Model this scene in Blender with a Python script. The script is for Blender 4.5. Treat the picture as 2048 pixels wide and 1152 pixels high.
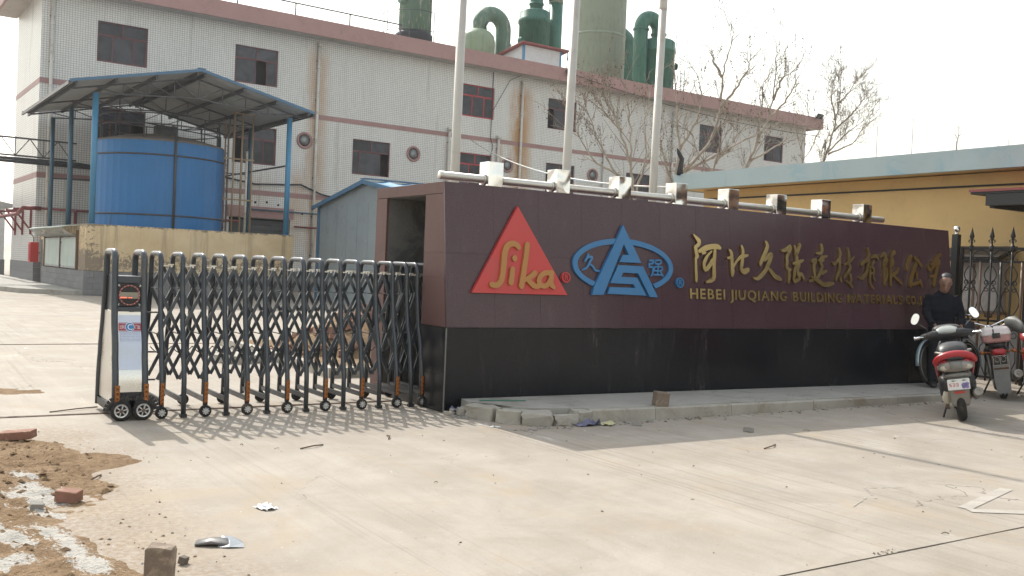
import bpy, bmesh, math, random
from mathutils import Vector, Matrix, Quaternion
R = math.radians
for _o in list(bpy.data.objects):
    bpy.data.objects.remove(_o)
SC = bpy.context.scene
COL = SC.collection

# ------------------------------------------------------------------ camera
cam_d = bpy.data.cameras.new('camera')
cam = bpy.data.objects.new('camera', cam_d)
COL.objects.link(cam)
SC.camera = cam
cam_d.sensor_width = 36.0
cam_d.lens = 36.0 * 1933 / 2048
cam_d.clip_start = 0.05
cam_d.clip_end = 2000
CAM_LOC = Vector((-4.89, -8.696, 1.5))
_yaw, _pitch, _roll = R(33.13), R(-1.037), R(2.413)
_fw = Vector((math.sin(_yaw) * math.cos(_pitch), math.cos(_yaw) * math.cos(_pitch), math.sin(_pitch)))
_r0 = Vector((math.cos(_yaw), -math.sin(_yaw), 0))
_u0 = _r0.cross(_fw)
_rt = math.cos(_roll) * _r0 + math.sin(_roll) * _u0
_up = _rt.cross(_fw)
_m = Matrix((_rt, _up, -_fw)).transposed().to_4x4()
_m.translation = CAM_LOC
cam.matrix_world = _m

# ------------------------------------------------------------------ sky, sun, exposure
SUN_EL, SUN_AZ = R(45.0), R(-1.5)          # azimuth measured from +Y towards +X
world = bpy.data.worlds.new('World')
SC.world = world
world.use_nodes = True
_nt = world.node_tree
_bg = _nt.nodes['Background']
_sky = _nt.nodes.new('ShaderNodeTexSky')
_sky.sky_type = 'NISHITA'
_sky.sun_disc = False
_sky.sun_elevation = SUN_EL
_sky.sun_rotation = SUN_AZ
_sky.altitude = 50
_sky.air_density = 2.4
_sky.dust_density = 2.5
_sky.ozone_density = 1.0
_bg.inputs['Strength'].default_value = 0.15
_hs = _nt.nodes.new('ShaderNodeHueSaturation')     # a milky, almost colourless haze sky
_hs.inputs['Saturation'].default_value = 0.32
_nt.links.new(_sky.outputs['Color'], _hs.inputs['Color'])
_nt.links.new(_hs.outputs['Color'], _bg.inputs['Color'])
sun_d = bpy.data.lights.new('sun', 'SUN')
sun_d.energy = 2.6
sun_d.angle = R(0.5)
sun_d.color = (1.0, 0.95, 0.87)
sun = bpy.data.objects.new('sun', sun_d)
COL.objects.link(sun)
sun.location = (0, 40, 60)
_sd = Vector((math.sin(SUN_AZ) * math.cos(SUN_EL), math.cos(SUN_AZ) * math.cos(SUN_EL), math.sin(SUN_EL)))
sun.rotation_mode = 'QUATERNION'
sun.rotation_quaternion = _sd.to_track_quat('Z', 'Y')
SC.view_settings.view_transform = 'Standard'
SC.view_settings.look = 'None'
SC.view_settings.exposure = 0.82
SC.view_settings.gamma = 1.0
SC.view_settings.use_curve_mapping = False
SC.render.engine = 'CYCLES'
SC.cycles.max_bounces = 6

# ------------------------------------------------------------------ helpers
class MB:
    """collects shapes into one mesh"""
    def __init__(self):
        self.v = []; self.f = []; self.mi = []; self.sm = []
    def add(self, vs, fs, mi=0, smooth=False):
        n = len(self.v)
        self.v += [tuple(p) for p in vs]
        for f in fs:
            self.f.append(tuple(i + n for i in f)); self.mi.append(mi); self.sm.append(smooth)
        return self
    def box(self, a, b, mi=0, M=None):
        x0, y0, z0 = a; x1, y1, z1 = b
        vs = [Vector(p) for p in ((x0,y0,z0),(x1,y0,z0),(x1,y1,z0),(x0,y1,z0),(x0,y0,z1),(x1,y0,z1),(x1,y1,z1),(x0,y1,z1))]
        if M: vs = [M @ p for p in vs]
        return self.add(vs, [(0,3,2,1),(4,5,6,7),(0,1,5,4),(1,2,6,5),(2,3,7,6),(3,0,4,7)], mi)
    def cbox(self, c, s, mi=0, M=None):
        return self.box([c[i]-s[i]/2 for i in range(3)], [c[i]+s[i]/2 for i in range(3)], mi, M)
    def bbox(self, a, b, r, mi=0, M=None):
        """box with bevelled edges"""
        bm = bmesh.new()
        bmesh.ops.create_cube(bm, size=1)
        for v in bm.verts:
            v.co = Vector([(a[i]+b[i])/2 + v.co[i]*(b[i]-a[i]) for i in range(3)])
        bmesh.ops.bevel(bm, geom=bm.edges[:], offset=r, segments=2, affect='EDGES', profile=0.7)
        bm.verts.index_update()
        self.add([(M @ v.co) if M else v.co.copy() for v in bm.verts], [[v.index for v in f.verts] for f in bm.faces], mi)
        bm.free(); return self
    def tube(self, pts, r, n=8, mi=0, caps=True, smooth=True):
        pts = [Vector(p) for p in pts]
        rs = r if isinstance(r, (list, tuple)) else [r]*len(pts)
        vs = []; t0 = None; nrm = None
        for i, p in enumerate(pts):
            if i == 0: t = pts[1]-p
            elif i == len(pts)-1: t = p-pts[i-1]
            else: t = (pts[i+1]-p).normalized()+(p-pts[i-1]).normalized()
            if t.length < 1e-9: t = Vector((0,0,1))
            t.normalize()
            if nrm is None:
                a = Vector((0,0,1)) if abs(t.z) < .9 else Vector((1,0,0))
                nrm = t.cross(a).normalized()
            else:
                nrm = (nrm - t*nrm.dot(t))
                if nrm.length < 1e-6: nrm = t.orthogonal()
                nrm.normalize()
            b = t.cross(nrm)
            for k in range(n):
                a = 2*math.pi*k/n
                vs.append(p+(nrm*math.cos(a)+b*math.sin(a))*rs[i])
        fs = []
        for i in range(len(pts)-1):
            for k in range(n):
                k2 = (k+1) % n
                fs.append((i*n+k, i*n+k2, (i+1)*n+k2, (i+1)*n+k))
        self.add(vs, fs, mi, smooth)
        if caps:
            m = len(self.v)-len(vs)
            self.f.append(tuple(m+k for k in range(n))[::-1]); self.mi.append(mi); self.sm.append(False)
            self.f.append(tuple(m+(len(pts)-1)*n+k for k in range(n))); self.mi.append(mi); self.sm.append(False)
        return self
    def bar(self, p, q, w, h, mi=0, up=(0,0,1)):
        """rectangular bar from p to q"""
        p = Vector(p); q = Vector(q); t = (q-p).normalized(); u = Vector(up)
        s = t.cross(u)
        if s.length < 1e-5: s = t.cross(Vector((1,0,0)))
        s.normalize(); u = s.cross(t)
        vs = []
        for c in (p, q):
            for a, b in ((-1,-1),(1,-1),(1,1),(-1,1)):
                vs.append(c+s*a*w/2+u*b*h/2)
        return self.add(vs, [(3,2,1,0),(4,5,6,7),(0,1,5,4),(1,2,6,5),(2,3,7,6),(3,0,4,7)], mi)
    def lathe(self, prof, n=16, c=(0,0,0), axis=(0,0,1), mi=0, smooth=True):
        ax = Vector(axis).normalized(); a = ax.orthogonal().normalized(); b = ax.cross(a); c = Vector(c)
        vs = []
        for r, h in prof:
            for k in range(n):
                t = 2*math.pi*k/n
                vs.append(c+ax*h+(a*math.cos(t)+b*math.sin(t))*r)
        fs = []
        for i in range(len(prof)-1):
            for k in range(n):
                k2 = (k+1) % n
                fs.append((i*n+k, i*n+k2, (i+1)*n+k2, (i+1)*n+k))
        m = len(self.v)
        self.add(vs, fs, mi, smooth)
        for i, rev in ((0, True), (len(prof)-1, False)):
            if prof[i][0] > 1e-4:
                f = tuple(m+i*n+k for k in range(n))
                self.f.append(f[::-1] if rev else f); self.mi.append(mi); self.sm.append(False)
        return self
    def loft(self, secs, n=16, e=2.0, mi=0, smooth=True, caps=True):
        """secs: (centre, half-axis vector a, half-axis vector b); superellipse sections"""
        vs = []
        for c, a, b in secs:
            c = Vector(c); a = Vector(a); b = Vector(b)
            for k in range(n):
                t = 2*math.pi*k/n
                ct, st = math.cos(t), math.sin(t)
                vs.append(c + a*math.copysign(abs(ct)**(2/e), ct) + b*math.copysign(abs(st)**(2/e), st))
        fs = []
        for i in range(len(secs)-1):
            for k in range(n):
                k2 = (k+1) % n
                fs.append((i*n+k, i*n+k2, (i+1)*n+k2, (i+1)*n+k))
        m = len(self.v)
        self.add(vs, fs, mi, smooth)
        if caps:
            self.f.append(tuple(m+k for k in range(n))[::-1]); self.mi.append(mi); self.sm.append(smooth)
            self.f.append(tuple(m+(len(secs)-1)*n+k for k in range(n))); self.mi.append(mi); self.sm.append(smooth)
        return self
    def prism(self, poly, d, f=None, mi=0):
        """2-D polygon (any winding) extruded by d; f maps (u,v,w)->3-D"""
        f = f or (lambda u, v, w: (u, v, w))
        bm = bmesh.new()
        vs = [bm.verts.new((p[0], p[1], 0)) for p in poly]
        try:
            face = bm.faces.new(vs)
        except ValueError:
            bm.free(); return self
        bmesh.ops.triangulate(bm, faces=[face], ngon_method='EAR_CLIP')
        bm.verts.index_update()
        tris = [[v.index for v in t.verts] for t in bm.faces]
        bm.free()
        n = len(poly)
        V = [f(p[0], p[1], 0) for p in poly]+[f(p[0], p[1], d) for p in poly]
        F = [tuple(t) for t in tris]+[tuple(i+n for i in t[::-1]) for t in tris]
        F += [(i, (i+1) % n, (i+1) % n+n, i+n) for i in range(n)]
        return self.add(V, F, mi)
    def mesh(self, name):
        me = bpy.data.meshes.new(name)
        me.from_pydata(self.v, [], self.f)
        me.polygons.foreach_set('material_index', self.mi)
        me.polygons.foreach_set('use_smooth', self.sm)
        me.update()
        return me
    def build(self, name, mat, parent=None, loc=None, rot=None, fix=True, **props):
        me = self.mesh(name)
        for m in (mat if isinstance(mat, (list, tuple)) else [mat]):
            me.materials.append(m)
        if fix:
            bm = bmesh.new(); bm.from_mesh(me)
            bmesh.ops.recalc_face_normals(bm, faces=bm.faces[:])
            bm.to_mesh(me); bm.free()
        return link(name, me, parent, loc, rot, **props)

def link(name, me, parent=None, loc=None, rot=None, **props):
    o = bpy.data.objects.new(name, me)
    COL.objects.link(o)
    if parent is not None: o.parent = parent
    if loc is not None: o.location = loc
    if rot is not None: o.rotation_euler = rot
    for k, v in props.items(): o[k] = v
    return o

def thing(name, label, category, loc=(0,0,0), rz=0.0, group=None, rot=None):
    o = bpy.data.objects.new(name, None)
    o.empty_display_size = 0.2
    COL.objects.link(o)
    o.location = loc
    o.rotation_euler = rot or (0, 0, rz)
    o['label'] = label; o['category'] = category
    if group: o['group'] = group
    return o

def tag(o, label, category, group=None):
    o['label'] = label; o['category'] = category
    if group: o['group'] = group
    return o

def copy_tree(o, parent=None):
    c = o.copy(); COL.objects.link(c)
    if parent is not None: c.parent = parent
    for ch in [x for x in COL.objects if x.parent == o]:
        copy_tree(ch, c)
    return c

def text_mesh(body, size=1.0, depth=0.0, offset=0.0, align='LEFT', res=3):
    cu = bpy.data.curves.new('lettering', 'FONT')
    cu.body = body; cu.size = size; cu.extrude = depth/2; cu.offset = offset
    cu.align_x = align; cu.resolution_u = res
    ob = bpy.data.objects.new('lettering', cu)
    COL.objects.link(ob)
    bpy.context.view_layer.update()
    me = bpy.data.meshes.new_from_object(ob.evaluated_get(bpy.context.evaluated_depsgraph_get()))
    bpy.data.objects.remove(ob); bpy.data.curves.remove(cu)
    return me

# ------------------------------------------------------------------ materials
class NT:
    def __init__(self, name):
        self.m = bpy.data.materials.new(name)
        self.m.use_nodes = True
        self.t = self.m.node_tree
        self.bsdf = self.t.nodes['Principled BSDF']
        self.out = self.t.nodes['Material Output']
    def n(self, typ, **kw):
        nd = self.t.nodes.new(typ)
        for k, v in kw.items(): setattr(nd, k, v)
        return nd
    def l(self, a, b): self.t.links.new(a, b)
    def val(self, sock, v):
        if hasattr(v, 'is_linked') or hasattr(v, 'links'): self.l(v, sock)
        else: sock.default_value = v
    def math(self, op, a, b=None, c=None, clamp=False):
        nd = self.n('ShaderNodeMath', operation=op, use_clamp=clamp)
        self.val(nd.inputs[0], a)
        if b is not None: self.val(nd.inputs[1], b)
        if c is not None: self.val(nd.inputs[2], c)
        return nd.outputs[0]
    def vec(self, coord='Object', scale=(1,1,1), rot=(0,0,0), loc=(0,0,0), rnd=True):
        if coord == 'World':
            src = self.n('ShaderNodeNewGeometry').outputs['Position']
        else:
            src = self.n('ShaderNodeTexCoord').outputs[coord]
        if rnd and coord != 'World':
            oi = self.n('ShaderNodeObjectInfo')
            va = self.n('ShaderNodeVectorMath', operation='MULTIPLY_ADD')
            self.l(oi.outputs['Random'], va.inputs[0]); va.inputs[1].default_value = (13, 7, 11)
            self.l(src, va.inputs[2]); src = va.outputs[0]
        mp = self.n('ShaderNodeMapping')
        mp.inputs['Scale'].default_value = scale; mp.inputs['Rotation'].default_value = rot; mp.inputs['Location'].default_value = loc
        self.l(src, mp.inputs['Vector'])
        return mp.outputs[0]
    def noise(self, vec, scale, detail=4, rough=.55, dist=0):
        nd = self.n('ShaderNodeTexNoise')
        self.l(vec, nd.inputs['Vector'])
        nd.inputs['Scale'].default_value = scale; nd.inputs['Detail'].default_value = detail
        nd.inputs['Roughness'].default_value = rough; nd.inputs['Distortion'].default_value = dist
        return nd.outputs['Fac']
    def ramp(self, fac, lo, hi, a=0.0, b=1.0):
        nd = self.n('ShaderNodeMapRange', interpolation_type='SMOOTHSTEP')
        self.l(fac, nd.inputs['Value'])
        nd.inputs['From Min'].default_value = lo; nd.inputs['From Max'].default_value = hi
        nd.inputs['To Min'].default_value = a; nd.inputs['To Max'].default_value = b
        return nd.outputs['Result']
    def mix(self, fac, a, b, blend='MIX'):
        nd = self.n('ShaderNodeMix', data_type='RGBA', blend_type=blend)
        self.val(nd.inputs['Factor'], fac)
        for s, v in ((nd.inputs['A'], a), (nd.inputs['B'], b)):
            if isinstance(v, tuple): s.default_value = (*v[:3], 1)
            else: self.l(v, s)
        return nd.outputs['Result']
    def scale(self, col, f):
        g = self.n('ShaderNodeCombineColor')
        for i in range(3): self.l(f, g.inputs[i])
        return self.mix(1.0, col, g.outputs[0], 'MULTIPLY')
    def bump(self, h, strength=.2, dist=.01):
        b = self.n('ShaderNodeBump')
        b.inputs['Strength'].default_value = strength; b.inputs['Distance'].default_value = dist
        self.l(h, b.inputs['Height'])
        self.l(b.outputs[0], self.bsdf.inputs['Normal'])
    def fin(self, col, rough=.7, metal=0.0, spec=.5):
        self.val(self.bsdf.inputs['Base Color'], (*col[:3], 1) if isinstance(col, tuple) else col)
        self.val(self.bsdf.inputs['Roughness'], rough)
        self.val(self.bsdf.inputs['Metallic'], metal)
        self.bsdf.inputs['Specular IOR Level'].default_value = spec
        return self.m

def M(name, col, rough=.7, metal=0.0, var=.18, scale=3.0, fine=45.0, bump=.12, dist=.004, dirt=None, damt=.5, spec=.5, coord='Object', dscale=2.5, orand=0.0):
    t = NT(name)
    v = t.vec(coord)
    n1 = t.noise(v, scale, 5, .6); n2 = t.noise(v, fine, 3, .6)
    f = t.math('ADD', t.math('MULTIPLY', n1, var*2), t.math('MULTIPLY', n2, var*.9))
    f = t.math('ADD', f, 1-var*1.45)
    if orand:
        f = t.math('MULTIPLY', f, t.math('MULTIPLY_ADD', t.n('ShaderNodeObjectInfo').outputs['Random'], orand*2, 1-orand))
    c = t.scale((col), f) if False else t.mix(1.0, tuple(col), t_grey(t, f), 'MULTIPLY')
    if dirt is not None:
        d = t.noise(v, dscale, 6, .7, .6)
        c = t.mix(t.math('MULTIPLY', t.ramp(d, .5, .68), damt), c, tuple(dirt))
    rr = t.math('ADD', t.math('MULTIPLY', n1, .25), rough-.12, clamp=True)
    if bump: t.bump(t.math('ADD', n2, n1), bump, dist)
    return t.fin(c, rr, metal, spec)

def t_grey(t, f):
    g = t.n('ShaderNodeCombineColor')
    for i in range(3): t.l(f, g.inputs[i])
    return g.outputs[0]

def emit(name, col, s):
    t = NT(name)
    t.bsdf.inputs['Emission Color'].default_value = (*col, 1)
    t.bsdf.inputs['Emission Strength'].default_value = s
    return t.fin(tuple(col), .5)
TRI = [(0.884, 2.196), (0.287, 1.247), (1.525, 1.247)]
SIKA = {'S': [[(0.87, 1.744, 0.053), (0.838, 1.775, 0.06), (0.775, 1.78, 0.064), (0.717, 1.745, 0.067), (0.687, 1.664, 0.066), (0.674, 1.553, 0.066), (0.656, 1.441, 0.063), (0.628, 1.365, 0.062), (0.577, 1.329, 0.059), (0.518, 1.335, 0.061)]], 'i': [[(0.813, 1.63, 0.06), (0.813, 1.62, 0.06)], [(0.784, 1.506, 0.059), (0.773, 1.429, 0.059), (0.76, 1.362, 0.063)]], 'k': [[(0.983, 1.782, 0.06), (0.964, 1.66, 0.062), (0.931, 1.498, 0.063), (0.895, 1.329, 0.067)], [(1.077, 1.474, 0.061), (1.007, 1.427, 0.058), (0.945, 1.399, 0.049)], [(0.968, 1.41, 0.049), (1.01, 1.372, 0.057), (1.063, 1.334, 0.061), (1.122, 1.335, 0.053)]], 'a': [[(1.295, 1.478, 0.061), (1.225, 1.483, 0.058), (1.161, 1.454, 0.057), (1.128, 1.4, 0.057), (1.142, 1.352, 0.058), (1.201, 1.337, 0.058), (1.258, 1.371, 0.054), (1.29, 1.437, 0.051)], [(1.301, 1.487, 0.059), (1.289, 1.413, 0.058), (1.291, 1.356, 0.059), (1.325, 1.324, 0.044)]]}
AUP = [(2.36, 2.082), (2.455, 1.926), (2.625, 1.648), (2.292, 1.646), (2.342, 1.731), (2.437, 1.737), (2.364, 1.857), (2.042, 1.262), (1.878, 1.258), (1.909, 1.352), (2.266, 1.918)]
ADN = [(2.273, 1.611), (2.648, 1.609), (2.867, 1.25), (2.742, 1.251), (2.57, 1.523), (2.34, 1.525), (2.312, 1.476), (2.553, 1.473), (2.69, 1.265), (2.1, 1.276), (2.137, 1.352), (2.521, 1.353), (2.496, 1.394), (2.147, 1.399)]
JIU = [[(1.852, 1.716, 0.028), (1.829, 1.674, 0.026), (1.805, 1.642, 0.022)], [(1.835, 1.684, 0.025), (1.906, 1.688, 0.026), (1.866, 1.623, 0.027), (1.829, 1.568, 0.026), (1.758, 1.539, 0.016)], [(1.866, 1.612, 0.02), (1.916, 1.58, 0.026), (1.948, 1.541, 0.026), (2.011, 1.534, 0.016)]]
QIANG = [[(2.773, 1.684, 0.023), (2.825, 1.685, 0.024), (2.816, 1.651, 0.022), (2.772, 1.647, 0.022), (2.765, 1.608, 0.022), (2.819, 1.606, 0.022), (2.811, 1.529, 0.021), (2.788, 1.505, 0.017)], [(2.86, 1.69, 0.02), (2.949, 1.692, 0.02), (2.94, 1.656, 0.02), (2.861, 1.652, 0.019), (2.86, 1.69, 0.02)], [(2.844, 1.614, 0.02), (2.959, 1.615, 0.019), (2.952, 1.572, 0.02), (2.842, 1.57, 0.02), (2.844, 1.614, 0.02)], [(2.903, 1.649, 0.019), (2.895, 1.579, 0.019), (2.89, 1.523, 0.02)], [(2.831, 1.519, 0.02), (2.955, 1.521, 0.019)], [(2.935, 1.55, 0.019), (2.974, 1.505, 0.022)]]
REGR = [(1.523, 1.445), (1.584, 1.447), (1.524, 1.507)]
REGB = [(3.242, 1.434), (3.304, 1.436), (3.245, 1.493)]
CALLI = {'he': [[(3.489, 2.034, 0.014), (3.533, 1.998, 0.041), (3.575, 1.959, 0.064), (3.569, 1.917, 0.052), (3.519, 1.886, 0.041), (3.501, 1.868, 0.03)], [(3.515, 1.886, 0.046), (3.525, 1.814, 0.058), (3.537, 1.766, 0.053), (3.515, 1.744, 0.036), (3.512, 1.678, 0.036), (3.511, 1.601, 0.039), (3.512, 1.524, 0.043), (3.509, 1.461, 0.032)], [(3.579, 1.835, 0.048), (3.68, 1.874, 0.07), (3.789, 1.899, 0.066), (3.884, 1.904, 0.066), (3.935, 1.889, 0.044)], [(3.786, 1.84, 0.026), (3.723, 1.793, 0.033), (3.674, 1.733, 0.052), (3.65, 1.674, 0.052), (3.668, 1.606, 0.048), (3.737, 1.657, 0.06), (3.797, 1.728, 0.058)], [(3.627, 1.808, 0.03), (3.678, 1.82, 0.03)], [(3.841, 1.857, 0.046), (3.83, 1.769, 0.058), (3.819, 1.69, 0.053), (3.815, 1.602, 0.059), (3.808, 1.514, 0.058), (3.755, 1.475, 0.052), (3.681, 1.455, 0.025)]], 'bei': [[(4.102, 1.874, 0.026), (4.135, 1.831, 0.054), (4.138, 1.742, 0.054), (4.141, 1.663, 0.054), (4.145, 1.603, 0.065), (4.135, 1.552, 0.041)], [(4.067, 1.769, 0.029), (4.133, 1.781, 0.047)], [(4.161, 1.664, 0.036), (4.221, 1.735, 0.035), (4.309, 1.799, 0.048), (4.366, 1.806, 0.043), (4.426, 1.819, 0.031)], [(4.322, 1.93, 0.037), (4.341, 1.871, 0.049), (4.328, 1.77, 0.054), (4.31, 1.689, 0.055), (4.307, 1.624, 0.055), (4.363, 1.609, 0.073), (4.421, 1.633, 0.06)]], 'jiu': [[(4.774, 2.008, 0.038), (4.801, 1.963, 0.057), (4.768, 1.89, 0.062), (4.712, 1.806, 0.062), (4.664, 1.733, 0.056), (4.655, 1.697, 0.024)], [(4.742, 1.767, 0.035), (4.816, 1.829, 0.062), (4.869, 1.848, 0.057), (4.843, 1.786, 0.063), (4.795, 1.708, 0.063), (4.746, 1.634, 0.062), (4.67, 1.571, 0.062), (4.595, 1.526, 0.051), (4.523, 1.531, 0.022)], [(4.8, 1.672, 0.031), (4.863, 1.618, 0.056), (4.92, 1.567, 0.064), (4.993, 1.542, 0.061), (5.04, 1.526, 0.03)]], 'qiang': [[(5.075, 1.913, 0.026), (5.136, 1.918, 0.051), (5.245, 1.97, 0.059), (5.219, 1.911, 0.058), (5.172, 1.836, 0.051), (5.172, 1.763, 0.045), (5.163, 1.688, 0.051), (5.23, 1.66, 0.031)], [(5.197, 1.661, 0.039), (5.199, 1.578, 0.05), (5.179, 1.489, 0.031)], [(5.323, 1.979, 0.036), (5.343, 1.927, 0.045), (5.339, 1.864, 0.049)], [(5.425, 1.999, 0.063), (5.398, 1.94, 0.052), (5.355, 1.87, 0.049)], [(5.355, 1.875, 0.052), (5.361, 1.792, 0.059)], [(5.294, 1.747, 0.046), (5.388, 1.767, 0.052), (5.483, 1.799, 0.034)], [(5.371, 1.75, 0.051), (5.321, 1.686, 0.052), (5.302, 1.623, 0.052), (5.281, 1.533, 0.039)], [(5.401, 1.731, 0.044), (5.366, 1.661, 0.049), (5.382, 1.615, 0.055), (5.447, 1.601, 0.055), (5.485, 1.532, 0.031)], [(5.295, 1.506, 0.044), (5.39, 1.547, 0.046), (5.365, 1.604, 0.036)]], 'jian': [[(5.872, 2.024, 0.046), (5.881, 1.965, 0.054), (5.859, 1.914, 0.051), (5.765, 1.906, 0.024)], [(5.976, 1.875, 0.03), (5.877, 1.856, 0.047), (5.807, 1.81, 0.037)], [(5.675, 1.796, 0.056), (5.751, 1.812, 0.05), (5.707, 1.755, 0.05), (5.702, 1.67, 0.045), (5.711, 1.601, 0.039)], [(5.897, 1.827, 0.048), (5.84, 1.779, 0.051), (5.869, 1.729, 0.046), (5.815, 1.631, 0.05), (5.776, 1.582, 0.037)], [(5.947, 1.67, 0.035), (5.863, 1.633, 0.043)], [(5.598, 1.524, 0.032), (5.681, 1.542, 0.045), (5.763, 1.579, 0.043)], [(5.649, 1.581, 0.034), (5.765, 1.534, 0.059), (5.883, 1.484, 0.061), (6.0, 1.491, 0.065), (6.083, 1.506, 0.036)]], 'cai': [[(6.244, 1.993, 0.03), (6.267, 1.929, 0.047), (6.235, 1.851, 0.047), (6.133, 1.772, 0.041), (6.089, 1.794, 0.024)], [(6.255, 1.863, 0.036), (6.236, 1.754, 0.049), (6.223, 1.678, 0.047), (6.168, 1.6, 0.047), (6.145, 1.551, 0.025)], [(6.231, 1.604, 0.03), (6.257, 1.536, 0.03)], [(6.429, 2.002, 0.039), (6.447, 1.915, 0.047), (6.436, 1.805, 0.054), (6.461, 1.73, 0.053), (6.371, 1.639, 0.052), (6.324, 1.592, 0.03)], [(6.33, 1.777, 0.025), (6.433, 1.805, 0.042), (6.551, 1.887, 0.031)], [(6.455, 1.642, 0.037), (6.467, 1.566, 0.042), (6.443, 1.51, 0.048), (6.497, 1.466, 0.034)], [(6.361, 1.541, 0.025), (6.443, 1.51, 0.034)]], 'you': [[(6.87, 2.023, 0.032), (6.89, 1.946, 0.049), (6.853, 1.866, 0.055), (6.742, 1.815, 0.049), (6.708, 1.781, 0.032)], [(6.936, 1.901, 0.032), (7.044, 1.925, 0.056), (7.098, 1.88, 0.035)], [(6.894, 1.879, 0.035), (6.853, 1.766, 0.055), (6.818, 1.676, 0.055), (6.727, 1.607, 0.062), (6.647, 1.598, 0.025)], [(6.904, 1.768, 0.04), (6.893, 1.623, 0.043), (6.895, 1.521, 0.04), (6.964, 1.456, 0.023)], [(6.992, 1.841, 0.038), (6.945, 1.778, 0.043), (6.983, 1.726, 0.044), (6.964, 1.625, 0.037), (6.99, 1.576, 0.032)], [(6.905, 1.668, 0.029), (6.968, 1.679, 0.029)]], 'xian': [[(7.154, 1.918, 0.032), (7.248, 1.964, 0.071), (7.272, 1.904, 0.056), (7.225, 1.853, 0.044), (7.229, 1.724, 0.044), (7.223, 1.515, 0.035)], [(7.299, 1.885, 0.041), (7.262, 1.793, 0.044), (7.289, 1.681, 0.045), (7.255, 1.584, 0.033)], [(7.473, 2.002, 0.068), (7.409, 1.935, 0.06), (7.438, 1.845, 0.057), (7.38, 1.795, 0.042)], [(7.389, 1.866, 0.042), (7.362, 1.683, 0.052), (7.359, 1.519, 0.044)], [(7.547, 1.771, 0.032), (7.511, 1.711, 0.051), (7.39, 1.648, 0.045)], [(7.427, 1.653, 0.033), (7.529, 1.597, 0.05), (7.621, 1.541, 0.036)]], 'gong': [[(7.875, 1.957, 0.059), (7.813, 1.883, 0.074), (7.778, 1.801, 0.067), (7.764, 1.748, 0.033)], [(7.965, 1.938, 0.059), (8.042, 1.892, 0.059), (8.123, 1.811, 0.038)], [(7.984, 1.845, 0.068), (7.914, 1.736, 0.074), (7.847, 1.607, 0.073), (7.829, 1.52, 0.051)], [(7.99, 1.73, 0.044), (7.995, 1.652, 0.04)], [(8.06, 1.602, 0.044), (8.099, 1.519, 0.034)], [(7.838, 1.537, 0.039), (7.956, 1.552, 0.046), (8.065, 1.59, 0.034)]], 'si': [[(8.288, 1.834, 0.034), (8.322, 1.772, 0.06), (8.45, 1.838, 0.041)], [(8.604, 2.012, 0.054), (8.496, 1.958, 0.054), (8.416, 1.905, 0.044)], [(8.416, 1.905, 0.044), (8.557, 1.927, 0.07), (8.53, 1.852, 0.064), (8.482, 1.756, 0.07), (8.435, 1.66, 0.076), (8.401, 1.547, 0.057)], [(8.365, 1.858, 0.044), (8.493, 1.875, 0.044)], [(8.333, 1.668, 0.041), (8.413, 1.683, 0.041)]]}
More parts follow.
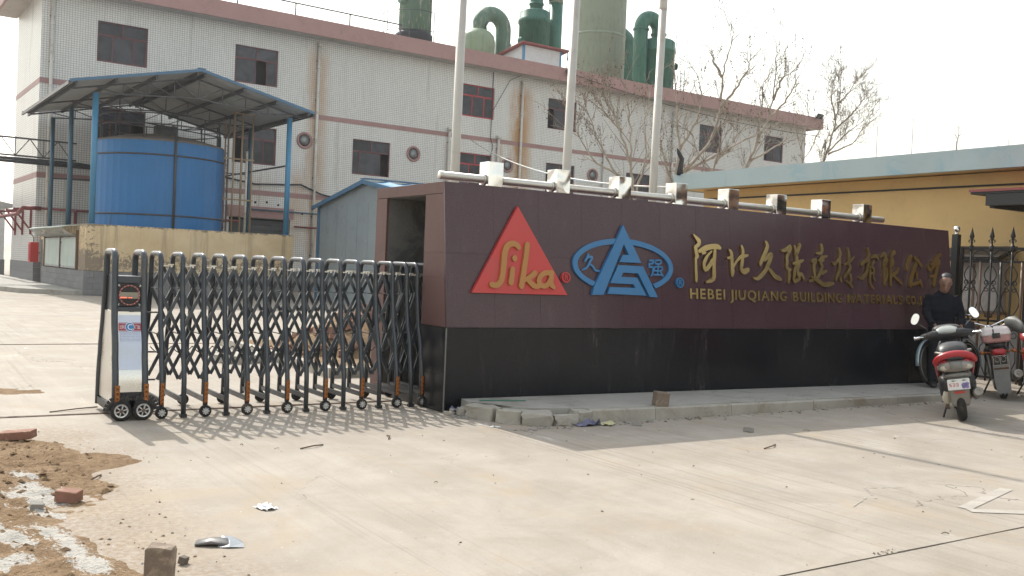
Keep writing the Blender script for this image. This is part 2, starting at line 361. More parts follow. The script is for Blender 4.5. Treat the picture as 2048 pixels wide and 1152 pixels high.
TREES = {'a': ([14.22, 14.0], [[(-0.0, 3.8), (-0.14, 4.86), (-0.52, 5.9), (-0.83, 6.72), (-1.07, 7.27)], [(-0.04, 3.95), (-0.7, 4.76), (-1.2, 5.72), (-1.49, 6.54), (-1.61, 7.14)], [(-0.46, 4.54), (-1.16, 4.89), (-1.64, 5.55), (-1.87, 6.22)], [(-0.14, 4.86), (-0.19, 5.92), (-0.33, 6.82), (-0.46, 7.34)], [(-0.0, 3.8), (0.31, 5.03), (0.23, 6.24), (0.37, 7.15)], [(-0.52, 5.9), (-1.07, 6.41), (-1.35, 6.93)]]), 'b': ([16.23, 14.5], [[(0.0, 3.97), (0.23, 4.81), (1.12, 5.8), (1.43, 6.9), (1.4, 7.95), (1.61, 8.9), (1.73, 9.43)], [(1.4, 7.95), (1.15, 8.48), (1.1, 8.88)], [(1.43, 6.98), (1.91, 7.69), (2.2, 8.21), (2.22, 8.56)], [(0.3, 4.86), (1.61, 5.6), (2.46, 6.12), (3.4, 6.67)], [(-0.0, 4.05), (0.14, 5.57), (-0.02, 7.0), (-0.15, 8.27), (-0.13, 9.22)], [(0.03, 4.29), (-0.39, 5.55), (-0.55, 6.66), (-0.41, 7.78)], [(0.14, 5.57), (0.68, 6.55), (0.81, 7.35), (0.7, 7.99)]]), 'c': ([19.74, 15.0], [[(0.0, 4.94), (0.25, 5.5), (0.51, 6.21), (0.85, 7.03), (1.02, 7.73), (1.04, 8.75), (1.05, 9.68)], [(0.85, 7.03), (1.42, 7.66), (1.74, 8.24), (1.8, 9.04)], [(0.51, 6.21), (0.64, 7.45), (0.69, 8.57)], [(0.31, 5.6), (1.23, 6.16), (1.98, 6.7)], [(1.02, 7.73), (1.21, 8.42), (1.46, 8.6)]]), 'd': ([29.91, 20.0], [[(0.0, 6.43), (0.19, 7.03), (0.53, 8.38), (0.73, 9.67), (0.73, 11.04)], [(0.29, 7.33), (1.24, 8.32), (2.06, 8.95)], [(0.34, 7.26), (1.53, 7.82), (2.46, 9.26)], [(0.6, 8.78), (0.24, 9.76), (0.29, 10.54)], [(0.74, 9.56), (1.27, 10.14), (1.47, 10.59)], [(0.53, 8.29), (1.47, 9.22), (2.05, 9.95)]]), 'e': ([23.36, 15.5], [[(0.0, 5.46), (0.08, 6.02), (-0.04, 6.75), (0.18, 7.58), (0.09, 8.22)], [(0.01, 6.38), (-0.35, 7.07), (-0.28, 7.47)], [(0.08, 6.02), (0.5, 6.55), (0.67, 6.96)]]), 'f': ([16.81, 13.5], [[(0.0, 4.29), (0.14, 5.08), (0.3, 5.71), (0.2, 6.34)], [(0.14, 5.08), (0.69, 5.73), (0.9, 6.18)], [(0.1, 4.84), (-0.4, 5.53), (-0.54, 6.12)]]), 'g': ([71.48, 40.0], [[(-0.0, 13.77), (0.08, 14.62), (0.08, 15.47)], [(0.09, 14.54), (0.45, 14.98)], [(0.06, 14.28), (-0.3, 14.69)]])}
# ------------------------------------------------------------------ material library
def concrete_yard():
    t = NT('yard_concrete')
    w = t.vec('World')
    big = t.noise(w, .22, 4, .55, .4)
    med = t.noise(w, 1.3, 9, .68, .5)
    fin = t.noise(w, 55, 3, .65)
    gr = t.noise(w, 240, 2, .6)
    # broom and tyre streaks running obliquely over the slabs
    s1 = t.noise(t.vec('World', scale=(7.5, .40, 1), rot=(0, 0, R(-8))), 1.0, 8, .7, .3)
    s2 = t.noise(t.vec('World', scale=(9.5, .30, 1), rot=(0, 0, R(28))), 1.0, 4, .6, .2)
    f = t.math('ADD', t.math('MULTIPLY', big, .26), t.math('MULTIPLY', med, .26))
    f = t.math('ADD', f, t.math('MULTIPLY', fin, .26))
    f = t.math('ADD', f, t.math('MULTIPLY', gr, .24))
    f = t.math('ADD', f, t.math('MULTIPLY', s1, .26))
    f = t.math('ADD', f, t.math('MULTIPLY', s2, .10))
    f = t.math('ADD', f, .32)
    f = t.math('MULTIPLY', f, t.math('MULTIPLY_ADD', t.n('ShaderNodeObjectInfo').outputs['Random'], .07, .965))
    c = t.mix(t.ramp(med, .35, .7), (.285, .248, .205), (.335, .300, .258))
    c = t.mix(1.0, c, t_grey(t, f), 'MULTIPLY')
    # tan soil film, darker drive marks, pale lime scuffs, small dark specks
    d = t.noise(w, .9, 6, .68, .9)
    c = t.mix(t.math('MULTIPLY', t.ramp(d, .50, .70), .48), c, (.33, .262, .178))
    d2 = t.noise(t.vec('World', scale=(2.4, .5, 1), rot=(0, 0, R(20)), loc=(3, 7, 0)), 1.0, 6, .7, .8)
    c = t.mix(t.math('MULTIPLY', t.ramp(d2, .55, .72), .22), c, (.215, .20, .175))
    # brown dust carried off the loose soil at the left edge
    sx = t.n('ShaderNodeSeparateXYZ'); t.l(t.n('ShaderNodeNewGeometry').outputs['Position'], sx.inputs[0])
    dm = t.math('MULTIPLY', t.ramp(t.math('ADD', sx.outputs['X'], t.math('MULTIPLY_ADD', d, 1.6, -.8)), -2.95, -3.68), t.ramp(sx.outputs['Y'], .9, -.2))
    c = t.mix(t.math('MULTIPLY', dm, t.ramp(t.noise(w, 26, 5, .75), .36, .62, 0, .85)), c, (.215, .155, .10))
    # narrow tyre tracks
    s3 = t.noise(t.vec('World', scale=(19, .22, 1), rot=(0, 0, R(-4)), loc=(2, 0, 0)), 1.0, 4, .65, .15)
    s4 = t.noise(t.vec('World', scale=(1.0, .12, 1), rot=(0, 0, R(-4))), 1.0, 2, .5)
    c = t.mix(t.math('MULTIPLY', t.math('MULTIPLY', t.ramp(s3, .53, .64), t.ramp(s4, .46, .60)), .42), c, (.185, .165, .135))
    # hairline cracks, broken up
    vo = t.n('ShaderNodeTexVoronoi', feature='DISTANCE_TO_EDGE')
    va = t.n('ShaderNodeVectorMath', operation='ADD'); nn = t.n('ShaderNodeTexNoise'); t.l(w, nn.inputs['Vector']); nn.inputs['Scale'].default_value = 1.7; nn.inputs['Detail'].default_value = 5
    t.l(w, va.inputs[0]); t.l(nn.outputs['Color'], va.inputs[1]); t.l(va.outputs[0], vo.inputs['Vector']); vo.inputs['Scale'].default_value = .30
    ck = t.math('MULTIPLY', t.ramp(vo.outputs['Distance'], .0028, .0012), t.ramp(t.noise(w, .55, 3, .6), .50, .58))
    c = t.mix(t.math('MULTIPLY', ck, .75), c, (.09, .08, .065))
    p = t.noise(t.vec('World', scale=(3.4, 1.3, 1), rot=(0, 0, R(24)), loc=(5, 1, 0)), 1.0, 7, .75, .5)
    p2 = t.noise(w, .34, 2, .5)
    pm = t.math('MULTIPLY', t.ramp(p, .60, .68), t.ramp(p2, .50, .62))
    c = t.mix(t.math('MULTIPLY', pm, .7), c, (.52, .50, .46))
    sp = t.noise(w, 30, 2, .5)
    c = t.mix(t.math('MULTIPLY', t.ramp(sp, .70, .75), .6), c, (.16, .14, .12))
    sq = t.noise(t.vec('World', loc=(7, 3, 1)), 24, 3, .6)
    c = t.mix(t.math('MULTIPLY', t.ramp(sq, .69, .74), .5), c, (.50, .47, .42))
    t.bump(t.math('ADD', t.math('ADD', fin, gr), t.math('MULTIPLY', s1, 1.5)), .22, .006)
    return t.fin(c, t.math('ADD', t.math('MULTIPLY', med, .2), .72), 0, .3)

def tile_wall(name, ux, uz, stains=()):
    """white mosaic tiles; ux/uz pick the two wall axes of object space"""
    t = NT(name)
    tc = t.n('ShaderNodeTexCoord').outputs['Object']
    sp = t.n('ShaderNodeSeparateXYZ'); t.l(tc, sp.inputs[0])
    cb = t.n('ShaderNodeCombineXYZ')
    t.l(sp.outputs[ux], cb.inputs[0]); t.l(sp.outputs[uz], cb.inputs[1])
    br = t.n('ShaderNodeTexBrick', offset=0.0, squash=1.0)
    t.l(cb.outputs[0], br.inputs['Vector'])
    br.inputs['Scale'].default_value = 1.0
    br.inputs['Brick Width'].default_value = .112; br.inputs['Row Height'].default_value = .098
    br.inputs['Mortar Size'].default_value = .010; br.inputs['Mortar Smooth'].default_value = .25
    br.inputs['Color1'].default_value = (.72, .71, .68, 1); br.inputs['Color2'].default_value = (.66, .655, .63, 1)
    br.inputs['Mortar'].default_value = (.30, .29, .275, 1)
    c = br.outputs['Color']
    w = t.vec('Object', rnd=False)
    big = t.noise(w, .16, 5, .6, .6)
    ver = t.noise(t.vec('Object', scale=(1.1, 1.1, .10), rnd=False), 1.2, 6, .65, .3)
    pat = t.noise(t.vec('Object', scale=(.5, .5, .35), loc=(4, 1, 2), rnd=False), 1.0, 3, .5)
    c = t.mix(t.math('MULTIPLY', t.ramp(pat, .56, .66), .45), c, (.60, .59, .56))      # pale re-grouted areas
    f = t.math('ADD', t.math('MULTIPLY', big, .25), t.math('MULTIPLY_ADD', ver, .30, .72))
    c = t.mix(1.0, c, t_grey(t, f), 'MULTIPLY')
    c = t.mix(t.math('MULTIPLY', t.ramp(ver, .55, .74), .50), c, (.20, .185, .16))
    # rust runs below leaking pipes: centre x, half width, top z, bottom z, strength
    wob = t.noise(t.vec('Object', scale=(1.4, 1, .5), rnd=False), 1.0, 5, .7)
    for x0, hw, zt, zb, am in stains:
        dx = t.math('ABSOLUTE', t.math('ADD', t.math('SUBTRACT', sp.outputs[ux], x0), t.math('MULTIPLY_ADD', wob, .8, -.4)))
        m = t.ramp(dx, hw, hw*.15)
        m = t.math('MULTIPLY', m, t.ramp(sp.outputs[uz], zt, zt-1.2))
        m = t.math('MULTIPLY', m, t.ramp(sp.outputs[uz], zb-2, zb+2.5))
        m = t.math('MULTIPLY', m, t.ramp(wob, .25, .6, .35, 1))
        c = t.mix(t.math('MULTIPLY', m, am), c, (.40, .21, .07))
    t.bump(br.outputs['Fac'], -.4, .01)
    return t.fin(c, .42, 0, .5)

def granite(name, base, speck, rough=.16, orand=.12):
    t = NT(name)
    v = t.vec('Object')
    n1 = t.noise(v, 160, 3, .7); n2 = t.noise(v, 2.2, 5, .6, .4); n3 = t.noise(v, 420, 1, .5)
    c = t.mix(t.ramp(n1, .42, .66), base, speck)
    c = t.mix(t.math('MULTIPLY', t.ramp(n3, .60, .7), .6), c, tuple(x*.35 for x in base))
    f = t.math('MULTIPLY_ADD', n2, .35, .82)
    f = t.math('MULTIPLY', f, t.math('MULTIPLY_ADD', t.n('ShaderNodeObjectInfo').outputs['Random'], orand, 1-orand/2))
    c = t.mix(1.0, c, t_grey(t, f), 'MULTIPLY')
    dust = t.noise(t.vec('Object', scale=(3, 3, .5)), 1.4, 6, .7, .4)
    c = t.mix(t.math('MULTIPLY', t.ramp(dust, .52, .8), .13), c, (.24, .21, .19))
    rr = t.math('ADD', t.math('MULTIPLY', dust, .16), rough, clamp=True)
    return t.fin(c, rr, 0, .36)

def plaster_peeling():
    t = NT('peeling_yellow_plaster')
    v = t.vec('Object', rnd=False)
    n1 = t.noise(v, .9, 6, .65, .5); n2 = t.noise(v, 7, 6, .75, .7); n3 = t.noise(v, 60, 3, .6)
    ver = t.noise(t.vec('Object', scale=(2.6, 2.6, .16), rnd=False), 1.2, 6, .7, .2)
    sp = t.n('ShaderNodeSeparateXYZ'); t.l(t.n('ShaderNodeTexCoord').outputs['Object'], sp.inputs[0])
    c = t.mix(t.ramp(n1, .35, .65), (.62, .475, .29), (.70, .565, .37))
    c = t.mix(t.math('MULTIPLY', t.ramp(ver, .50, .70), .55), c, (.27, .22, .155))
    low = t.math('MULTIPLY', t.ramp(sp.outputs['Z'], 1.75, 1.05), .16)
    top = t.math('MULTIPLY', t.ramp(sp.outputs['Z'], 2.38, 2.52), .20)
    lef = t.math('MULTIPLY', t.ramp(sp.outputs['X'], .8, .1), .12)
    k = t.math('ADD', t.math('ADD', n2, low), t.math('ADD', top, lef))
    band = t.math('MULTIPLY', t.math('MULTIPLY', t.ramp(sp.outputs['Z'], 1.0, 1.2), t.ramp(sp.outputs['Z'], 1.75, 1.45)), .06)
    peel = t.ramp(t.math('ADD', k, band), .655, .69)
    c = t.mix(t.math('MULTIPLY', peel, .85), c, (.21, .175, .145))
    t.bump(t.math('ADD', t.math('MULTIPLY', peel, -1.2), n3), .35, .015)
    return t.fin(c, .88, 0, .2)

def soil_mat():
    t = NT('dry_soil')
    w = t.vec('World')
    n1 = t.noise(w, 3, 6, .65, .5); n2 = t.noise(w, 45, 4, .7)
    c = t.mix(t.ramp(n1, .3, .7), (.225, .148, .085), (.295, .205, .125))
    n3 = t.noise(w, 14, 4, .7)
    c = t.mix(1.0, c, t_grey(t, t.math('ADD', t.math('MULTIPLY', n2, .7), t.math('MULTIPLY_ADD', n3, .7, .28))), 'MULTIPLY')
    at = t.n('ShaderNodeAttribute', attribute_name='lime')
    lk = t.math('ADD', at.outputs['Fac'], t.math('ADD', t.math('MULTIPLY_ADD', t.noise(w, 30, 6, .8), 2.6, -1.3), t.math('MULTIPLY_ADD', t.noise(t.vec('World', scale=(9, 2.2, 1), rot=(0,0,R(25))), 1.5, 4, .7), 1.6, -.8)))
    c = t.mix(t.math('MULTIPLY', t.ramp(lk, .50, .62), .9), c, (.50, .48, .44))
    t.bump(t.math('ADD', t.math('ADD', n1, n2), n3), .8, .04)
    return t.fin(c, .95, 0, .15)

def painted(name, col, rust=(.15, .07, .035), amt=.6, lo=.58, rough=.45, metal=0.0, scale=2.0, streak=True):
    t = NT(name)
    v = t.vec('Object')
    n = t.noise(t.vec('Object', scale=(2.2, 2.2, .5) if streak else (1, 1, 1)), scale, 7, .72, .4)
    m = t.noise(v, .8, 4, .6); g = t.noise(v, 40, 3, .6)
    c = t.mix(1.0, tuple(col), t_grey(t, t.math('ADD', t.math('MULTIPLY_ADD', m, .35, .72), t.math('MULTIPLY', g, .2))), 'MULTIPLY')
    k = t.ramp(n, lo, lo+.12)
    c = t.mix(t.math('MULTIPLY', k, amt), c, rust)
    t.bump(t.math('ADD', g, t.math('MULTIPLY', k, -1)), .15, .004)
    return t.fin(c, t.math('MULTIPLY_ADD', k, .35, rough), metal, .5)

X = {}
X['yard'] = concrete_yard()
X['void'] = M('joint_filler', (.045, .04, .036), .95, var=.2)
X['pave'] = M('pavement_concrete', (.33, .315, .285), .85, var=.30, scale=1.6, fine=70, bump=.3, dist=.006, dirt=(.20, .17, .135), damt=.6, coord='World')
X['kerb'] = M('kerb_concrete', (.36, .335, .29), .85, var=.3, scale=3, fine=60, bump=.5, dist=.01, dirt=(.22, .18, .13), damt=.7)
X['soil'] = soil_mat()
X['lime'] = M('white_lime', (.66, .635, .59), .9, var=.12, scale=8, fine=90, bump=.4, dist=.01, coord='World')
X['maroon'] = granite('maroon_granite', (.056, .027, .036), (.102, .058, .066), .13, .05)
X['maroon_e'] = granite('weathered_maroon_granite', (.105, .050, .045), (.16, .088, .08), .55)
X['black'] = granite('black_granite', (.006, .0068, .0095), (.014, .0155, .02), .17, .12)
X['core'] = M('raw_concrete', (.16, .155, .145), .9, var=.4, scale=2, fine=30, bump=.5, dist=.01, dirt=(.06, .06, .06), damt=.7)
def wavy_steel():
    t = NT('wavy_polished_steel')
    v = t.vec('Object')
    w = t.noise(v, 4.2, 0, .3, .4)
    t.bump(w, .8, .035)
    n = t.noise(v, 14, 4, .6)
    return t.fin(t.mix(n, (.66,.655,.64), (.76,.755,.74)), t.math('MULTIPLY_ADD', n, .12, .06), 1.0)
X['steel'] = wavy_steel()
X['sheet'] = M('brushed_steel_sheet', (.66, .65, .62), .28, 1.0, var=.08, scale=2, fine=40, bump=.03, dist=.002, dirt=(.45,.38,.28), damt=.3)
X['steel_b'] = M('stained_steel', (.60, .575, .52), .42, 1.0, var=.12, scale=5, fine=40, bump=.06, dist=.002, dirt=(.36, .27, .17), damt=.35)
X['gold'] = M('gilt_lettering', (.58, .435, .20), .31, 1.0, var=.12, scale=9, fine=60, bump=.06, dist=.001)
X['goldside'] = M('gilt_return', (.46, .32, .13), .25, 1.0, var=.1)
X['emred'] = M('emblem_red', (.50, .045, .042), .38, var=.10, scale=3, fine=50, bump=.04, dirt=(.28, .09, .08), damt=.25)
X['emyel'] = M('emblem_ochre', (.40, .185, .05), .45, var=.12, scale=6, fine=50, bump=.05)
X['emblue'] = M('emblem_blue', (.035, .165, .36), .38, var=.12, scale=3, fine=50, bump=.04, dirt=(.10, .17, .25), damt=.25)
X['gate'] = M('grey_gate_enamel', (.058, .067, .079), .33, .35, var=.14, scale=3, fine=60, bump=.05, dist=.002, dirt=(.15, .135, .115), damt=.28)
X['gate_d'] = M('dark_gate_plastic', (.018, .019, .021), .45, var=.2, dirt=(.12, .10, .08), damt=.35)
X['tyre'] = M('tyre_rubber', (.018, .017, .016), .85, var=.3, scale=5, fine=60, bump=.3, dirt=(.13, .10, .07), damt=.7)
X['steel_d'] = M('dirty_steel', (.30, .285, .26), .5, .8, var=.25, scale=6, dirt=(.12,.09,.065), damt=.7)
X['chrome'] = M('chrome', (.78, .78, .78), .12, 1.0, var=.05, bump=.02, dist=.001)
X['alloy'] = M('silver_plastic', (.58, .58, .58), .3, .6, var=.1)
X['amber'] = M('amber_reflector', (.26, .08, .014), .25, var=.25, scale=20, fine=70)
X['amber2'] = M('amber_prism', (.46, .17, .03), .2, var=.15)
X['banner'] = M('banner_film', (.56, .63, .76), .25, var=.07, scale=2, fine=30, bump=.03, spec=.6)
X['whitep'] = M('white_print', (.80, .80, .80), .5, var=.05, bump=0)
X['marp'] = M('maroon_print', (.30, .03, .055), .4, var=.08, bump=0)
X['bluep'] = M('blue_print', (.04, .20, .45), .4, var=.08, bump=0)
X['greyp'] = M('grey_print', (.30, .30, .42), .5, var=.1, bump=0)
X['glassd'] = M('dark_display_glass', (.012, .012, .015), .06, var=.1, bump=0)
X['ledring'] = M('red_led_strip', (.22, .05, .045), .35, var=.15)
X['led'] = emit('lit_red_led', (1.0, .10, .06), 1.6)
X['leddot'] = M('clear_led', (.75, .45, .42), .2, var=.1)
X['pole'] = M('flagpole_steel', (.47, .445, .40), .45, .2, var=.1, scale=1.5, fine=30, bump=.05, dirt=(.33, .29, .24), damt=.45)
_st = ((13.0, .85, 12.9, 1.0, .6), (25.9, 1.15, 12.8, 5.4, .95), (24.4, .5, 9.6, 6.2, .5), (12.0, .7, 6.6, 2.0, .5), (20.9, .3, 9.0, 5.0, .3), (38.0, .5, 9.2, 5.0, .4), (9.8, 1.6, 6.3, 3.2, .25))
X['tile'] = tile_wall('white_mosaic_tiles', 0, 2, _st)
X['tile_e'] = tile_wall('white_mosaic_tiles_end', 1, 2)
X['band'] = M('pink_tile_band', (.33, .19, .18), .55, var=.16, scale=1.2, fine=26, dirt=(.2, .13, .11), damt=.4)
X['parapet'] = M('pink_parapet_tiles', (.37, .215, .20), .55, var=.16, scale=.8, fine=22, dirt=(.26, .15, .13), damt=.4)
X['soffit'] = M('soffit_render', (.50, .46, .42), .85, var=.15, scale=.8, dirt=(.32, .26, .22), damt=.5)
X['greybase'] = M('grey_stone_base', (.20, .20, .205), .7, var=.16, scale=1.2, fine=30, bump=.2, dirt=(.12, .115, .11), damt=.4, orand=.12)
X['plaster'] = plaster_peeling()
X['winred'] = painted('red_window_frame', (.42, .03, .045), (.12, .05, .04), .6, .55)
X['windark'] = painted('maroon_window_frame', (.13, .035, .045), (.07, .04, .035), .6, .5)
def glass_mat():
    t = NT('dusty_window_glass')
    n = t.noise(t.vec('Object'), 1.6, 5, .6, .4)
    f = t.math('MULTIPLY_ADD', t.n('ShaderNodeObjectInfo').outputs['Random'], .9, .55)
    c = t.mix(t.ramp(n, .3, .7), (.022, .025, .034), (.055, .06, .072))
    c = t.mix(1.0, c, t_grey(t, f), 'MULTIPLY')
    return t.fin(c, t.math('MULTIPLY_ADD', n, .25, .08), 0, .28)
X['glass'] = glass_mat()
X['portpane'] = M('milky_port_pane', (.23,.25,.25), .2, var=.25, scale=2)
X['dark'] = M('dark_interior', (.012, .012, .014), .9, var=.3, bump=0)
X['curtain'] = M('grey_curtain', (.20, .205, .21), .9, var=.15)
X['pvc'] = M('white_pvc_pipe', (.56, .54, .50), .5, var=.12, scale=1.5, dirt=(.27, .21, .15), damt=.55)
X['ironpipe'] = painted('rusty_red_pipe', (.20, .04, .045), (.10, .045, .03), .7, .5)
X['steelpaint'] = painted('dark_steel_truss', (.055, .058, .066), (.13, .065, .04), .6, .55)
X['bluepost'] = painted('blue_painted_steel', (.06, .22, .38), (.10, .075, .065), .7, .60)
X['bluepost_d'] = painted('darker_blue_steel', (.05, .115, .165), (.09, .07, .06), .7, .56)  # darker, greyer blue for the rear posts and service pipe
X['tankblue'] = painted('blue_tank_cladding', (.016, .150, .39), (.05, .075, .10), .55, .62, rough=.42)
X['tanktop'] = M('grey_tank_roof', (.17, .15, .135), .8, var=.2)
X['roofunder'] = M('pale_roof_lining', (.38, .385, .38), .8, var=.2, scale=1.2, dirt=(.25, .2, .16), damt=.5)
X['roofblue'] = painted('blue_roof_sheet', (.065, .15, .25), (.13, .16, .19), .5, .60)
X['rust'] = painted('rusty_steel', (.15, .09, .06), (.06, .035, .025), .6, .5)
X['tan'] = painted('tan_primer_steel', (.30, .22, .14), (.10, .06, .04), .6, .58)
X['shedwall'] = M('pale_blue_sheet', (.26, .30, .32), .5, .1, var=.12, scale=.8, fine=30, dirt=(.19, .205, .21), damt=.5)
X['shedroof'] = painted('sky_blue_sheet', (.13, .30, .47), (.28, .34, .38), .5, .55)
X['frp_green'] = painted('green_frp', (.028, .125, .085), (.018, .075, .06), .5, .5)
X['frp_pale'] = painted('pale_green_frp', (.235, .30, .20), (.17, .23, .14), .5, .5)
X['frp_grey'] = painted('grey_green_frp', (.25, .29, .225), (.20, .24, .18), .5, .5, rough=.5)
X['frp_worn'] = painted('weathered_green_frp', (.09, .17, .125), (.38, .36, .31), .7, .52, rough=.6)
X['tar'] = M('tarred_base', (.022, .024, .032), .7, var=.3)
X['hutwall'] = M('white_sandwich_panel', (.58, .59, .60), .5, var=.08, dirt=(.4, .39, .37), damt=.4)
X['hutroof'] = M('red_roof_sheet', (.24, .06, .055), .5, var=.15)
X['yellow'] = M('yellow_render', (.57, .40, .185), .88, var=.14, scale=.9, fine=40, bump=.15, dirt=(.44, .32, .17), damt=.5)
X['fascia'] = M('faded_blue_fascia', (.34, .42, .435), .75, var=.16, scale=1.0, fine=30, dirt=(.17, .33, .42), damt=.5, dscale=1.2)
X['iron'] = painted('black_wrought_iron', (.016, .015, .015), (.085, .045, .03), .6, .56, streak=False)
X['iron_post'] = M('dark_gate_post', (.02, .02, .022), .5, var=.2)
X['bark'] = M('plane_tree_bark', (.34, .30, .25), .9, var=.35, scale=4, fine=30, bump=.4, dist=.02, dirt=(.13, .10, .075), damt=.7)
X['twig'] = M('bare_twigs', (.24, .20, .165), .9, var=.2)
X['seed'] = M('brown_seed_balls', (.10, .065, .045), .95, var=.3)
X['brick'] = M('red_clay_brick', (.23, .115, .08), .9, var=.3, scale=12, fine=90, bump=.6, dist=.004, dirt=(.45, .36, .27), damt=.7, dscale=9)
X['brick_g'] = M('dusty_brown_brick', (.19, .145, .11), .92, var=.3, scale=10, fine=90, bump=.6, dist=.004, dirt=(.40, .33, .25), damt=.6, dscale=8)
X['stone'] = M('grey_stone_chips', (.25, .235, .21), .9, var=.4, scale=9, fine=80, bump=.4)
X['stone_d'] = M('dark_stone_chips', (.13, .108, .085), .9, var=.4, scale=9, fine=80, bump=.4)
X['paper'] = M('white_paper', (.72, .72, .74), .7, var=.1)
X['purple'] = M('violet_wrapper', (.12, .12, .20), .45, var=.25)
X['yelw'] = M('yellow_wrapper', (.45, .42, .24), .5, var=.2)
X['green'] = M('green_strip', (.05, .21, .14), .5, var=.2)
X['wood'] = M('dry_twig', (.13, .09, .06), .9, var=.3)
X['road_white'] = M('worn_white_paint', (.36, .33, .288), .85, var=.35, scale=6, fine=60, coord='World', dirt=(.335,.30,.26), damt=1.0, dscale=9)

# ------------------------------------------------------------------ ground
g = MB()
g.add([(-260,-120,-.03),(420,-120,-.03),(420,420,-.03),(-260,420,-.03)], [(0,1,2,3)])
ground = g.build('ground', X['void'], kind='structure')
xs = [-40, -9.6, -.03, 5.6, 10.6, 45]
ys = [-40, -10.4, -5.37, .93, 8.33, 16.0, 27.6]
xj = {0: [-40, -14, -6.2, 10.6, 45], 1: [-40, -14, -6.2, 10.6, 45], 2: [-40, -9.6, -.03, 10.6, 45],
      3: [-40, -10, 0.0, 9.0, 45], 4: [-40, -10, .5, 9.0, 45], 5: [-40, -9, .6, 9.5, 45]}
_rng = random.Random(4)
for j in range(6):
    X0 = xj[j]
    for i in range(len(X0)-1):
        b = MB()
        w = .003 if j != 2 else .0006
        jw = .006 if j != 2 else .0008
        x0, x1, y0, y1 = X0[i]+w, X0[i+1]-w, ys[j]+(.006 if j else 0), ys[j+1]-.006
        # long edges slightly wandering, as cast concrete is
        nx = max(2, int((x1-x0)/.6)); ny = max(2, int((y1-y0)/.6))
        nx = min(nx, 26); ny = min(ny, 14)
        top = []; 
        for k in range(nx): top.append((x0+(x1-x0)*k/nx, y0+_rng.uniform(0,.006)))
        for k in range(ny): top.append((x1-_rng.uniform(0,jw), y0+(y1-y0)*k/ny))
        for k in range(nx): top.append((x1-(x1-x0)*k/nx, y1-_rng.uniform(0,.006)))
        for k in range(ny): top.append((x0+_rng.uniform(0,jw), y1-(y1-y0)*k/ny))
        b.prism(top, -.028)
        b.build('concrete_slab', X['yard'], ground)
far = MB(); far.box((-260, 27.61, -.028), (420, 420, -.004)); far.box((-260, -120, -.028), (420, -40.01, -.004))
far.build('rough_yard', X['yard'], ground)

# sunken steel guide rails of the sliding gate
for nm, y, x0, x1, lab in (('gate_rail', .93, -12, 0.0, 'dark steel guide rail sunk in the concrete under the folding gate'),
                            ('floor_rail', 8.33, -14, 0.6, 'dark steel strip across the yard floor behind the folding gate')):
    b = MB()
    b.box((x0, y-.024, -.02), (x1, y-.012, .008)); b.box((x0, y+.012, -.02), (x1, y+.024, .008)); b.box((x0, y-.011, -.02), (x1, y+.011, -.004))
    tag(b.build(nm, X['rust']), lab, 'rail')

# white chevron painted on the slab
b = MB()
def ribbon(b, pts, w, z):
    for (x0, y0), (x1, y1) in zip(pts[:-1], pts[1:]):
        d = Vector((x1-x0, y1-y0, 0)).normalized(); s = Vector((-d.y, d.x, 0))*w/2
        p, q = Vector((x0, y0, z)), Vector((x1, y1, z))
        b.add([p-s, q-s, q+s, p+s], [(0,1,2,3)])
ribbon(b, [(2.30,-4.66),(1.36,-4.90)], .09, .004)
ribbon(b, [(1.33,-4.95),(2.3,-5.55)], .10, .0045)
b.build('painted_arrow', X['road_white'], ground)
# chalk scuffs
b = MB()
for pts in ([(1.02,-4.45),(1.25,-4.18),(1.55,-4.3)], [(1.45,-4.35),(1.62,-4.75)], [(.62,-4.55),(.98,-4.4)]):
    for k in range(len(pts)-1):
        (x0,y0),(x1,y1) = pts[k], pts[k+1]
        for i in range(9):
            t = i/9
            if _rng.random() < .7:
                ribbon(b, [(x0+(x1-x0)*t+_rng.uniform(-.01,.01), y0+(y1-y0)*t), (x0+(x1-x0)*(t+.07), y0+(y1-y0)*(t+.07)+_rng.uniform(-.01,.01))], _rng.uniform(.006,.02), .0035)
b.build('chalk_line', X['road_white'], ground)

# raised pavement in front of the sign wall, its left end broken up
side = MB()
def ztop(x): return .145-.0075*x
pts_edge = [(.55,-.93),(1.2,-1.03),(2.0,-1.07),(3.2,-1.09),(4.6,-1.085),(5.8,-1.075),(7.0,-1.07),(7.75,-1.0)]
top = [(.20,-.02),(.16,-.25),(.34,-.42),(.42,-.66),(.55,-.80)]
inner = [(x, y+.085+_rng.uniform(-.012,.012)) for x, y in pts_edge[1:]]
poly = top+inner+[(8.35,-.6),(8.5,-.02)]
side.prism(poly, 1, lambda u,v,w: (u, v, ztop(u) if w else -.01))
sidewalk = side.build('sidewalk', X['pave'], kind='structure')
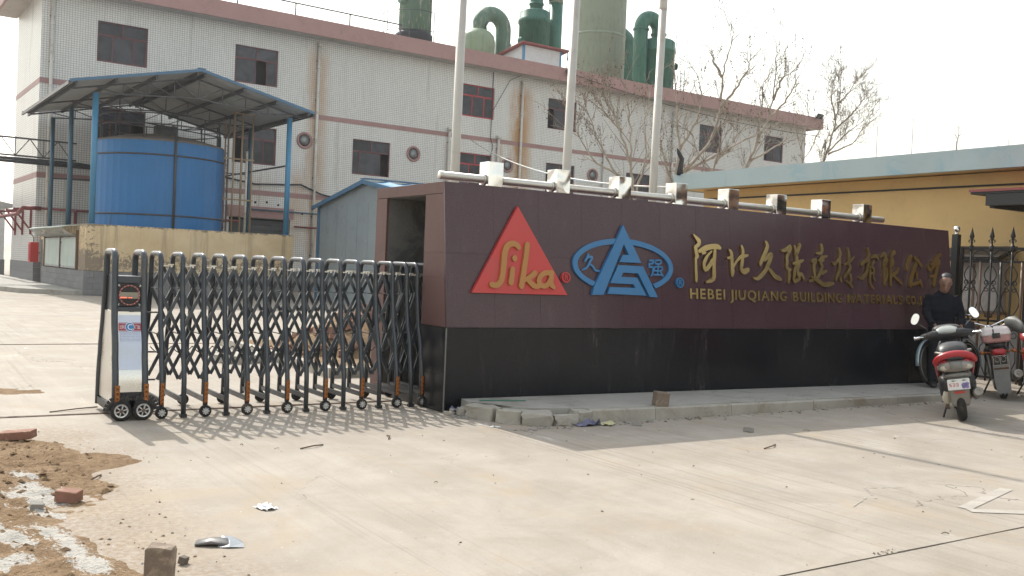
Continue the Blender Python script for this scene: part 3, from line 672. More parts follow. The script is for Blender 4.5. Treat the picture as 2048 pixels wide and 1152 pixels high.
# kerb stones: long intact stretch in pieces with cracks between, then broken blocks
ks = [(1.12,1.95),(1.955,3.05),(3.056,4.42),(4.426,6.05),(6.055,7.72)]
def edge_y(x):
    for (x0,y0),(x1,y1) in zip(pts_edge[:-1], pts_edge[1:]):
        if x0 <= x <= x1: return y0+(y1-y0)*(x-x0)/(x1-x0)
    return pts_edge[-1][1]
for a, c in ks:
    b = MB()
    nseg = max(2, int((c-a)/.16))
    prof = []
    for k in range(nseg+1):
        x = a+(c-a)*k/nseg
        y = edge_y(x); z = ztop(x)-.004
        j = _rng.uniform(-.006,.006)
        prof.append([(x, y+.074+j, -.01), (x, y+.074+j, z), (x, y+.012+j*.5, z+_rng.uniform(-.003,.003)), (x, y+j*.5, z-.014), (x, y-.006, -.01)])
    n = len(prof[0])
    b.add([p for r in prof for p in r], [(i*n+k, i*n+k+1, (i+1)*n+k+1, (i+1)*n+k) for i in range(nseg) for k in range(n-1)]+[tuple(range(n))[::-1], tuple(nseg*n+k for k in range(n))])
    b.build('kerb_stone', X['kerb'], sidewalk)
def rock(b, c, s, seed, rz=0, n=2, jag=.18, tilt=0):
    rg = random.Random(seed)
    bm = bmesh.new(); bmesh.ops.create_cube(bm, size=1)
    bmesh.ops.bevel(bm, geom=bm.edges[:], offset=.05, segments=1, affect='EDGES')
    bmesh.ops.subdivide_edges(bm, edges=[e for e in bm.edges if e.calc_length() > .4], cuts=n)
    Mr = Matrix.Rotation(rz, 4, 'Z') @ Matrix.Rotation(tilt, 4, 'X')
    for v in bm.verts:
        v.co += Vector((rg.uniform(-1,1), rg.uniform(-1,1), rg.uniform(-1,1)))*jag*.25
        v.co = Mr @ Vector((v.co.x*s[0], v.co.y*s[1], v.co.z*s[2]))+Vector(c)
    bm.verts.index_update()
    b.add([v.co.copy() for v in bm.verts], [[v.index for v in f.verts] for f in bm.faces])
    bm.free()
for i, (c, s, rz, tl) in enumerate([((.20,-.47,.06),(.34,.17,.15),R(-68),.05),((.35,-.74,.055),(.24,.20,.14),R(-50),-.08),((.52,-.93,.05),(.30,.20,.15),R(-28),.1),
                           ((.80,-1.01,.045),(.26,.15,.11),R(-4),-.10),((1.02,-1.0,.065),(.17,.17,.13),R(-6),.02),((.13,-.20,.04),(.13,.10,.08),.5,.1),((.05,-.10,.03),(.12,.05,.05),.9,.2),((-.02,-.16,.02),(.10,.06,.04),2.0,.1)]):
    b = MB(); rock(b, c, s, 20+i, rz, 2, .22, tl)
    b.build('broken_kerb_piece', X['kerb'], sidewalk)
# ------------------------------------------------------------------ sign wall
WL, WH, WB = 8.90, 2.40, .885          # length, height, top of the black base
def face_y(z):                          # the maroon face leans back
    return (z-WB)*.1113
sign = thing('sign_wall', 'long maroon granite sign wall on a black base with two emblems and gold lettering', 'sign wall')
b = MB()
# hollow concrete core: front slab, back slab, roof slab, closed right end
b.prism([(.035,0),(.035,WB),(face_y(WH)+.022,WH-.02),(.56,WH-.02),(.56,0)], WL-.05, lambda u,v,w: (.03+w, u, v))
b.box((.03,1.52,0), (WL-.02,1.80,WH-.02)); b.box((.03,.561,2.275), (WL-.02,1.519,WH-.021)); b.box((3.6,.561,0), (WL-.02,1.519,2.274))
b.build('core', X['core'], sign)
rg = random.Random(11)
G4 = .0009
def face_panel(x0, x1, z0, z1, mat, y0, y1, name='granite_panel'):
    b = MB(); j = rg.uniform(-.0006,.0006); t = .03
    b.add([(x0+G4,y0+j,z0+G4),(x1-G4,y0+j,z0+G4),(x1-G4,y1+j,z1-G4),(x0+G4,y1+j,z1-G4),
           (x0+G4,y0+t,z0+G4),(x1-G4,y0+t,z0+G4),(x1-G4,y1+t,z1-G4),(x0+G4,y1+t,z1-G4)],
          [(0,1,2,3),(7,6,5,4),(0,4,5,1),(1,5,6,2),(2,6,7,3),(3,7,4,0)])
    return b.build(name, mat, sign)
ncol = 15
for i in range(ncol):
    x0, x1 = i*WL/ncol, (i+1)*WL/ncol
    face_panel(x0, x1, WB, 1.66, X['maroon'], 0.0, face_y(1.66))
    face_panel(x0, x1, 1.66, WH, X['maroon'], face_y(1.66), face_y(WH))
    face_panel(x0, x1, 0.0, WB-.006, X['black'], .012, .012)
# left end face panels round the opening
def end_panel(y0, y1, z0, z1, mat, slope=False):
    b = MB(); j = rg.uniform(-.0006,.0006); x0 = j; x1 = .029
    f = (lambda z: face_y(z)+.031) if slope else (lambda z: y0)
    b.add([(x0,f(z0)+G4,z0+G4),(x0,y1-G4,z0+G4),(x0,y1-G4,z1-G4),(x0,f(z1)+G4,z1-G4),(x1,f(z0)+G4,z0+G4),(x1,y1-G4,z0+G4),(x1,y1-G4,z1-G4),(x1,f(z1)+G4,z1-G4)],
          [(0,1,2,3),(7,6,5,4),(0,4,5,1),(1,5,6,2),(2,6,7,3),(3,7,4,0)])
    return b.build('granite_panel', mat, sign)
for z0, z1 in ((WB,1.40),(1.40,1.66),(1.66,2.275)):
    end_panel(0, .565, z0, z1, X['maroon_e'], True)
b = MB(); b.box((0,.044,.39), (.029,.563,WB-.006)); b.build('granite_panel', X['black'], sign)
b = MB(); b.box((0.001,.044,.002), (.029,.563,.386)); b.build('granite_panel', X['black'], sign)
for z0, z1 in ((0.0,.5),(.5,1.1),(1.1,1.66),(1.66,2.275)):
    end_panel(1.519, 1.80, z0, z1, X['maroon_e'])
for y0, y1 in ((.175,.60),(.60,.93),(.93,1.26),(1.26,1.80)):
    end_panel(y0, y1, 2.279, WH, X['maroon_e'])
for i in range(8):                      # coping slabs
    b = MB(); b.box((i*WL/8+.002, face_y(WH)+.032, WH-.02+.001), ((i+1)*WL/8-.002, 1.80, WH)); b.build('coping_slab', X['maroon'], sign)
b = MB(); b.box((WL-.019,.2,0), (WL+.004,1.80,WH)); b.build('end_slab', X['maroon'], sign)
b = MB()                                # metal corner strip and white putty along the base
b.box((-.002,-.002,0), (.008,.011,WB-.007)); b.build('corner_strip', X['core'], sign)

# ---- lettering and emblems lie on the sloping face
_n = Vector((0, -1, .1113)).normalized()
def onface(u, v, w):
    p = Vector((u, face_y(v), v))+_n*w
    return (p.x, p.y, p.z)
def stroke_poly(s):
    pts = [Vector((p[0], p[1])) for p in s]; ws = [p[2]/2 for p in s]
    # smooth the centre line
    P = []; W = []
    for i in range(len(pts)-1):
        p0 = pts[max(i-1,0)]; p1 = pts[i]; p2 = pts[i+1]; p3 = pts[min(i+2,len(pts)-1)]
        for k in range(4):
            t = k/4
            q = .5*((2*p1)+(p2-p0)*t+(2*p0-5*p1+4*p2-p3)*t*t+(3*p1-p0-3*p2+p3)*t**3)
            P.append(q); W.append(ws[i]+(ws[i+1]-ws[i])*t)
    P.append(pts[-1]); W.append(ws[-1])
    return P, W
def stroke(b, s, d, base, mi=0):
    """one brush stroke: flat front, rounded ends"""
    P, W = stroke_poly(s)
    N = len(P); L = []; Rr = []
    for i in range(N):
        t = (P[min(i+1,N-1)]-P[max(i-1,0)])
        if t.length < 1e-6: t = Vector((0,-1))
        t.normalize(); nn = Vector((-t.y, t.x))
        L.append(P[i]+nn*W[i]); Rr.append(P[i]-nn*W[i])
    t0 = (P[0]-P[1]).normalized(); t1 = (P[-1]-P[-2]).normalized()
    def cap(c, r, a, d_):
        n_ = Vector((-d_.y, d_.x)); return [c+(n_*math.cos(x)+d_*math.sin(x))*r for x in (math.pi*.2, math.pi*.5, math.pi*.8)]
    # quads along the stroke
    V = []; F = []
    for i in range(N):
        for q, h in ((L[i], base), (L[i], d), (Rr[i], d), (Rr[i], base)):
            V.append(onface(q.x, q.y, h))
    for i in range(N-1):
        for k in range(3):
            F.append((i*4+k, i*4+k+1, (i+1)*4+k+1, (i+1)*4+k))
    b.add(V, F, mi)
    for c, r, dd in ((P[0], W[0], t0), (P[-1], W[-1], t1)):
        arc = cap(c, r, 0, dd)
        nn = Vector((-dd.y, dd.x))
        poly = [c+nn*r]+arc+[c-nn*r]
        n = len(poly)
        b.add([onface(p.x,p.y,d) for p in poly]+[onface(p.x,p.y,base) for p in poly], [tuple(range(n))]+[(i,i+1,i+1+n,i+n) for i in range(n-1)], mi)
def strokes(name, ss, d, base, mat, parent, step=.0009, **pr):
    b = MB()
    for i, s in enumerate(ss): stroke(b, s, d+i*step, base)
    return b.build(name, mat, parent, **pr)
# red triangle with the word in ochre
tri = MB(); tri.prism(TRI, .045, onface)
tri = tri.build('triangle_emblem', X['emred'], sign)
strokes('letter', SIKA['S'], .072, .046, X['emyel'], tri)
strokes('letter', SIKA['i'], .072, .046, X['emyel'], tri)
strokes('letter', SIKA['k'], .072, .046, X['emyel'], tri)
strokes('letter', SIKA['a'], .072, .046, X['emyel'], tri)
def registered(cu, cv, r, mat, mat2, parent):
    b = MB()
    n = 24
    disc = [(cu+r*math.cos(2*math.pi*k/n), cv+r*math.sin(2*math.pi*k/n)) for k in range(n)]
    b.prism(disc, .022, onface)
    o = b.build('registered_mark', mat2, parent)
    b = MB()
    V = []; F = []
    for k in range(n):
        a = 2*math.pi*k/n
        for rr, w in ((r*.80,.023),(r*.80,.034),(r*1.04,.034),(r*1.04,0)): V.append(onface(cu+rr*math.cos(a), cv+rr*math.sin(a), w))
        for q in range(3): F.append((k*4+q, ((k+1)%n)*4+q, ((k+1)%n)*4+q+1, k*4+q+1))
    b.add(V, F)
    s = r*.5; w = r*.2
    for i, pl in enumerate(([(-.55,-.9,w),(-.55,.9,w)], [(-.55,.85,w),(.25,.85,w),(.5,.45,w),(.2,.05,w),(-.5,.05,w)], [(0,.05,w),(.6,-.9,w)])):
        stroke(b, [(cu+x*s, cv+y*s, w_) for x, y, w_ in pl], .034+i*.0008, .023)
    b.build('ring', mat, o)
registered(REGR[0][0], REGR[0][1], .058, X['emred'], M('emblem_dark_red', (.22,.02,.03), .5), sign)
# blue oval emblem
ov = MB()
CU, CV = 2.378, 1.605
A0, B0, A1, B1 = .757, .318, .690, .254
a0, a1 = math.radians(231), math.radians(-52)
n = 56
V = []; F = []
for k in range(n+1):
    a = a0+(a1-a0)*k/n
    for (aa, bb), w in (((A0,B0),0),((A0,B0),.030),((A1,B1),.030),((A1,B1),0)):
        V.append(onface(CU+aa*math.cos(a), CV+bb*math.sin(a), w))
for k in range(n):
    for q in range(3): F.append((k*4+q, (k+1)*4+q, (k+1)*4+q+1, k*4+q+1))
ov.add(V, F)
oval = ov.build('oval_emblem', X['emblue'], sign)
b = MB(); b.prism(AUP, .042, onface); b.build('monogram_upper', X['emblue'], oval)
b = MB(); b.prism(ADN, .042, onface); b.build('monogram_lower', X['emblue'], oval)
strokes('character', JIU, .022, 0, X['emblue'], oval); strokes('character', QIANG, .022, 0, X['emblue'], oval)
registered(REGB[0][0], REGB[0][1], .060, X['emblue'], M('emblem_dark_blue', (.015,.06,.14), .5), sign)
# gilt calligraphy and the English line below it
for k, ss in CALLI.items():
    strokes('gold_character', ss, .034, .004, X['gold'], sign, .0007)
line = 'HEBEI JIUQIANG BUILDING MATERIALS CO.,LTD'
gl = {}
for ch in set(line.replace(' ', '')):
    me = text_mesh(ch, 1.0, .12, .016)
    xs_ = [v.co.x for v in me.vertices]
    gl[ch] = (me, min(xs_), max(xs_))
H_E = max(v.co.y for v in gl['H'][0].vertices)
words = {0:(3.408,4.006), 6:(4.095,5.147), 15:(5.268,6.272), 24:(6.390,7.628), 34:(7.72,8.36)}
i0 = 0
for wd in line.split(' '):
    st_ = line.index(wd, i0); i0 = st_+len(wd)
    xa, xb = words[st_]
    tot = sum(gl[c][2]-gl[c][1] for c in wd)+.17*(len(wd)-1)
    s = (xb-xa)/tot; sv = .123/H_E
    x = xa
    for c in wd:
        me, mn, mx = gl[c]
        b = MB()
        b.add([onface(x+(v.co.x-mn)*s, 1.248+v.co.y*sv, .004+(v.co.z+.06)*.17) for v in me.vertices], [tuple(p.vertices) for p in me.polygons])
        b.build('gold_letter', X['gold'], sign)
        x += (mx-mn+.17)*s

# ------------------------------------------------------------------ steel rail with square blocks along the top
rail = thing('steel_rail', 'stainless steel pipe rail with eight square blocks along the top of the sign wall', 'rail', (0,.68,WH))
b = MB(); b.tube([(.22,0,.115),(7.97,0,.115)], .046, 16); b.lathe([(.046,-.004),(.05,0),(.046,.006),(.02,.012),(0,.014)], 16, (.22,0,.115), (-1,0,0))
b.build('pipe', X['steel_b'], rail)
for i in range(8):
    x = .885+.9415*i
    b = MB(); b.bbox((x-.098,-.10,.001), (x+.098,.10,.315), .006); bl = b.build('block', X['steel'], rail)
    # hammered sheet is never quite flat: dent the faces slightly
    b = MB(); b.lathe([(.062,0),(.070,.008),(.062,.018),(.048,.02)], 18, (x-.098,0,.115), (-1,0,0)); b.build('collar', X['steel_b'], rail)
    b = MB(); b.lathe([(.062,0),(.070,.008),(.062,.018),(.048,.02)], 18, (x+.098,0,.115), (1,0,0)); b.build('collar', X['steel_b'], rail)

# ------------------------------------------------------------------ flagpoles behind the wall
for i, (x, y, lx, lab) in enumerate(((2.47,4.33,.004,'tall pale flagpole behind the left end of the sign wall, nearest the red triangle'),
                                (4.60,4.35,.017,'tall pale flagpole rising behind the blue oval emblem, middle of three'),
                                (6.73,4.60,.016,'tall pale flagpole with a collar joint behind the gold characters, rightmost of three'))):
    t = thing('flagpole', lab, 'flagpole', (x-lx*2.8, y, 0), 0, 'flagpoles behind the sign wall', rot=(0, lx, 0))
    b = MB(); b.tube([(0,0,0),(0,0,6.3)], [.074,.070], 20); b.build('lower_pole', X['pole'], t)
    b = MB(); b.lathe([(.070,0),(.074,.04),(.073,.22),(.055,.30)], 20, (0,0,6.3)); b.build('joint_collar', X['pole'], t)
    b = MB(); b.tube([(0,0,6.55),(0,0,11)], [.054,.040], 16); b.build('upper_pole', X['pole'], t)
    b = MB(); b.lathe([(.17,0),(.17,.02),(.09,.025),(.085,.09),(.075,.1)], 20, (0,0,0)); b.build('base_plate', X['pole'], t)

# ------------------------------------------------------------------ folding gate
gate = thing('folding_gate', 'grey folding sliding gate with scissor lattice and a drive head with banner', 'gate', (-2.7,.88,0))
GX, GY = -2.7, .88
def half_w(z):
    for (z0,w0),(z1,w1) in zip(PROF[:-1], PROF[1:]):
        if z0 <= z <= z1:
            t = (z-z0)/(z1-z0); t = t*t*(3-2*t); return w0+(w1-w0)*t
    return PROF[-1][1]
PROF = [(0,.395),(.34,.385),(.62,.33),(.95,.245),(1.2,.205),(1.40,.195),(1.6,.195)]
def hoop_pts(bottom_n, bottom_f, x=0):
    pts = []
    zs = [.34,.45,.55,.65,.75,.85,.95,1.05,1.2,1.38]
    near = [(x, -half_w(bottom_n), bottom_n)]+[(x, -half_w(z), z) for z in zs if z > bottom_n]
    top = []
    w = half_w(1.45); r = .085
    for k in range(1, 8):
        a = math.pi/2*k/8
        top.append((x, -w+r-r*math.cos(a), 1.437+r*math.sin(a)))
    for k in range(8, 0, -1):
        a = math.pi/2*k/8
        top.append((x, w-r+r*math.cos(a), 1.437+r*math.sin(a)))
    farr = [(x, half_w(z), z) for z in reversed(zs) if z > bottom_f]+[(x, half_w(bottom_f), bottom_f)]
    return near+top+farr
def gate_wheel(parent, x, y, r, out):
    b = MB(); b.lathe([(r*.62,-.018),(r*.92,-.022),(r,-.012),(r,.012),(r*.92,.022),(r*.62,.018)], 20, (x,y,r), (0,out,0)); w = b.build('wheel', X['tyre'], parent)
    b = MB(); b.lathe([(r*.62,.0),(r*.60,.018),(r*.5,.012),(0,.010)], 18, (x,y,r), (0,out,0))
    for k in range(8):
        a = 2*math.pi*k/8
        p = Vector((x+r*.2*math.cos(a), y+out*.016, r+r*.2*math.sin(a))); q = Vector((x+r*.58*math.cos(a), y+out*.018, r+r*.58*math.sin(a)))
        b.bar(p, q, r*.20, .012)
    b.lathe([(r*.22,.012),(r*.2,.026),(0,.03)], 12, (x,y,r), (0,out,0))
    b.build('hub_cap', X['alloy'], w)
def reflector(parent, x, y, z0, z1, w=.034):
    b = MB(); b.bbox((x-w/2,y-.012,z0), (x+w/2,y+.004,z1), .004); r = b.build('amber_reflector', X['amber'], parent)
    b = MB()
    n = 5
    for k in range(n):
        z = z0+(z1-z0)*(k+.5)/n
        b.prism([(x-w*.34,z-.012),(x,z+.004),(x+w*.34,z-.012),(x+w*.34,z-.002),(x,z+.015),(x-w*.34,z-.002)], -.003, lambda u,v,ww: (u, y-.0122+ww, v))
    b.build('chevrons', X['amber2'], r)
hx = [.2*i for i in range(13)]+[2.57,2.70,2.83]      # local to the gate root
hoop_mesh = {}
for i, x in enumerate(hx):
    wheel = i % 2 == 0
    bn, bf = (.11,.11) if wheel else (.035,.10)
    key = wheel
    if key not in hoop_mesh:
        b = MB(); b.tube(hoop_pts(bn, bf), .0235, 10)
        o = b.build('hoop', X['gate'], gate, (x,0,0)); hoop_mesh[key] = o.data
    else:
        o = link('hoop', hoop_mesh[key], gate, (x,0,0))
    b = MB()
    b.bar((x,-half_w(.12)+.02,.155), (x,half_w(.12)-.02,.155), .022, .045); b.build('cross_rail', X['steel_b'] if False else X['gate'], gate)
    if wheel:
        gate_wheel(gate, x, -half_w(.06)-.012, .056, -1)
        gate_wheel(gate, x, half_w(.06)+.012, .056, 1)
        reflector(gate, x, -half_w(.25)-.024, .13, .33)
    else:
        b = MB(); b.cbox((x,-half_w(.03),.02), (.058,.052,.03)); b.build('foot_cap', X['gate_d'], gate)
# scissor lattice on two planes
SL = .2/.46
def lattice(yf, side):
    ztop_, zbot = 1.405, .335
    for s in (1, -1):                   # shorter bars that start at the end hoops
        for k in (1, 2):
            z0 = ztop_-(k-.5)*.428
            j = (z0-zbot)/.428
            x0 = hx[0] if s == 1 else hx[-1]
            q = j if s == 1 else len(hx)-1-j
            jj = min(int(q), len(hx)-2); xe = hx[jj]+(hx[jj+1]-hx[jj])*(q-jj)
            yt = side*(half_w(1.3)-.04)+.010*s
            b = MB(); b.bar((x0,yt,z0), (xe,yt+side*.02,zbot), .030, .016, up=(0,side,0)); b.build('lattice_bar', X['gate'], gate)
    for i in range(len(hx)):
        for s in (1, -1):
            pts = []
            if i == len(hx)-1: continue
            p0 = ((hx[i]+hx[i+1])/2, ztop_)
            # follow the hoop spacing so that compressed bays stay aligned
            bays = (ztop_-zbot)/.428
            i_ = i+.5; j = i_+s*bays
            if j < 0:
                zb = ztop_-i_*.428; j = 0
            elif j > len(hx)-1:
                zb = ztop_-(len(hx)-1-i_)*.428; j = len(hx)-1
            else: zb = zbot
            if zb > ztop_-.1: continue
            jj = min(int(j), len(hx)-2); xe = hx[jj]+(hx[jj+1]-hx[jj])*(j-jj)
            off = .010*s
            yt, yb = side*(half_w(1.3)-.045)+off, side*(half_w(1.3)-.045+.03)+off
            b = MB(); b.bar((p0[0],yt,p0[1]), (xe,yb,zb), .030, .016, up=(0,side,0)); b.build('lattice_bar', X['gate'], gate)
lattice(None, -1); lattice(None, 1)
b = MB()
for i in range(len(hx)-1):
    x = (hx[i]+hx[i+1])/2
    for sd in (-1, 1):
        y = sd*(half_w(1.3)-.045)
        b.lathe([(.011,-.022),(.011,.022)], 8, (x,y,1.405), (0,1,0)); b.cbox((x,y,1.42), (.05,.03,.012)); 
        for z in (.977,.549): b.lathe([(.008,-.02),(.008,.03)], 8, (x,y,z), (0,1,0))
    b.bar((x,-half_w(1.3)+.03,1.405), (x,half_w(1.3)-.03,1.405), .012, .012)
b.build('pivot_brackets', X['steel_b'], gate, kind='stuff')
for z in (1.191, .763):
    b = MB()
    for i in range(len(hx)-1):
        xm = hx[i]
        b.lathe([(.006,-.17),(.006,.17)], 6, (xm,0,z), (0,1,0))
    b.build('pivot_pins', X['gate'], gate, kind='stuff')
# drooping control cable between hoops
b = MB()
for i in range(len(hx)-1):
    pts = [(hx[i]+(hx[i+1]-hx[i])*k/8, .13, .62-.07*math.sin(math.pi*k/8)) for k in range(9)]
    b.tube(pts, .005, 5)
b.build('control_cable', X['gate_d'], gate)

# drive head
HX0, HX1 = -.405, -.150          # local x of the two head frames
head = link('drive_head', None, gate)
for x in (HX0, HX1):
    b = MB(); b.tube(hoop_pts(.03,.05,x), .030, 12); b.build('hoop', X['gate'], head)
b = MB()
b.bbox((HX0+.01,-half_w(1.3)-.005,1.235), (HX1-.01,half_w(1.3)-.03,1.30), .006)       # top bar
b.bbox((HX0+.01,-half_w(1.0)-.005,.975), (HX1-.01,half_w(1.0)-.03,1.015), .006)
b.box((HX0+.012,.0,.99), (HX1-.012,half_w(1.0)-.03,1.29))
b.build('housing', X['gate'], head); b = MB()
b.box((HX0+.004,-half_w(.2)-.01,.10), (HX1-.004,-half_w(.2)+.04,.255))      # plinth front
b.box((HX0+.01,-.33,.06), (HX1-.01,.33,.12))
b.bar((HX0,-half_w(.1)-.005,.09), (HX0,half_w(.1),.09), .035, .07); b.bar((HX1,-half_w(.1),.09), (HX1,half_w(.1),.09), .035, .07)
b.build('plinth', X['gate_d'], head)
b = MB()                                   # steel side sheets between hoop legs
V = []; zs = [.14,.3,.5,.7,.85,.97]
for z in zs: V += [(HX0-.004,-half_w(z)+.05,z), (HX0-.004,half_w(z)-.05,z)]
b.add(V, [(2*i,2*i+1,2*i+3,2*i+2) for i in range(len(zs)-1)])
V = [(HX1+.004,p[1],p[2]) for p in V]
b.add(V, [(2*i,2*i+1,2*i+3,2*i+2) for i in range(len(zs)-1)])
b.build('side_sheet', X['sheet'], head, fix=False)
# curved steel front sheet with the banner film on it
def front_y(z):
    t = max(0, min(1, (z-.25)/.71)); return -half_w(z)-.012+.016*math.sin(t*math.pi)*0
def curved(b, x0, x1, z0, z1, off, n=14):
    V = []
    for k in range(n+1):
        z = z0+(z1-z0)*k/n
        V += [(x0, front_y(z)-off, z), (x1, front_y(z)-off, z)]
    b.add(V, [(2*i,2*i+1,2*i+3,2*i+2) for i in range(n)], 0, True)
fx0, fx1 = HX0+.030, HX1-.030
b = MB(); curved(b, fx0, fx1, .255, .972, 0); fs = b.build('front_sheet', X['sheet'], head, fix=False)
b = MB(); curved(b, fx0, fx1, .455, .945, .002); b.build('banner_film', X['banner'], head, fix=False)
b = MB(); curved(b, fx0, fx1, .805, .868, .0035, 4); b.build('maroon_stripe', X['marp'], head, fix=False)
b = MB(); curved(b, fx0, fx1, .872, .876, .0035, 2); curved(b, fx0, fx1, .797, .801, .0035, 2); b.build('thin_stripe', X['marp'], head, fix=False)
fm = (fx0+fx1)/2
def flat_disc(name, r, mat, off, z):
    b = MB(); nn = 28
    b.add([(fm+r*math.cos(2*math.pi*k/nn), front_y(z+r*math.sin(2*math.pi*k/nn))-off, z+r*math.sin(2*math.pi*k/nn)) for k in range(nn)], [tuple(range(nn))])
    return b.build(name, mat, head, fix=False)
flat_disc('logo_edge', .041, X['whitep'], .005, .837); flat_disc('logo_disc', .037, X['bluep'], .0065, .837)
def put_text(name, body, x0, x1, z0, zh, off, mat):
    me = text_mesh(body)
    if not me.vertices: return
    x_ = [v.co.x for v in me.vertices]; y_ = [v.co.y for v in me.vertices]
    b = MB()
    b.add([(x0+(v.co.x-min(x_))/(max(x_)-min(x_))*(x1-x0), front_y(z0+(v.co.y-min(y_))/(max(y_)-min(y_))*zh)-off, z0+(v.co.y-min(y_))/(max(y_)-min(y_))*zh) for v in me.vertices], [tuple(p.vertices) for p in me.polygons])
    b.build(name, mat, head, fix=False)
put_text('logo_letter', 'C', fm-.020, fm+.022, .812, .05, .008, X['whitep'])
put_text('banner_lettering', '达利', fx0+.008, fm-.046, .818, .038, .005, X['whitep'])
put_text('banner_lettering', '门业', fm+.046, fx1-.008, .818, .038, .005, X['whitep'])
put_text('banner_lettering', '自动伸缩门 电动门 道闸 旗杆', fx0+.022, fx1-.022, .768, .012, .004, X['greyp'])
put_text('banner_lettering', '不锈钢 防盗门 卷帘门 制作', fx0+.022, fx1-.022, .746, .014, .004, X['greyp'])
put_text('banner_lettering', '电话: 87798402  13782010502', fx0+.022, fx1-.022, .722, .014, .004, X['greyp'])
b = MB()
for xa, xb, za, zb in ((fx0+.012,fx1-.012,.784,.787),(fx0+.012,fx1-.012,.712,.715),(fx0+.012,fx0+.015,.715,.784),(fx1-.015,fx1-.012,.715,.784)): curved(b, xa, xb, za, zb, .0035, 2)
b.build('text_frame', X['greyp'], head, fix=False)
# LED display above
yd = -half_w(1.15)-.012
b = MB(); b.bbox((fx0-.006,yd,1.02), (fx1+.006,yd+.04,1.232), .005); disp = b.build('display_panel', X['glassd'], head)
b = MB(); b.box((fx0+.012,yd-.002,1.095), (fx1-.012,yd,1.152)); b.build('display_strip', M('dull_mirror_strip', (.26,.25,.21), .25, .5), disp)
b = MB(); nn = 40
for k in range(nn):
    a, a2 = 2*math.pi*k/nn, 2*math.pi*(k+1)/nn
    b.add([(fm+r*math.cos(x), yd-h, 1.126+r*math.sin(x)) for x in (a, a2) for r, h in ((.083,.001),(.083,.006),(.094,.006),(.094,.001))], [(0,4,5,1),(1,5,6,2),(2,6,7,3)])
b.build('led_ring', X['ledring'], disp)
b = MB()
for k in range(18):
    a = 2*math.pi*k/18
    b.cbox((fm+.0885*math.cos(a), yd-.008, 1.126+.0885*math.sin(a)), (.007,.005,.007))
b.build('led_dots', X['leddot'], disp)
b = MB(); b.box((fx0+.016,yd-.005,1.099), (fx0+.075,yd-.002,1.106)); b.box((fm-.006,yd-.005,1.099), (fm+.006,yd-.002,1.104)); b.box((fm+.014,yd-.005,1.099), (fm+.024,yd-.002,1.104))
b.build('lit_segment', X['led'], disp)
b = MB()
for sx in (-1,1):
    for sz in (-1,1):
        for k in range(3): b.cbox((fm+sx*(.088+.004*k), yd-.003, 1.126+sz*(.082+.006*((k*2)%3))), (.010,.004,.006))
b.build('corner_ornament', X['alloy'], disp)
# twin wheels, plinth details
for wx in (HX0+.045, HX1-.02):
    b = MB(); r = .092
    b.lathe([(r*.60,-.022),(r*.94,-.026),(r,-.014),(r,.014),(r*.94,.026),(r*.62,.022)], 24, (wx,-half_w(.1)-.035,r), (0,-1,0)); w = b.build('wheel', X['tyre'], head)
    b = MB()
    for k in range(6):
        a = 2*math.pi*k/6+.3
        b.bar((wx+.014*math.cos(a),-half_w(.1)-.060,r+.014*math.sin(a)), (wx+.055*math.cos(a),-half_w(.1)-.058,r+.055*math.sin(a)), .020, .010)
    nn = 24
    for k in range(nn):
        a, a2 = 2*math.pi*k/nn, 2*math.pi*(k+1)/nn
        b.add([(wx+q*math.cos(x), -half_w(.1)-h, r+q*math.sin(x)) for x in (a,a2) for q, h in ((.048,.062),(.060,.064),(.063,.055))], [(0,3,4,1),(1,4,5,2)])
    b.build('rim', X['alloy'], w)
    b = MB(); b.lathe([(.017,.0),(.016,.012),(0,.016)], 14, (wx,-half_w(.1)-.058,r), (0,-1,0)); b.build('hub', X['rust'], w)
    b = MB(); nn = 12
    pts = [(wx+.112*math.cos(math.pi*k/nn), -half_w(.1)-.03, r+.108*math.sin(math.pi*k/nn)) for k in range(nn+1)]
    for p, q in zip(pts[:-1], pts[1:]): b.bar(p, q, .075, .012, up=(0,1,0))
    b.build('wheel_arch', X['gate_d'], head)
b = MB(); b.box((fm-.028,-half_w(.15)-.022,.085), (fm+.028,-half_w(.15)-.010,.20)); b.build('steel_plate', X['sheet'], head)
reflector(head, HX0+.012, -half_w(.25)-.033, .10, .32, .042); reflector(head, HX1+.006, -half_w(.25)-.033, .12, .33, .042)
b = MB()
for z in (.97,.60,.34): b.bar((HX1+.02,-.2,z), (-.02,-.2,z), .03, .014)
b.build('coupling_bar', X['gate_d'], head)
# ------------------------------------------------------------------ factory and its yard: local frame turned slightly from the sign wall
FA = R(1.97); FO = Vector((1.06, 27.83, 0))
def Fl(x, y, z=0):
    return Vector((FO.x+x*math.cos(FA)-y*math.sin(FA), FO.y+x*math.sin(FA)+y*math.cos(FA), z))
YF = 10.55
fac = thing('factory_building', 'long three storey white tiled factory with pink bands and red window frames', 'factory', Fl(0, YF), FA)
LEN, DEP, TOP = 51.9, 6.75, 13.45
# openings on the front: x0, x1, z0, z1
wins = []
for x in (2.30, 8.62, 21.72, 27.83, 34.3, 40.75, 47.35):
    if x != 34.3: wins.append((x, x+(2.2 if x < 47 else 2.05), 10.17, 12.0))
for x in (2.30, 8.65, 15.07, 21.68, 27.85, 34.3): wins.append((x, x+2.22, 6.24, 8.1))
rounds = [(12.36, 7.70), (18.72, 7.67), (25.0, 7.65), (31.5, 7.66)]
door = (8.6, 11.75, 0, 3.58)
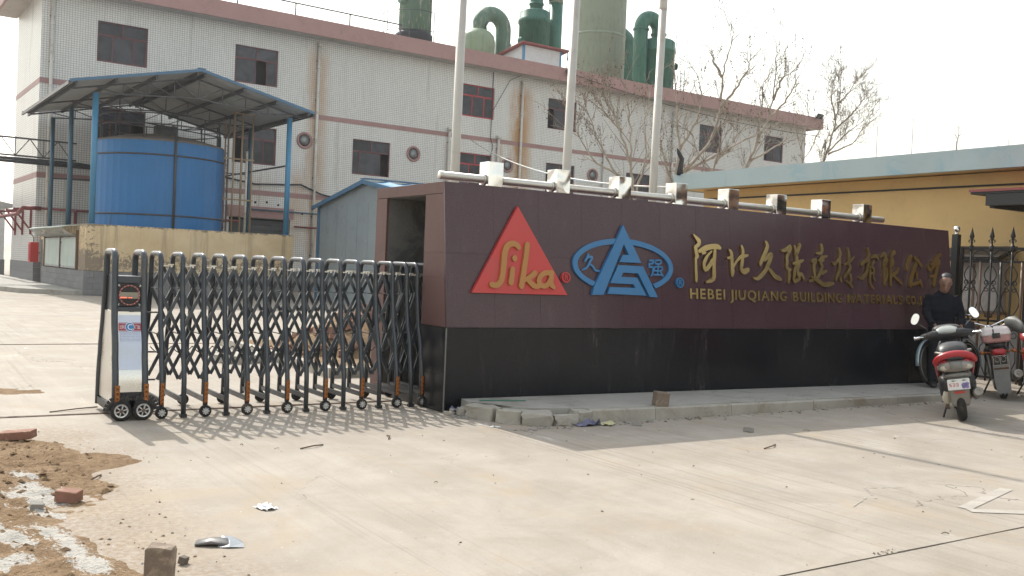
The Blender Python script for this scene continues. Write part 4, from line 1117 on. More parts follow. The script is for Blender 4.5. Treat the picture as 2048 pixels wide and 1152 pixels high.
# front wall: grid of faces with holes, given thickness by reveals
xsn = sorted({0.0, LEN}|{v for w in wins for v in w[:2]}|{door[0], door[1]})
zsn = sorted({0.0, TOP-.4}|{v for w in wins for v in w[2:]}|{door[3]})
def inside(xm, zm):
    for w in wins:
        if w[0] < xm < w[1] and w[2] < zm < w[3]: return True
    return door[0] < xm < door[1] and zm < door[3]
b = MB()
for i in range(len(xsn)-1):
    for j in range(len(zsn)-1):
        if inside((xsn[i]+xsn[i+1])/2, (zsn[j]+zsn[j+1])/2): continue
        b.add([(xsn[i],0,zsn[j]),(xsn[i+1],0,zsn[j]),(xsn[i+1],0,zsn[j+1]),(xsn[i],0,zsn[j+1])], [(0,1,2,3)])
for x0,x1,z0,z1 in wins+[door]:
    d = .16 if z0 > 1 else .5
    b.add([(x0,0,z0),(x1,0,z0),(x1,0,z1),(x0,0,z1),(x0,d,z0),(x1,d,z0),(x1,d,z1),(x0,d,z1)], [(0,4,5,1),(1,5,6,2),(2,6,7,3),(3,7,4,0)])
b.build('front_wall', X['tile'], fac, fix=False)
b = MB()
b.add([(0,.0,0),(0,0,TOP-.4),(0,DEP,TOP-.4),(0,DEP,0)], [(0,1,2,3)])
b.build('end_wall', X['tile_e'], fac, fix=False)
b = MB(); b.box((LEN-.3,.001,0), (LEN,30,TOP-.4)); b.box((.001,DEP-.3,0), (LEN-.3,DEP,TOP-.4)); b.box((.3,.6,12.7),(LEN-.3,DEP-.3,12.9))
b.box((.05,.55,5.4),(LEN-.3,DEP-.4,5.6)); b.box((.05,.55,9.3),(LEN-.3,DEP-.4,9.5))
b.build('inner_structure', X['core'], fac)
b = MB(); b.box((.02,.52,0),(LEN-.4,.53,TOP-.5)); b.build('room_shade_sheet', X['dark'], fac)  # black sheet behind the openings, its colour stands in for the rooms' shade
# pink bands
for z0, z1 in ((8.86,9.10),(4.72,4.96)):
    b = MB(); b.box((-.012,-.012,z0),(LEN,-.002,z1)); b.box((-.012,-.002,z0),(-.002,DEP,z1)); b.build('pink_band', X['band'], fac)
# parapet overhang with soffit
OV = .85
b = MB()
b.box((-1.05,-OV,12.95),(LEN+.9,-OV+.12,13.75)); b.box((LEN+.78,-OV+.12,12.95),(LEN+.9,20,13.75)); b.box((-1.05,-OV+.12,12.95),(-.93,DEP+.5,13.75))
b.build('parapet', X['parapet'], fac)
b = MB(); b.box((-.93,-OV+.12,12.97),(LEN+.78,.02,13.05)); b.box((-.93,.02,12.97),(0,DEP+.4,13.05)); b.box((-.9,.0,13.05),(LEN+.7,DEP+.2,13.2)); b.build('soffit', X['soffit'], fac)
# windows: frame, mullions, panes, some sashes slid open
rg = random.Random(5)
for k, (x0,x1,z0,z1) in enumerate(wins):
    red = (21 < x0 < 23)
    fr = X['winred'] if red else X['windark']
    w = .055; y0, y1 = .085, .145
    b = MB()
    zt = z0+(z1-z0)*.66
    b.box((x0,y0,z0),(x1,y1,z0+w)); b.box((x0,y0,z1-w),(x1,y1,z1)); b.box((x0,y0,z0+w),(x0+w,y1,z1-w)); b.box((x1-w,y0,z0+w),(x1,y1,z1-w))
    b.box((x0+w,y0+.004,zt),(x1-w,y1-.004,zt+w))
    xm = (x0+x1)/2
    b.box((xm-w/2,y0+.006,zt+w),(xm+w/2,y1-.006,z1-w))
    f = b.build('window', fr, fac)
    panes = [(x0+w,xm-w/2,zt+w,z1-w),(xm+w/2,x1-w,zt+w,z1-w)]
    # lower part: three sliding sashes
    n = 3
    xsx = [x0+w+(x1-x0-2*w)*q for q in (0,.22 if k % 2 else .3,.72,1)]
    openi = rg.choice([None, 0, 2, 2, None])
    if k in (1,): xsx = [x0+w, x0+1.1, x0+1.62, x1-w]; openi = 1
    if 14 < x0 < 16: xsx = [x0+w, x0+.45, x0+1.7, x1-w]; openi = 2
    if 27 < x0 < 29: xsx = [x0+w, x0+.55, x0+1.25, x1-w]; openi = 0
    if x0 > 46: openi = 0; xsx = [x0+w, x0+.4, x0+1.1, x1-w]
    if red: openi = None; xsx = [x0+w, x0+.75, x0+1.55, x1-w]
    for q in range(3):
        if q == openi: continue
        a, c = xsx[q], xsx[q+1]; yy = y0+.012+.018*(q % 2)
        s = MB(); ww = .035
        s.box((a,yy,z0+w),(c,yy+.02,z0+w+ww)); s.box((a,yy,zt-ww),(c,yy+.02,zt)); s.box((a,yy,z0+w+ww),(a+ww,yy+.02,zt-ww)); s.box((c-ww,yy,z0+w+ww),(c,yy+.02,zt-ww))
        s.build('sash', fr, f)
        panes.append((a+ww*.8,c-ww*.8,z0+w+ww*.8,zt-ww*.8))
        if rg.random() < .35:
            s = MB(); s.box((a+.05,y1+.2,z0),(c-.02,y1+.22,zt)); s.build('curtain', X['curtain'], f)
    for a,c,d,e in panes:
        s = MB(); s.box((a,y0+.028,d),(c,y0+.033,e)); s.build('pane', X['glass'], f)
for x, z in rounds:
    b = MB(); b.lathe([(.31,0),(.31,.05),(.43,.05),(.43,0)], 28, (x,-.0,z), (0,-1,0)); f = b.build('round_window', X['soffit'] if x > 12.5 and x < 12 else X['band'], fac)
    b = MB(); b.lathe([(.30,.012),(0,.014)], 28, (x,0,z), (0,-1,0)); b.build('pane', X['portpane'], f)
# grey stone base in courses
for j in range(4):
    b = MB(); b.box((.9 if False else 0,-.03,.25*j+.003),(8.5,-.001,.25*j+.247)); b.box((11.85,-.03,.25*j+.003),(LEN,-.001,.25*j+.247)); b.build('base_course', X['greybase'], fac)
    b = MB(); b.box((-.03,-.03,.25*j+.003),(-.001,DEP,.25*j+.247)); b.build('base_course', X['greybase'], fac)
# roller door recess and red lintel
b = MB(); b.box((8.5,-.10,3.60),(11.9,-.002,4.15)); b.build('door_lintel', X['band'], fac)
b = MB()
for k in range(14): b.box((8.65,.44+.01*(k%2),.25*k),(11.7,.5,.25*k+.24))
b.build('roller_door', X['steelpaint'], fac)
# downpipes with hopper heads
for x, zt, zb in ((.42,12.62,.3),(12.95,12.66,.3),(25.83,12.6,.3),(20.92,9.3,3),(24.25,9.2,3),(32.3,9.3,3),(38.2,12.4,3)):
    b = MB()
    b.tube([(x,-.13,zb),(x,-.13,zt)], .075, 10)
    b.lathe([(.085,0),(.13,.05),(.13,.2),(.09,.2)], 10, (x,-.14,zt-.12)); 
    for z in (zb+1, (zb+zt)/2, zt-1.2): b.lathe([(.082,0),(.09,.01),(.09,.07),(.082,.08)], 10, (x,-.13,z))
    p = b.build('downpipe', X['pvc'], fac)
    b = MB()
    z = zb+1.5
    while z < zt-.5: b.box((x-.1,-.06,z),(x+.1,-.002,z+.05)); z += 2.0
    b.build('pipe_clip', X['rust'], p)
# wires and service pipes along the front
b = MB()
b.tube([(5.5,-.1,5.55),(8.3,-.12,5.45),(9.8,-.12,5.25),(11.4,-.13,5.35),(12.2,-.13,5.42),(13.3,-.15,5.02),(15.0,-.13,4.75),(16.9,-.12,4.72),(17.6,-.1,4.55)], .045, 6)
b.build('black_conduit', X['tar'], fac)
b = MB(); b.tube([(9.5,-.25,3.98),(17.5,-.25,3.98)], .045, 6); b.build('service_pipe', X['bluepost_d'], fac)
b = MB(); b.tube([(11.9,-.2,3.25),(17.5,-.2,3.25)], .05, 6); b.tube([(.2,-.2,3.35),(9,-.2,3.35)], .06, 6); b.tube([(1.6,-.2,3.35),(1.6,-.2,0)], .07, 6); b.build('red_pipe', X['ironpipe'], fac)
b = MB(); b.tube([(23.75,-.06,12.9),(23.72,-.06,9.1),(23.9,-.08,8.6),(23.7,-.06,7.8),(23.7,-.06,5)], .02, 5); b.tube([(25.5,-.4,12.95),(24.9,-.1,12.6),(24.1,-.06,11.2),(23.75,-.06,10.6)], .015, 5)
b.build('hanging_wire', X['tar'], fac)
for x, z in ((9.9,4.35+.0),(10.5,4.4),(11.1,4.3),(12.4,3.95)):
    b = MB(); b.lathe([(.06,0),(.05,.02),(0,.02)], 10, (x,-.004,z), (0,-1,0)); b.build('wall_vent', X['dark'], fac)
# red bracket pipes along the end wall
b = MB()
b.tube([(-.55,14,3.1),(-.55,1.2,3.1),(-.55,.4,3.2),(-.5,-.1,3.35),(.2,-.2,3.35)], .09, 8)
b.build('bracket_pipe', X['ironpipe'], fac)
for y in (.9, 3.2, 5.4):
    b = MB(); b.bar((-.75,y,3.32),(0,y,3.32),.08,.08); b.bar((-.7,y,3.28),(-.02,y,2.35),.07,.07); b.bar((-.04,y,2.2),(-.04,y,3.45),.08,.09); b.build('pipe_bracket', X['ironpipe'], fac)
# floodlights on the parapet
for x, y in ((-1.1,2.2),(28.6,-OV-.05),(52.0,-OV-.02)):
    fl = thing('floodlight', {True:'small dark floodlight on the far left eave of the factory'}.get(x < 0, 'dark floodlight hanging on the pink parapet below the white roof hut' if x < 40 else 'small floodlight perched on the right end of the pink parapet'), 'floodlight', fac.matrix_basis @ Vector((x, y, 13.5 if x < 40 else 13.78)), FA, 'floodlights on the parapet')
    b = MB(); b.bbox((-.28,-.30,-.05),(.28,-.12,.32), .03, M=Matrix.Rotation(.5,4,'X')); b.build('lamp_head', X['tar'], fl)
    b = MB(); b.bar((-.3,-.05,0),(.3,-.05,0),.04,.04); b.bar((0,-.05,0),(0,.12,-.02),.05,.05); b.bar((-.3,-.05,0),(-.3,-.16,.1),.03,.04); b.bar((.3,-.05,0),(.3,-.16,.1),.03,.04); b.build('lamp_bracket', X['tar'], fl)

# ------------------------------------------------------------------ plinth with the notice boards
pl = thing('tank_plinth', 'raised platform with peeling cream walls on grey stone, notice boards on its left side', 'platform', Fl(0, 0), FA)
PX_, PZ = 7.65, 2.52
b = MB(); b.box((0,0,.87),(PX_,.24,PZ)); b.box((0,.24,.87),(.24,1.2,PZ)); b.box((PX_-.24,.24,.87),(PX_,YF-.1,PZ)); b.box((.24,.24,2.0),(PX_-.24,YF-.1,PZ-.02)); b.box((0,1.2,PZ-.35),(.24,8.4,PZ)); b.box((0,1.2,.87),(.24,1.34,PZ-.35)); b.box((0,7.6,.87),(.24,8.4,PZ-.35))
b.build('plaster_wall', X['plaster'], pl)
b = MB(); b.box((.25,.26,0),(PX_-.25,YF-.1,1.99)); b.build('fill', X['core'], pl)
rg = random.Random(8)
for j in range(4):
    n = 13; 
    for i in range(n):
        o = .3 if j % 2 else 0
        x0 = max(-.03, -.03+i*.62-o); x1 = min(PX_+.03, -.03+(i+1)*.62-o)
        if x1-x0 < .05: continue
        b = MB(); b.box((x0+.004,-.035-rg.uniform(0,.004),.215*j+.003),(x1-.004,.02,.215*j+.212)); b.build('stone_block', X['greybase'], pl)
    for i in range(14):
        o = .3 if j % 2 else 0
        y0 = max(.022, i*.62-o); y1 = min(8.4, (i+1)*.62-o)
        if y1-y0 < .05: continue
        b = MB(); b.box((-.035-rg.uniform(0,.004),y0+.004,.215*j+.003),(.02,y1-.004,.215*j+.212)); b.build('stone_block', X['greybase'], pl)
# notice boards: two glazed cases with an awning on ribs
X['boardglass'] = M('pale_green_board_glass', (.52,.60,.55), .35, var=.2, scale=1.5)
for y0, y1, npn in ((1.36,4.20,2),(4.35,7.58,4)):
    b = MB(); b.box((-.06,y0,.90),(.02,y1,.96)); b.box((-.06,y0,1.98),(.02,y1,2.03)); b.box((-.06,y0,.96),(.02,y0+.06,1.98)); b.box((-.06,y1-.06,.96),(.02,y1,1.98))
    c = b.build('notice_case', X['alloy'], pl)
    for k in range(npn):
        a, e = y0+.06+(y1-y0-.12)*k/npn, y0+.06+(y1-y0-.12)*(k+1)/npn
        b = MB(); b.box((-.045,a+.012,.965),(-.037,e-.012,1.975)); b.build('pane', X['boardglass'], c)
for y in (1.2,4.27,7.64):
    b = MB(); b.box((-.09,y-.05,.87),(.02,y+.05,2.3)); b.build('board_post', X['rust'], pl)
b = MB()
nr = 16
for k in range(nr+1):
    y = 1.2+(7.7-1.2)*k/nr
    b = MB(); b.tube([(-.01,y,2.40),(-.01,y,2.06),(-.35,y,2.16),(-.62,y,2.36)], .018, 5); b.build('awning_rib', X['alloy'], pl)
b = MB(); b.add([(-.02,1.1,2.46),(-.40,1.1,2.44),(-.68,1.1,2.36),(-.02,7.8,2.46),(-.40,7.8,2.44),(-.68,7.8,2.36),(-.02,1.1,2.48),(-.40,1.1,2.46),(-.69,1.1,2.38),(-.02,7.8,2.48),(-.40,7.8,2.46),(-.69,7.8,2.38)],
   [(0,1,4,3),(1,2,5,4),(6,9,10,7),(7,10,11,8),(2,8,11,5),(0,6,7,1),(1,7,8,2)]); b.build('awning_sheet', X['boardglass'], pl)
b = MB(); b.prism([(-1.9,1.2),(-2.6,4),(-3.0,8.5),(-3.2,30),(-.04,30),(-.04,-.02),(-.3,-.05)], -.16, lambda u,v,w: Vector((FO.x,FO.y,.16))+Matrix.Rotation(FA,3,'Z') @ Vector((u,v,w)))
pv = b.build('side_pavement', X['pave'], kind='structure')
# red hydrant box
hy = thing('hydrant_box', 'narrow red fire box standing by the white end wall left of the notice boards', 'fire box', Fl(-.22, 9.3), FA)
b = MB(); b.bbox((-.16,-.28,1.0),(.16,.28,1.85), .02); b.build('cabinet', X['emred'], hy)
b = MB(); b.box((-.175,-.2,1.1),(-.158,.2,1.75)); b.build('door', X['winred'], hy)
b = MB(); b.bar((.1,-.12,1.4),(.22,-.12,1.4),.05,.05); b.bar((.1,.12,1.4),(.22,.12,1.4),.05,.05); b.tube([(0,0,1.85),(0,.02,2.05),(-.1,.05,2.2)],.02,5); b.build('wall_bracket', X['steelpaint'], hy)

# ------------------------------------------------------------------ blue tank
TX, TY, TR = 3.55, 4.2, 2.55
tank = thing('storage_tank', 'large round blue clad storage tank standing on the plinth under the canopy roof', 'tank', Fl(TX, TY, PZ-.02), FA)
b = MB()
n = 96; V = []
for k in range(n):
    a = 2*math.pi*k/n; r = TR+(.006 if k % 2 else -.006)
    V += [(r*math.cos(a), r*math.sin(a), 0), (r*math.cos(a), r*math.sin(a), 3.38)]
b.add(V, [(2*k,(2*k+2)%(2*n),(2*k+3)%(2*n),2*k+1) for k in range(n)])
b.build('shell', X['tankblue'], tank)
b = MB(); b.lathe([(TR+.02,3.38),(TR-.1,3.48),(TR*.6,3.72),(.5,3.88),(0,3.9)], 48); b.build('domed_roof', X['tanktop'], tank)
for z in (.55, 2.85):
    b = MB(); b.lathe([(TR+.01,-.03),(TR+.035,-.03),(TR+.035,.03),(TR+.01,.03)], 64, (0,0,z)); b.build('hoop_strap', X['steelpaint'], tank)
ca = math.atan2(-1, -.18)
cx, cy = TR*math.cos(-1.62), TR*math.sin(-1.62)
b = MB(); b.tube([(cx,cy-.08,0),(cx,cy-.08,3.9)], .05, 8); b.tube([(cx,cy-.08,3.9),(cx,cy+.4,4.0)], .05, 8); b.build('riser_pipe', X['steelpaint'], tank)
b = MB(); b.lathe([(.45,3.6),(.45,4.15),(0,4.15)], 16, (.0,-.6,0)); b.build('hatch', X['steelpaint'], tank)
# guard rail on the tank roof
b = MB()
for z in (4.05, 4.45):
    b.tube([((TR-.25)*math.cos(2*math.pi*k/32), (TR-.25)*math.sin(2*math.pi*k/32), z) for k in range(33)], .025, 5, caps=False)
for k in range(12):
    a = 2*math.pi*k/12; b.tube([((TR-.25)*math.cos(a),(TR-.25)*math.sin(a),3.45),((TR-.25)*math.cos(a),(TR-.25)*math.sin(a),4.45)], .025, 5)
b.build('roof_rail', X['steelpaint'], tank)
# ladder and standpipes on the right
la = -.62
ex, ey = math.cos(la), math.sin(la)
tx, ty = -ey, ex
lad = MB()
for s in (-.2,.2): lad.bar((ex*(TR+.14)+tx*s, ey*(TR+.14)+ty*s, 0),(ex*(TR+.14)+tx*s, ey*(TR+.14)+ty*s, 4.5), .05,.05)
for k in range(14): lad.bar((ex*(TR+.14)-tx*.2, ey*(TR+.14)-ty*.2, .25+.3*k),(ex*(TR+.14)+tx*.2, ey*(TR+.14)+ty*.2, .25+.3*k), .025,.025)
lad.build('ladder', X['rust'], tank)
b = MB()
for dx in (.15, .48): b.tube([(ex*(TR+.2)+dx, ey*(TR+.2)-.25, 0),(ex*(TR+.2)+dx, ey*(TR+.2)-.25, 4.9)], .04, 8)
b.tube([(ex*(TR+.2)+.95, ey*(TR+.2)-.15, 0),(ex*(TR+.2)+.95, ey*(TR+.2)-.15, 4.9)], .04, 8)
for z in (1.4, 3.05): b.bar((ex*(TR+.05)-.1, ey*(TR+.05)-.25, z),(ex*(TR+.2)+1.0, ey*(TR+.2)-.25, z), .06,.06)
b.bar((ex*(TR+.2)+.1, ey*(TR+.2)-.25, 4.9),(ex*(TR+.2)+1.0, ey*(TR+.2)-.2, 4.9), .05,.05)
b.build('standpipe', X['tan'], tank)
b = MB(); b.tube([(ex*(TR+.2)+.72, ey*(TR+.2)-.2, 0),(ex*(TR+.2)+.72, ey*(TR+.2)-.2, 3.4)], .05, 8); b.build('white_pipe', X['pvc'], tank)

# ------------------------------------------------------------------ canopy over the tank
can = thing('canopy_shelter', 'open gabled canopy with blue posts and steel trusses over the blue tank', 'canopy', Fl(0, 0, PZ), FA)
posts = [(.22,.22,True),(7.42,.25,True),(.25,4.6,False),(7.4,4.6,False),(.25,8.5,False),(7.4,8.7,False)]
for x, y, front in posts:
    b = MB(); b.tube([(x,y,0),(x,y,4.62)], .105 if front else .085, 12); b.box((x-.14,y-.14,0),(x+.14,y+.14,.02)); b.build('post', X['bluepost'] if front else X['bluepost_d'], can)
RZ, EZ, RX = 5.79, 4.78, 3.68
xl, xr, yf, yb = -.78, 8.12, -.5, 9.6
def roofz(x): return RZ-(RZ-EZ)*abs(x-RX)/4.45
b = MB()
nw = 60
for (ax, bx) in ((xl,RX),(RX,xr)):
    m = len(b.v)
    V = []
    for k in range(nw+1):
        y = yf+(yb-yf)*k/nw; h = .018*(k % 2)
        V += [(ax,y,roofz(ax)+.055+h),(bx,y,roofz(bx)+.055+h),(ax,y,roofz(ax)),(bx,y,roofz(bx))]
    F = []
    for k in range(nw): F += [(4*k,4*k+1,4*k+5,4*k+4)]
    b.add(V, F, 0)
    F2 = []
    for k in range(nw): F2 += [(4*k+2,4*k+6,4*k+7,4*k+3)]
    b.add(V, F2, 1)
b.build('roof_sheet', [X['roofblue'], X['roofunder']], can, fix=False)
b = MB()
for ax, bx in ((xl,RX),(RX,xr)):
    for y in (yf, yb):
        b.bar((ax,y,roofz(ax)+.045),(bx,y,roofz(bx)+.045), .05, .10)
b.bar((RX,yf-.02,RZ+.1),(RX,yb+.02,RZ+.1), .3,.03)
b.build('verge_trim', X['roofblue'], can)
b = MB()
for ax in (xl, xr):
    b = MB(); b.bar((ax,yf+.03,roofz(ax)-.02),(ax,yb-.03,roofz(ax)-.02), .06,.12); b.build('eave_gutter', X['steelpaint'], can)
for y in (.22, 4.6, 8.6):
    b = MB()
    zb0 = 4.60
    b.bar((-.6,y,roofz(-.6)-.16),(RX,y,RZ-.16),.06,.06); b.bar((RX,y,RZ-.16),(7.95,y,roofz(7.95)-.16),.06,.06)
    def bot(x): return zb0 + .30*(1-abs(x-RX)/3.6) if abs(x-RX) < 3.6 else zb0
    nodes = [.22+ (7.4-.22)*k/8 for k in range(9)]
    for k in range(8):
        b.bar((nodes[k],y,bot(nodes[k])),(nodes[k+1],y,bot(nodes[k+1])),.05,.05)
        if 0 < k: b.bar((nodes[k],y,bot(nodes[k])),(nodes[k],y,roofz(nodes[k])-.18),.035,.035)
        if k < 4: b.bar((nodes[k],y,roofz(nodes[k])-.18),(nodes[k+1],y,bot(nodes[k+1])),.035,.035)
        else: b.bar((nodes[k],y,bot(nodes[k])),(nodes[k+1],y,roofz(nodes[k+1])-.18),.035,.035)
    b.build('roof_truss', X['steelpaint'], can)
for x in (-.55,.75,2.1,3.55,3.82,5.3,6.6,7.9):
    b = MB(); b.bar((x,yf+.05,roofz(x)-.075),(x,yb-.05,roofz(x)-.075),.07,.14); b.build('purlin', X['steelpaint'], can)
b = MB()
for z in (2.75,): b.bar((7.42,.25,z),(7.4,8.6,z),.05,.06)
b.bar((.25,8.5,2.05),(7.4,8.6,2.35),.06,.06); b.bar((4.5,4.6,2.62),(7.4,4.6,2.62),.05,.05)
b.build('tie_beam', X['steelpaint'], can)

# ------------------------------------------------------------------ pipe bridge leaving to the left
pb = thing('pipe_bridge', 'thin steel lattice pipe bridge crossing to the left of the blue tank', 'pipe bridge', Fl(-12, 9.6, 5.5), FA)
b = MB()
for z in (0,.75):
    b.bar((0,0,z),(13.4,0,z),.07,.07)
for k in range(12): b.bar((1.1*k,0,.0),(1.1*k+.55,0,.75),.035,.035); b.bar((1.1*k+.55,0,.75),(1.1*k+1.1,0,0),.035,.035); b.bar((1.1*k,0,0),(1.1*k,0,.75),.03,.03)
b.build('lattice', X['steelpaint'], pb)
b = MB(); b.tube([(0,.15,-.15),(13.6,.15,-.15),(20,.2,-.9)], .1, 8); b.tube([(0,-.1,-.22),(17,-.1,-.3)], .06, 8); b.build('pipe', X['steelpaint'], pb)
for x in (4, 13.2):
    b = MB(); b.bar((x,0,-5.5),(x,0,0),.14,.14,up=(0,1,0)); b.build('support_post', X['steelpaint'], pb)

# ------------------------------------------------------------------ small blue shed
shed = thing('metal_shed', 'small pale blue sheet metal shed with gabled end between plinth and sign wall', 'shed', (9.5, 23.04, 0), 0)
b = MB()
prof = [(-4.3,0),(4.4,0),(4.4,3.71),(0,4.42),(-4.3,3.76)]
V = []
b.prism(prof, .06, lambda u,v,w: (w, u, v))
b.box((.06,-4.25,0),(9.8,-4.2,3.70)); b.box((.06,4.3,0),(9.8,4.35,3.68)); b.box((9.74,-4.2,0),(9.8,4.3,3.7))
b.build('wall', X['shedwall'], shed)
for k in range(9):
    y = -4.0+k*.95
    b = MB(); b.box((-.012,y,0.02),(-.001,y+.014,3.7)); b.build('sheet_seam', X['shedwall'], shed)
b = MB()
for y0, z0, y1, z1 in ((-4.75,3.66,0,4.46),(0,4.46,4.75,3.66)):
    V = []; nx = 34
    for k in range(nx+1):
        x = -.18+10.3*k/nx; h = .05 if k % 3 == 0 else 0
        V += [(x,y0,z0+h),(x,y1,z1+h)]
    b.add(V, [(2*k,2*k+1,2*k+3,2*k+2) for k in range(nx)])
b.build('roof_sheet', X['shedroof'], shed, fix=False)
b = MB()
b.bar((-.19,-4.75,3.63),(-.19,0,4.43),.05,.15); b.bar((-.19,0,4.43),(-.19,4.75,3.63),.05,.15); b.bar((-.2,0,4.54),(10.1,0,4.54),.4,.03); b.bar((-.05,4.36,0),(-.05,4.36,3.7),.09,.09)
b.build('verge_trim', X['roofblue'], shed)
b = MB(); b.bar((-.02,-3.1,2.88),(-.3,-3.1,2.95),.05,.05); b.lathe([(.05,0),(.08,.1),(.08,.25),(0,.27)],10,(-.28,-3.1,2.9),(-1,.6,.1)); b.build('wall_lamp', X['alloy'], shed)

# ------------------------------------------------------------------ plant on and behind the factory roof
def Fr(x, y, z): return Fl(x, y, z)
def flange(b, c, r, axis=(0,0,1)): b.lathe([(r,-.06),(r*1.1,-.06),(r*1.1,.06),(r,.06)], 24, c, axis)
# dark-footed green stack
st = thing('green_stack', 'weathered green exhaust stack with black tarred foot on the factory roof', 'stack', Fr(20.9, 15.0, 13.2), FA)
b = MB(); b.tube([(0,0,2.2),(0,0,12)], .93, 28); b.build('stack_tube', X['frp_worn'], st)
b = MB(); b.lathe([(1.3,0),(1.05,.2),(.98,1.6),(1.12,1.85),(1.12,2.1),(.94,2.25)], 28); b.build('tarred_foot', X['tar'], st)
b = MB(); b.tube([(1.0,-.2,0),(1.0,-.2,12)], .05, 6); b.tube([(-.9,-.4,4.0),(-1.25,-.4,4.0)], .28, 12); b.build('side_pipe', X['frp_worn'], st)
b = MB()
for z in (2.0,3.1):
    b.tube([(1.75*math.cos(a)-.3,1.75*math.sin(a)-.3,z) for a in [math.pi*(.75+ .85*k/12) for k in range(13)]], .025, 5)
for k in range(4):
    a = math.pi*(.75+.85*k/3); b.tube([(1.75*math.cos(a)-.3,1.75*math.sin(a)-.3,0),(1.75*math.cos(a)-.3,1.75*math.sin(a)-.3,3.1)], .025, 5)
b.build('guard_rail', X['steelpaint'], st)
# roof edge guard rail running left
gr = thing('roof_rail', 'thin steel guard rail on the factory roof left of the dark footed stack', 'guard rail', Fr(3, 12.2, 13.3), FA)
b = MB()
for z in (1.0,1.75): b.tube([(0,0,z),(15.6,0,z-.05)], .042, 5)
for k in range(6): b.tube([(k*3.1,0,0),(k*3.1,0,1.75)], .042, 5)
b.build('rail', X['steelpaint'], gr)
# pale vessel with goose-neck
def elbow(c0, c1, h, r, n=14):
    c0, c1 = Vector(c0), Vector(c1); m = (c0+c1)/2; d = (c1-c0)/2
    return [m-d*math.cos(math.pi*k/n)+Vector((0,0,d.length*math.sin(math.pi*k/n)*h)) for k in range(n+1)]
ve = thing('pale_vessel', 'pale green round vessel with a goose neck duct on the factory roof', 'vessel', Fr(26.4, 16.5, 13.2), FA)
b = MB(); b.lathe([(1.12,0),(1.12,2.9),(1.05,3.25),(.85,3.5),(.55,3.68)], 32); b.build('vessel_body', X['frp_pale'], ve)
b = MB(); b.tube([(0.1,0,3.6),(.1,0,3.95)]+elbow((.1,0,3.95),(1.95,0,3.95),1,.5)+[(1.95,0,2.5),(1.95,0,0)], .50, 20); b.build('goose_neck', X['frp_worn'], ve)
b = MB(); b.lathe([(.55,0),(.6,.02),(.6,.1),(.3,.2),(0,.2)], 22, (-.55,-.95,1.0), (-.4,-.9,0)); b.build('manhole', X['frp_grey'], ve)
b = MB()
for z in (.9,1.8):
    b.tube([(-2.6,-1.2,z),(-1.4,-1.5,z),(-.1,-1.6,z)], .03, 5)
for x in (-2.6,-1.2,-.1): b.tube([(x,-1.4,0),(x,-1.4,1.8)], .03, 5)
b.build('guard_rail', X['steelpaint'], ve)
hb = thing('roof_hatch_house', 'low grey rendered housing on the parapet edge beside the pale green vessel', 'roof housing', Fr(22.2, 12.5, 13.2), FA)
b = MB(); b.prism([(0,0),(5.4,0),(5.4,1.05),(1.6,1.2),(0,.75)], 2.0, lambda u,v,w:(u,w,v)); b.build('housing', X['soffit'], hb)
wd = thing('white_duct', 'short white curved duct on the roof edge beside the white hut', 'duct', Fr(27.6, 12.0, 13.3), FA)
b = MB(); b.tube([(-1.6,0,.35),(-.3,0,.75),(.25,.1,.75),(.5,.3,.3),(.5,.3,0)], .3, 14); b.build('duct', X['hutwall'], wd)
# white hut with red roof
hut = thing('roof_hut', 'small white panel hut with red roof and blue corner posts on the factory roof', 'hut', Fr(27.07, 12.3, 13.15), FA)
hw, hd, hh = 2.9, 2.6, 2.22
b = MB(); b.prism([(0,0),(hd,0),(hd,hh-.32),(0,hh)], hw, lambda u,v,w:(w,u,v)); b.build('panel_wall', X['hutwall'], hut)
for x in (.97, 1.93):
    b = MB(); b.box((x-.01,-.012,.02),(x+.01,-.001,hh-.02)); b.build('panel_joint', X['alloy'], hut)
for x, y in ((-.02,-.02),(hw-.1,-.02),(-.02,hd-.1)):
    b = MB(); b.box((x,y,0),(x+.13,y+.13,hh-.3 if y > 1 else hh-.02)); b.build('corner_post', X['bluepost'], hut)
b = MB(); zf, zb_ = hh+.04, hh-.44
b.add([(-.3,-.3,zf),(hw+.45,-.3,zf),(hw+.45,hd+.5,zb_),(-.3,hd+.5,zb_),(-.3,-.3,zf+.10),(hw+.45,-.3,zf+.10),(hw+.45,hd+.5,zb_+.10),(-.3,hd+.5,zb_+.10)],
   [(0,3,2,1),(4,5,6,7),(0,1,5,4),(1,2,6,5),(2,3,7,6),(3,0,4,7)]); b.build('roof', X['hutroof'], hut)
b = MB(); b.tube([(hw+.35,-.2,0),(hw+.35,-.2,hh),(hw+.36,-.18,hh-.3),(hw+.62,-.2,hh-.75)],.03,5); b.build('stay', X['steelpaint'], hut)
# green vessel with duct going up
gv = thing('green_vessel', 'dark green round vessel with riser duct behind the white roof hut', 'vessel', Fr(31.2, 17.0, 13.2), FA)
b = MB(); b.lathe([(1.04,0),(1.04,5.0),(1.12,5.0),(1.12,5.25),(1.04,5.3),(1.04,5.75),(.9,5.85),(.55,5.95)], 32); b.build('vessel_body', X['frp_green'], gv)
b = MB(); b.tube([(0.1,0,5.9),(.1,0,6.5)]+elbow((.1,0,6.6),(1.75,0,6.6),1.0,.4), .44, 18); flange(b,(.1,0,6.35),.46); b.build('top_duct', X['frp_green'], gv)
b = MB(); b.tube([(1.75,0,0),(1.75,0,6.7)], .48, 20); b.build('riser', X['frp_green'], gv)
b = MB(); b.tube([(1.75,0,6.7),(1.75,0,8.6)], .5, 20); b.build('pale_riser_top', X['frp_grey'], gv)
b = MB(); b.tube([(-1.0,-.3,3.6),(-1.35,-.4,3.6)], .15, 10); b.lathe([(.24,0),(.24,.08),(0,.08)], 14, (-1.35,-.4,3.6), (-1,-.3,0)); b.build('side_nozzle', X['frp_green'], gv)
b = MB()
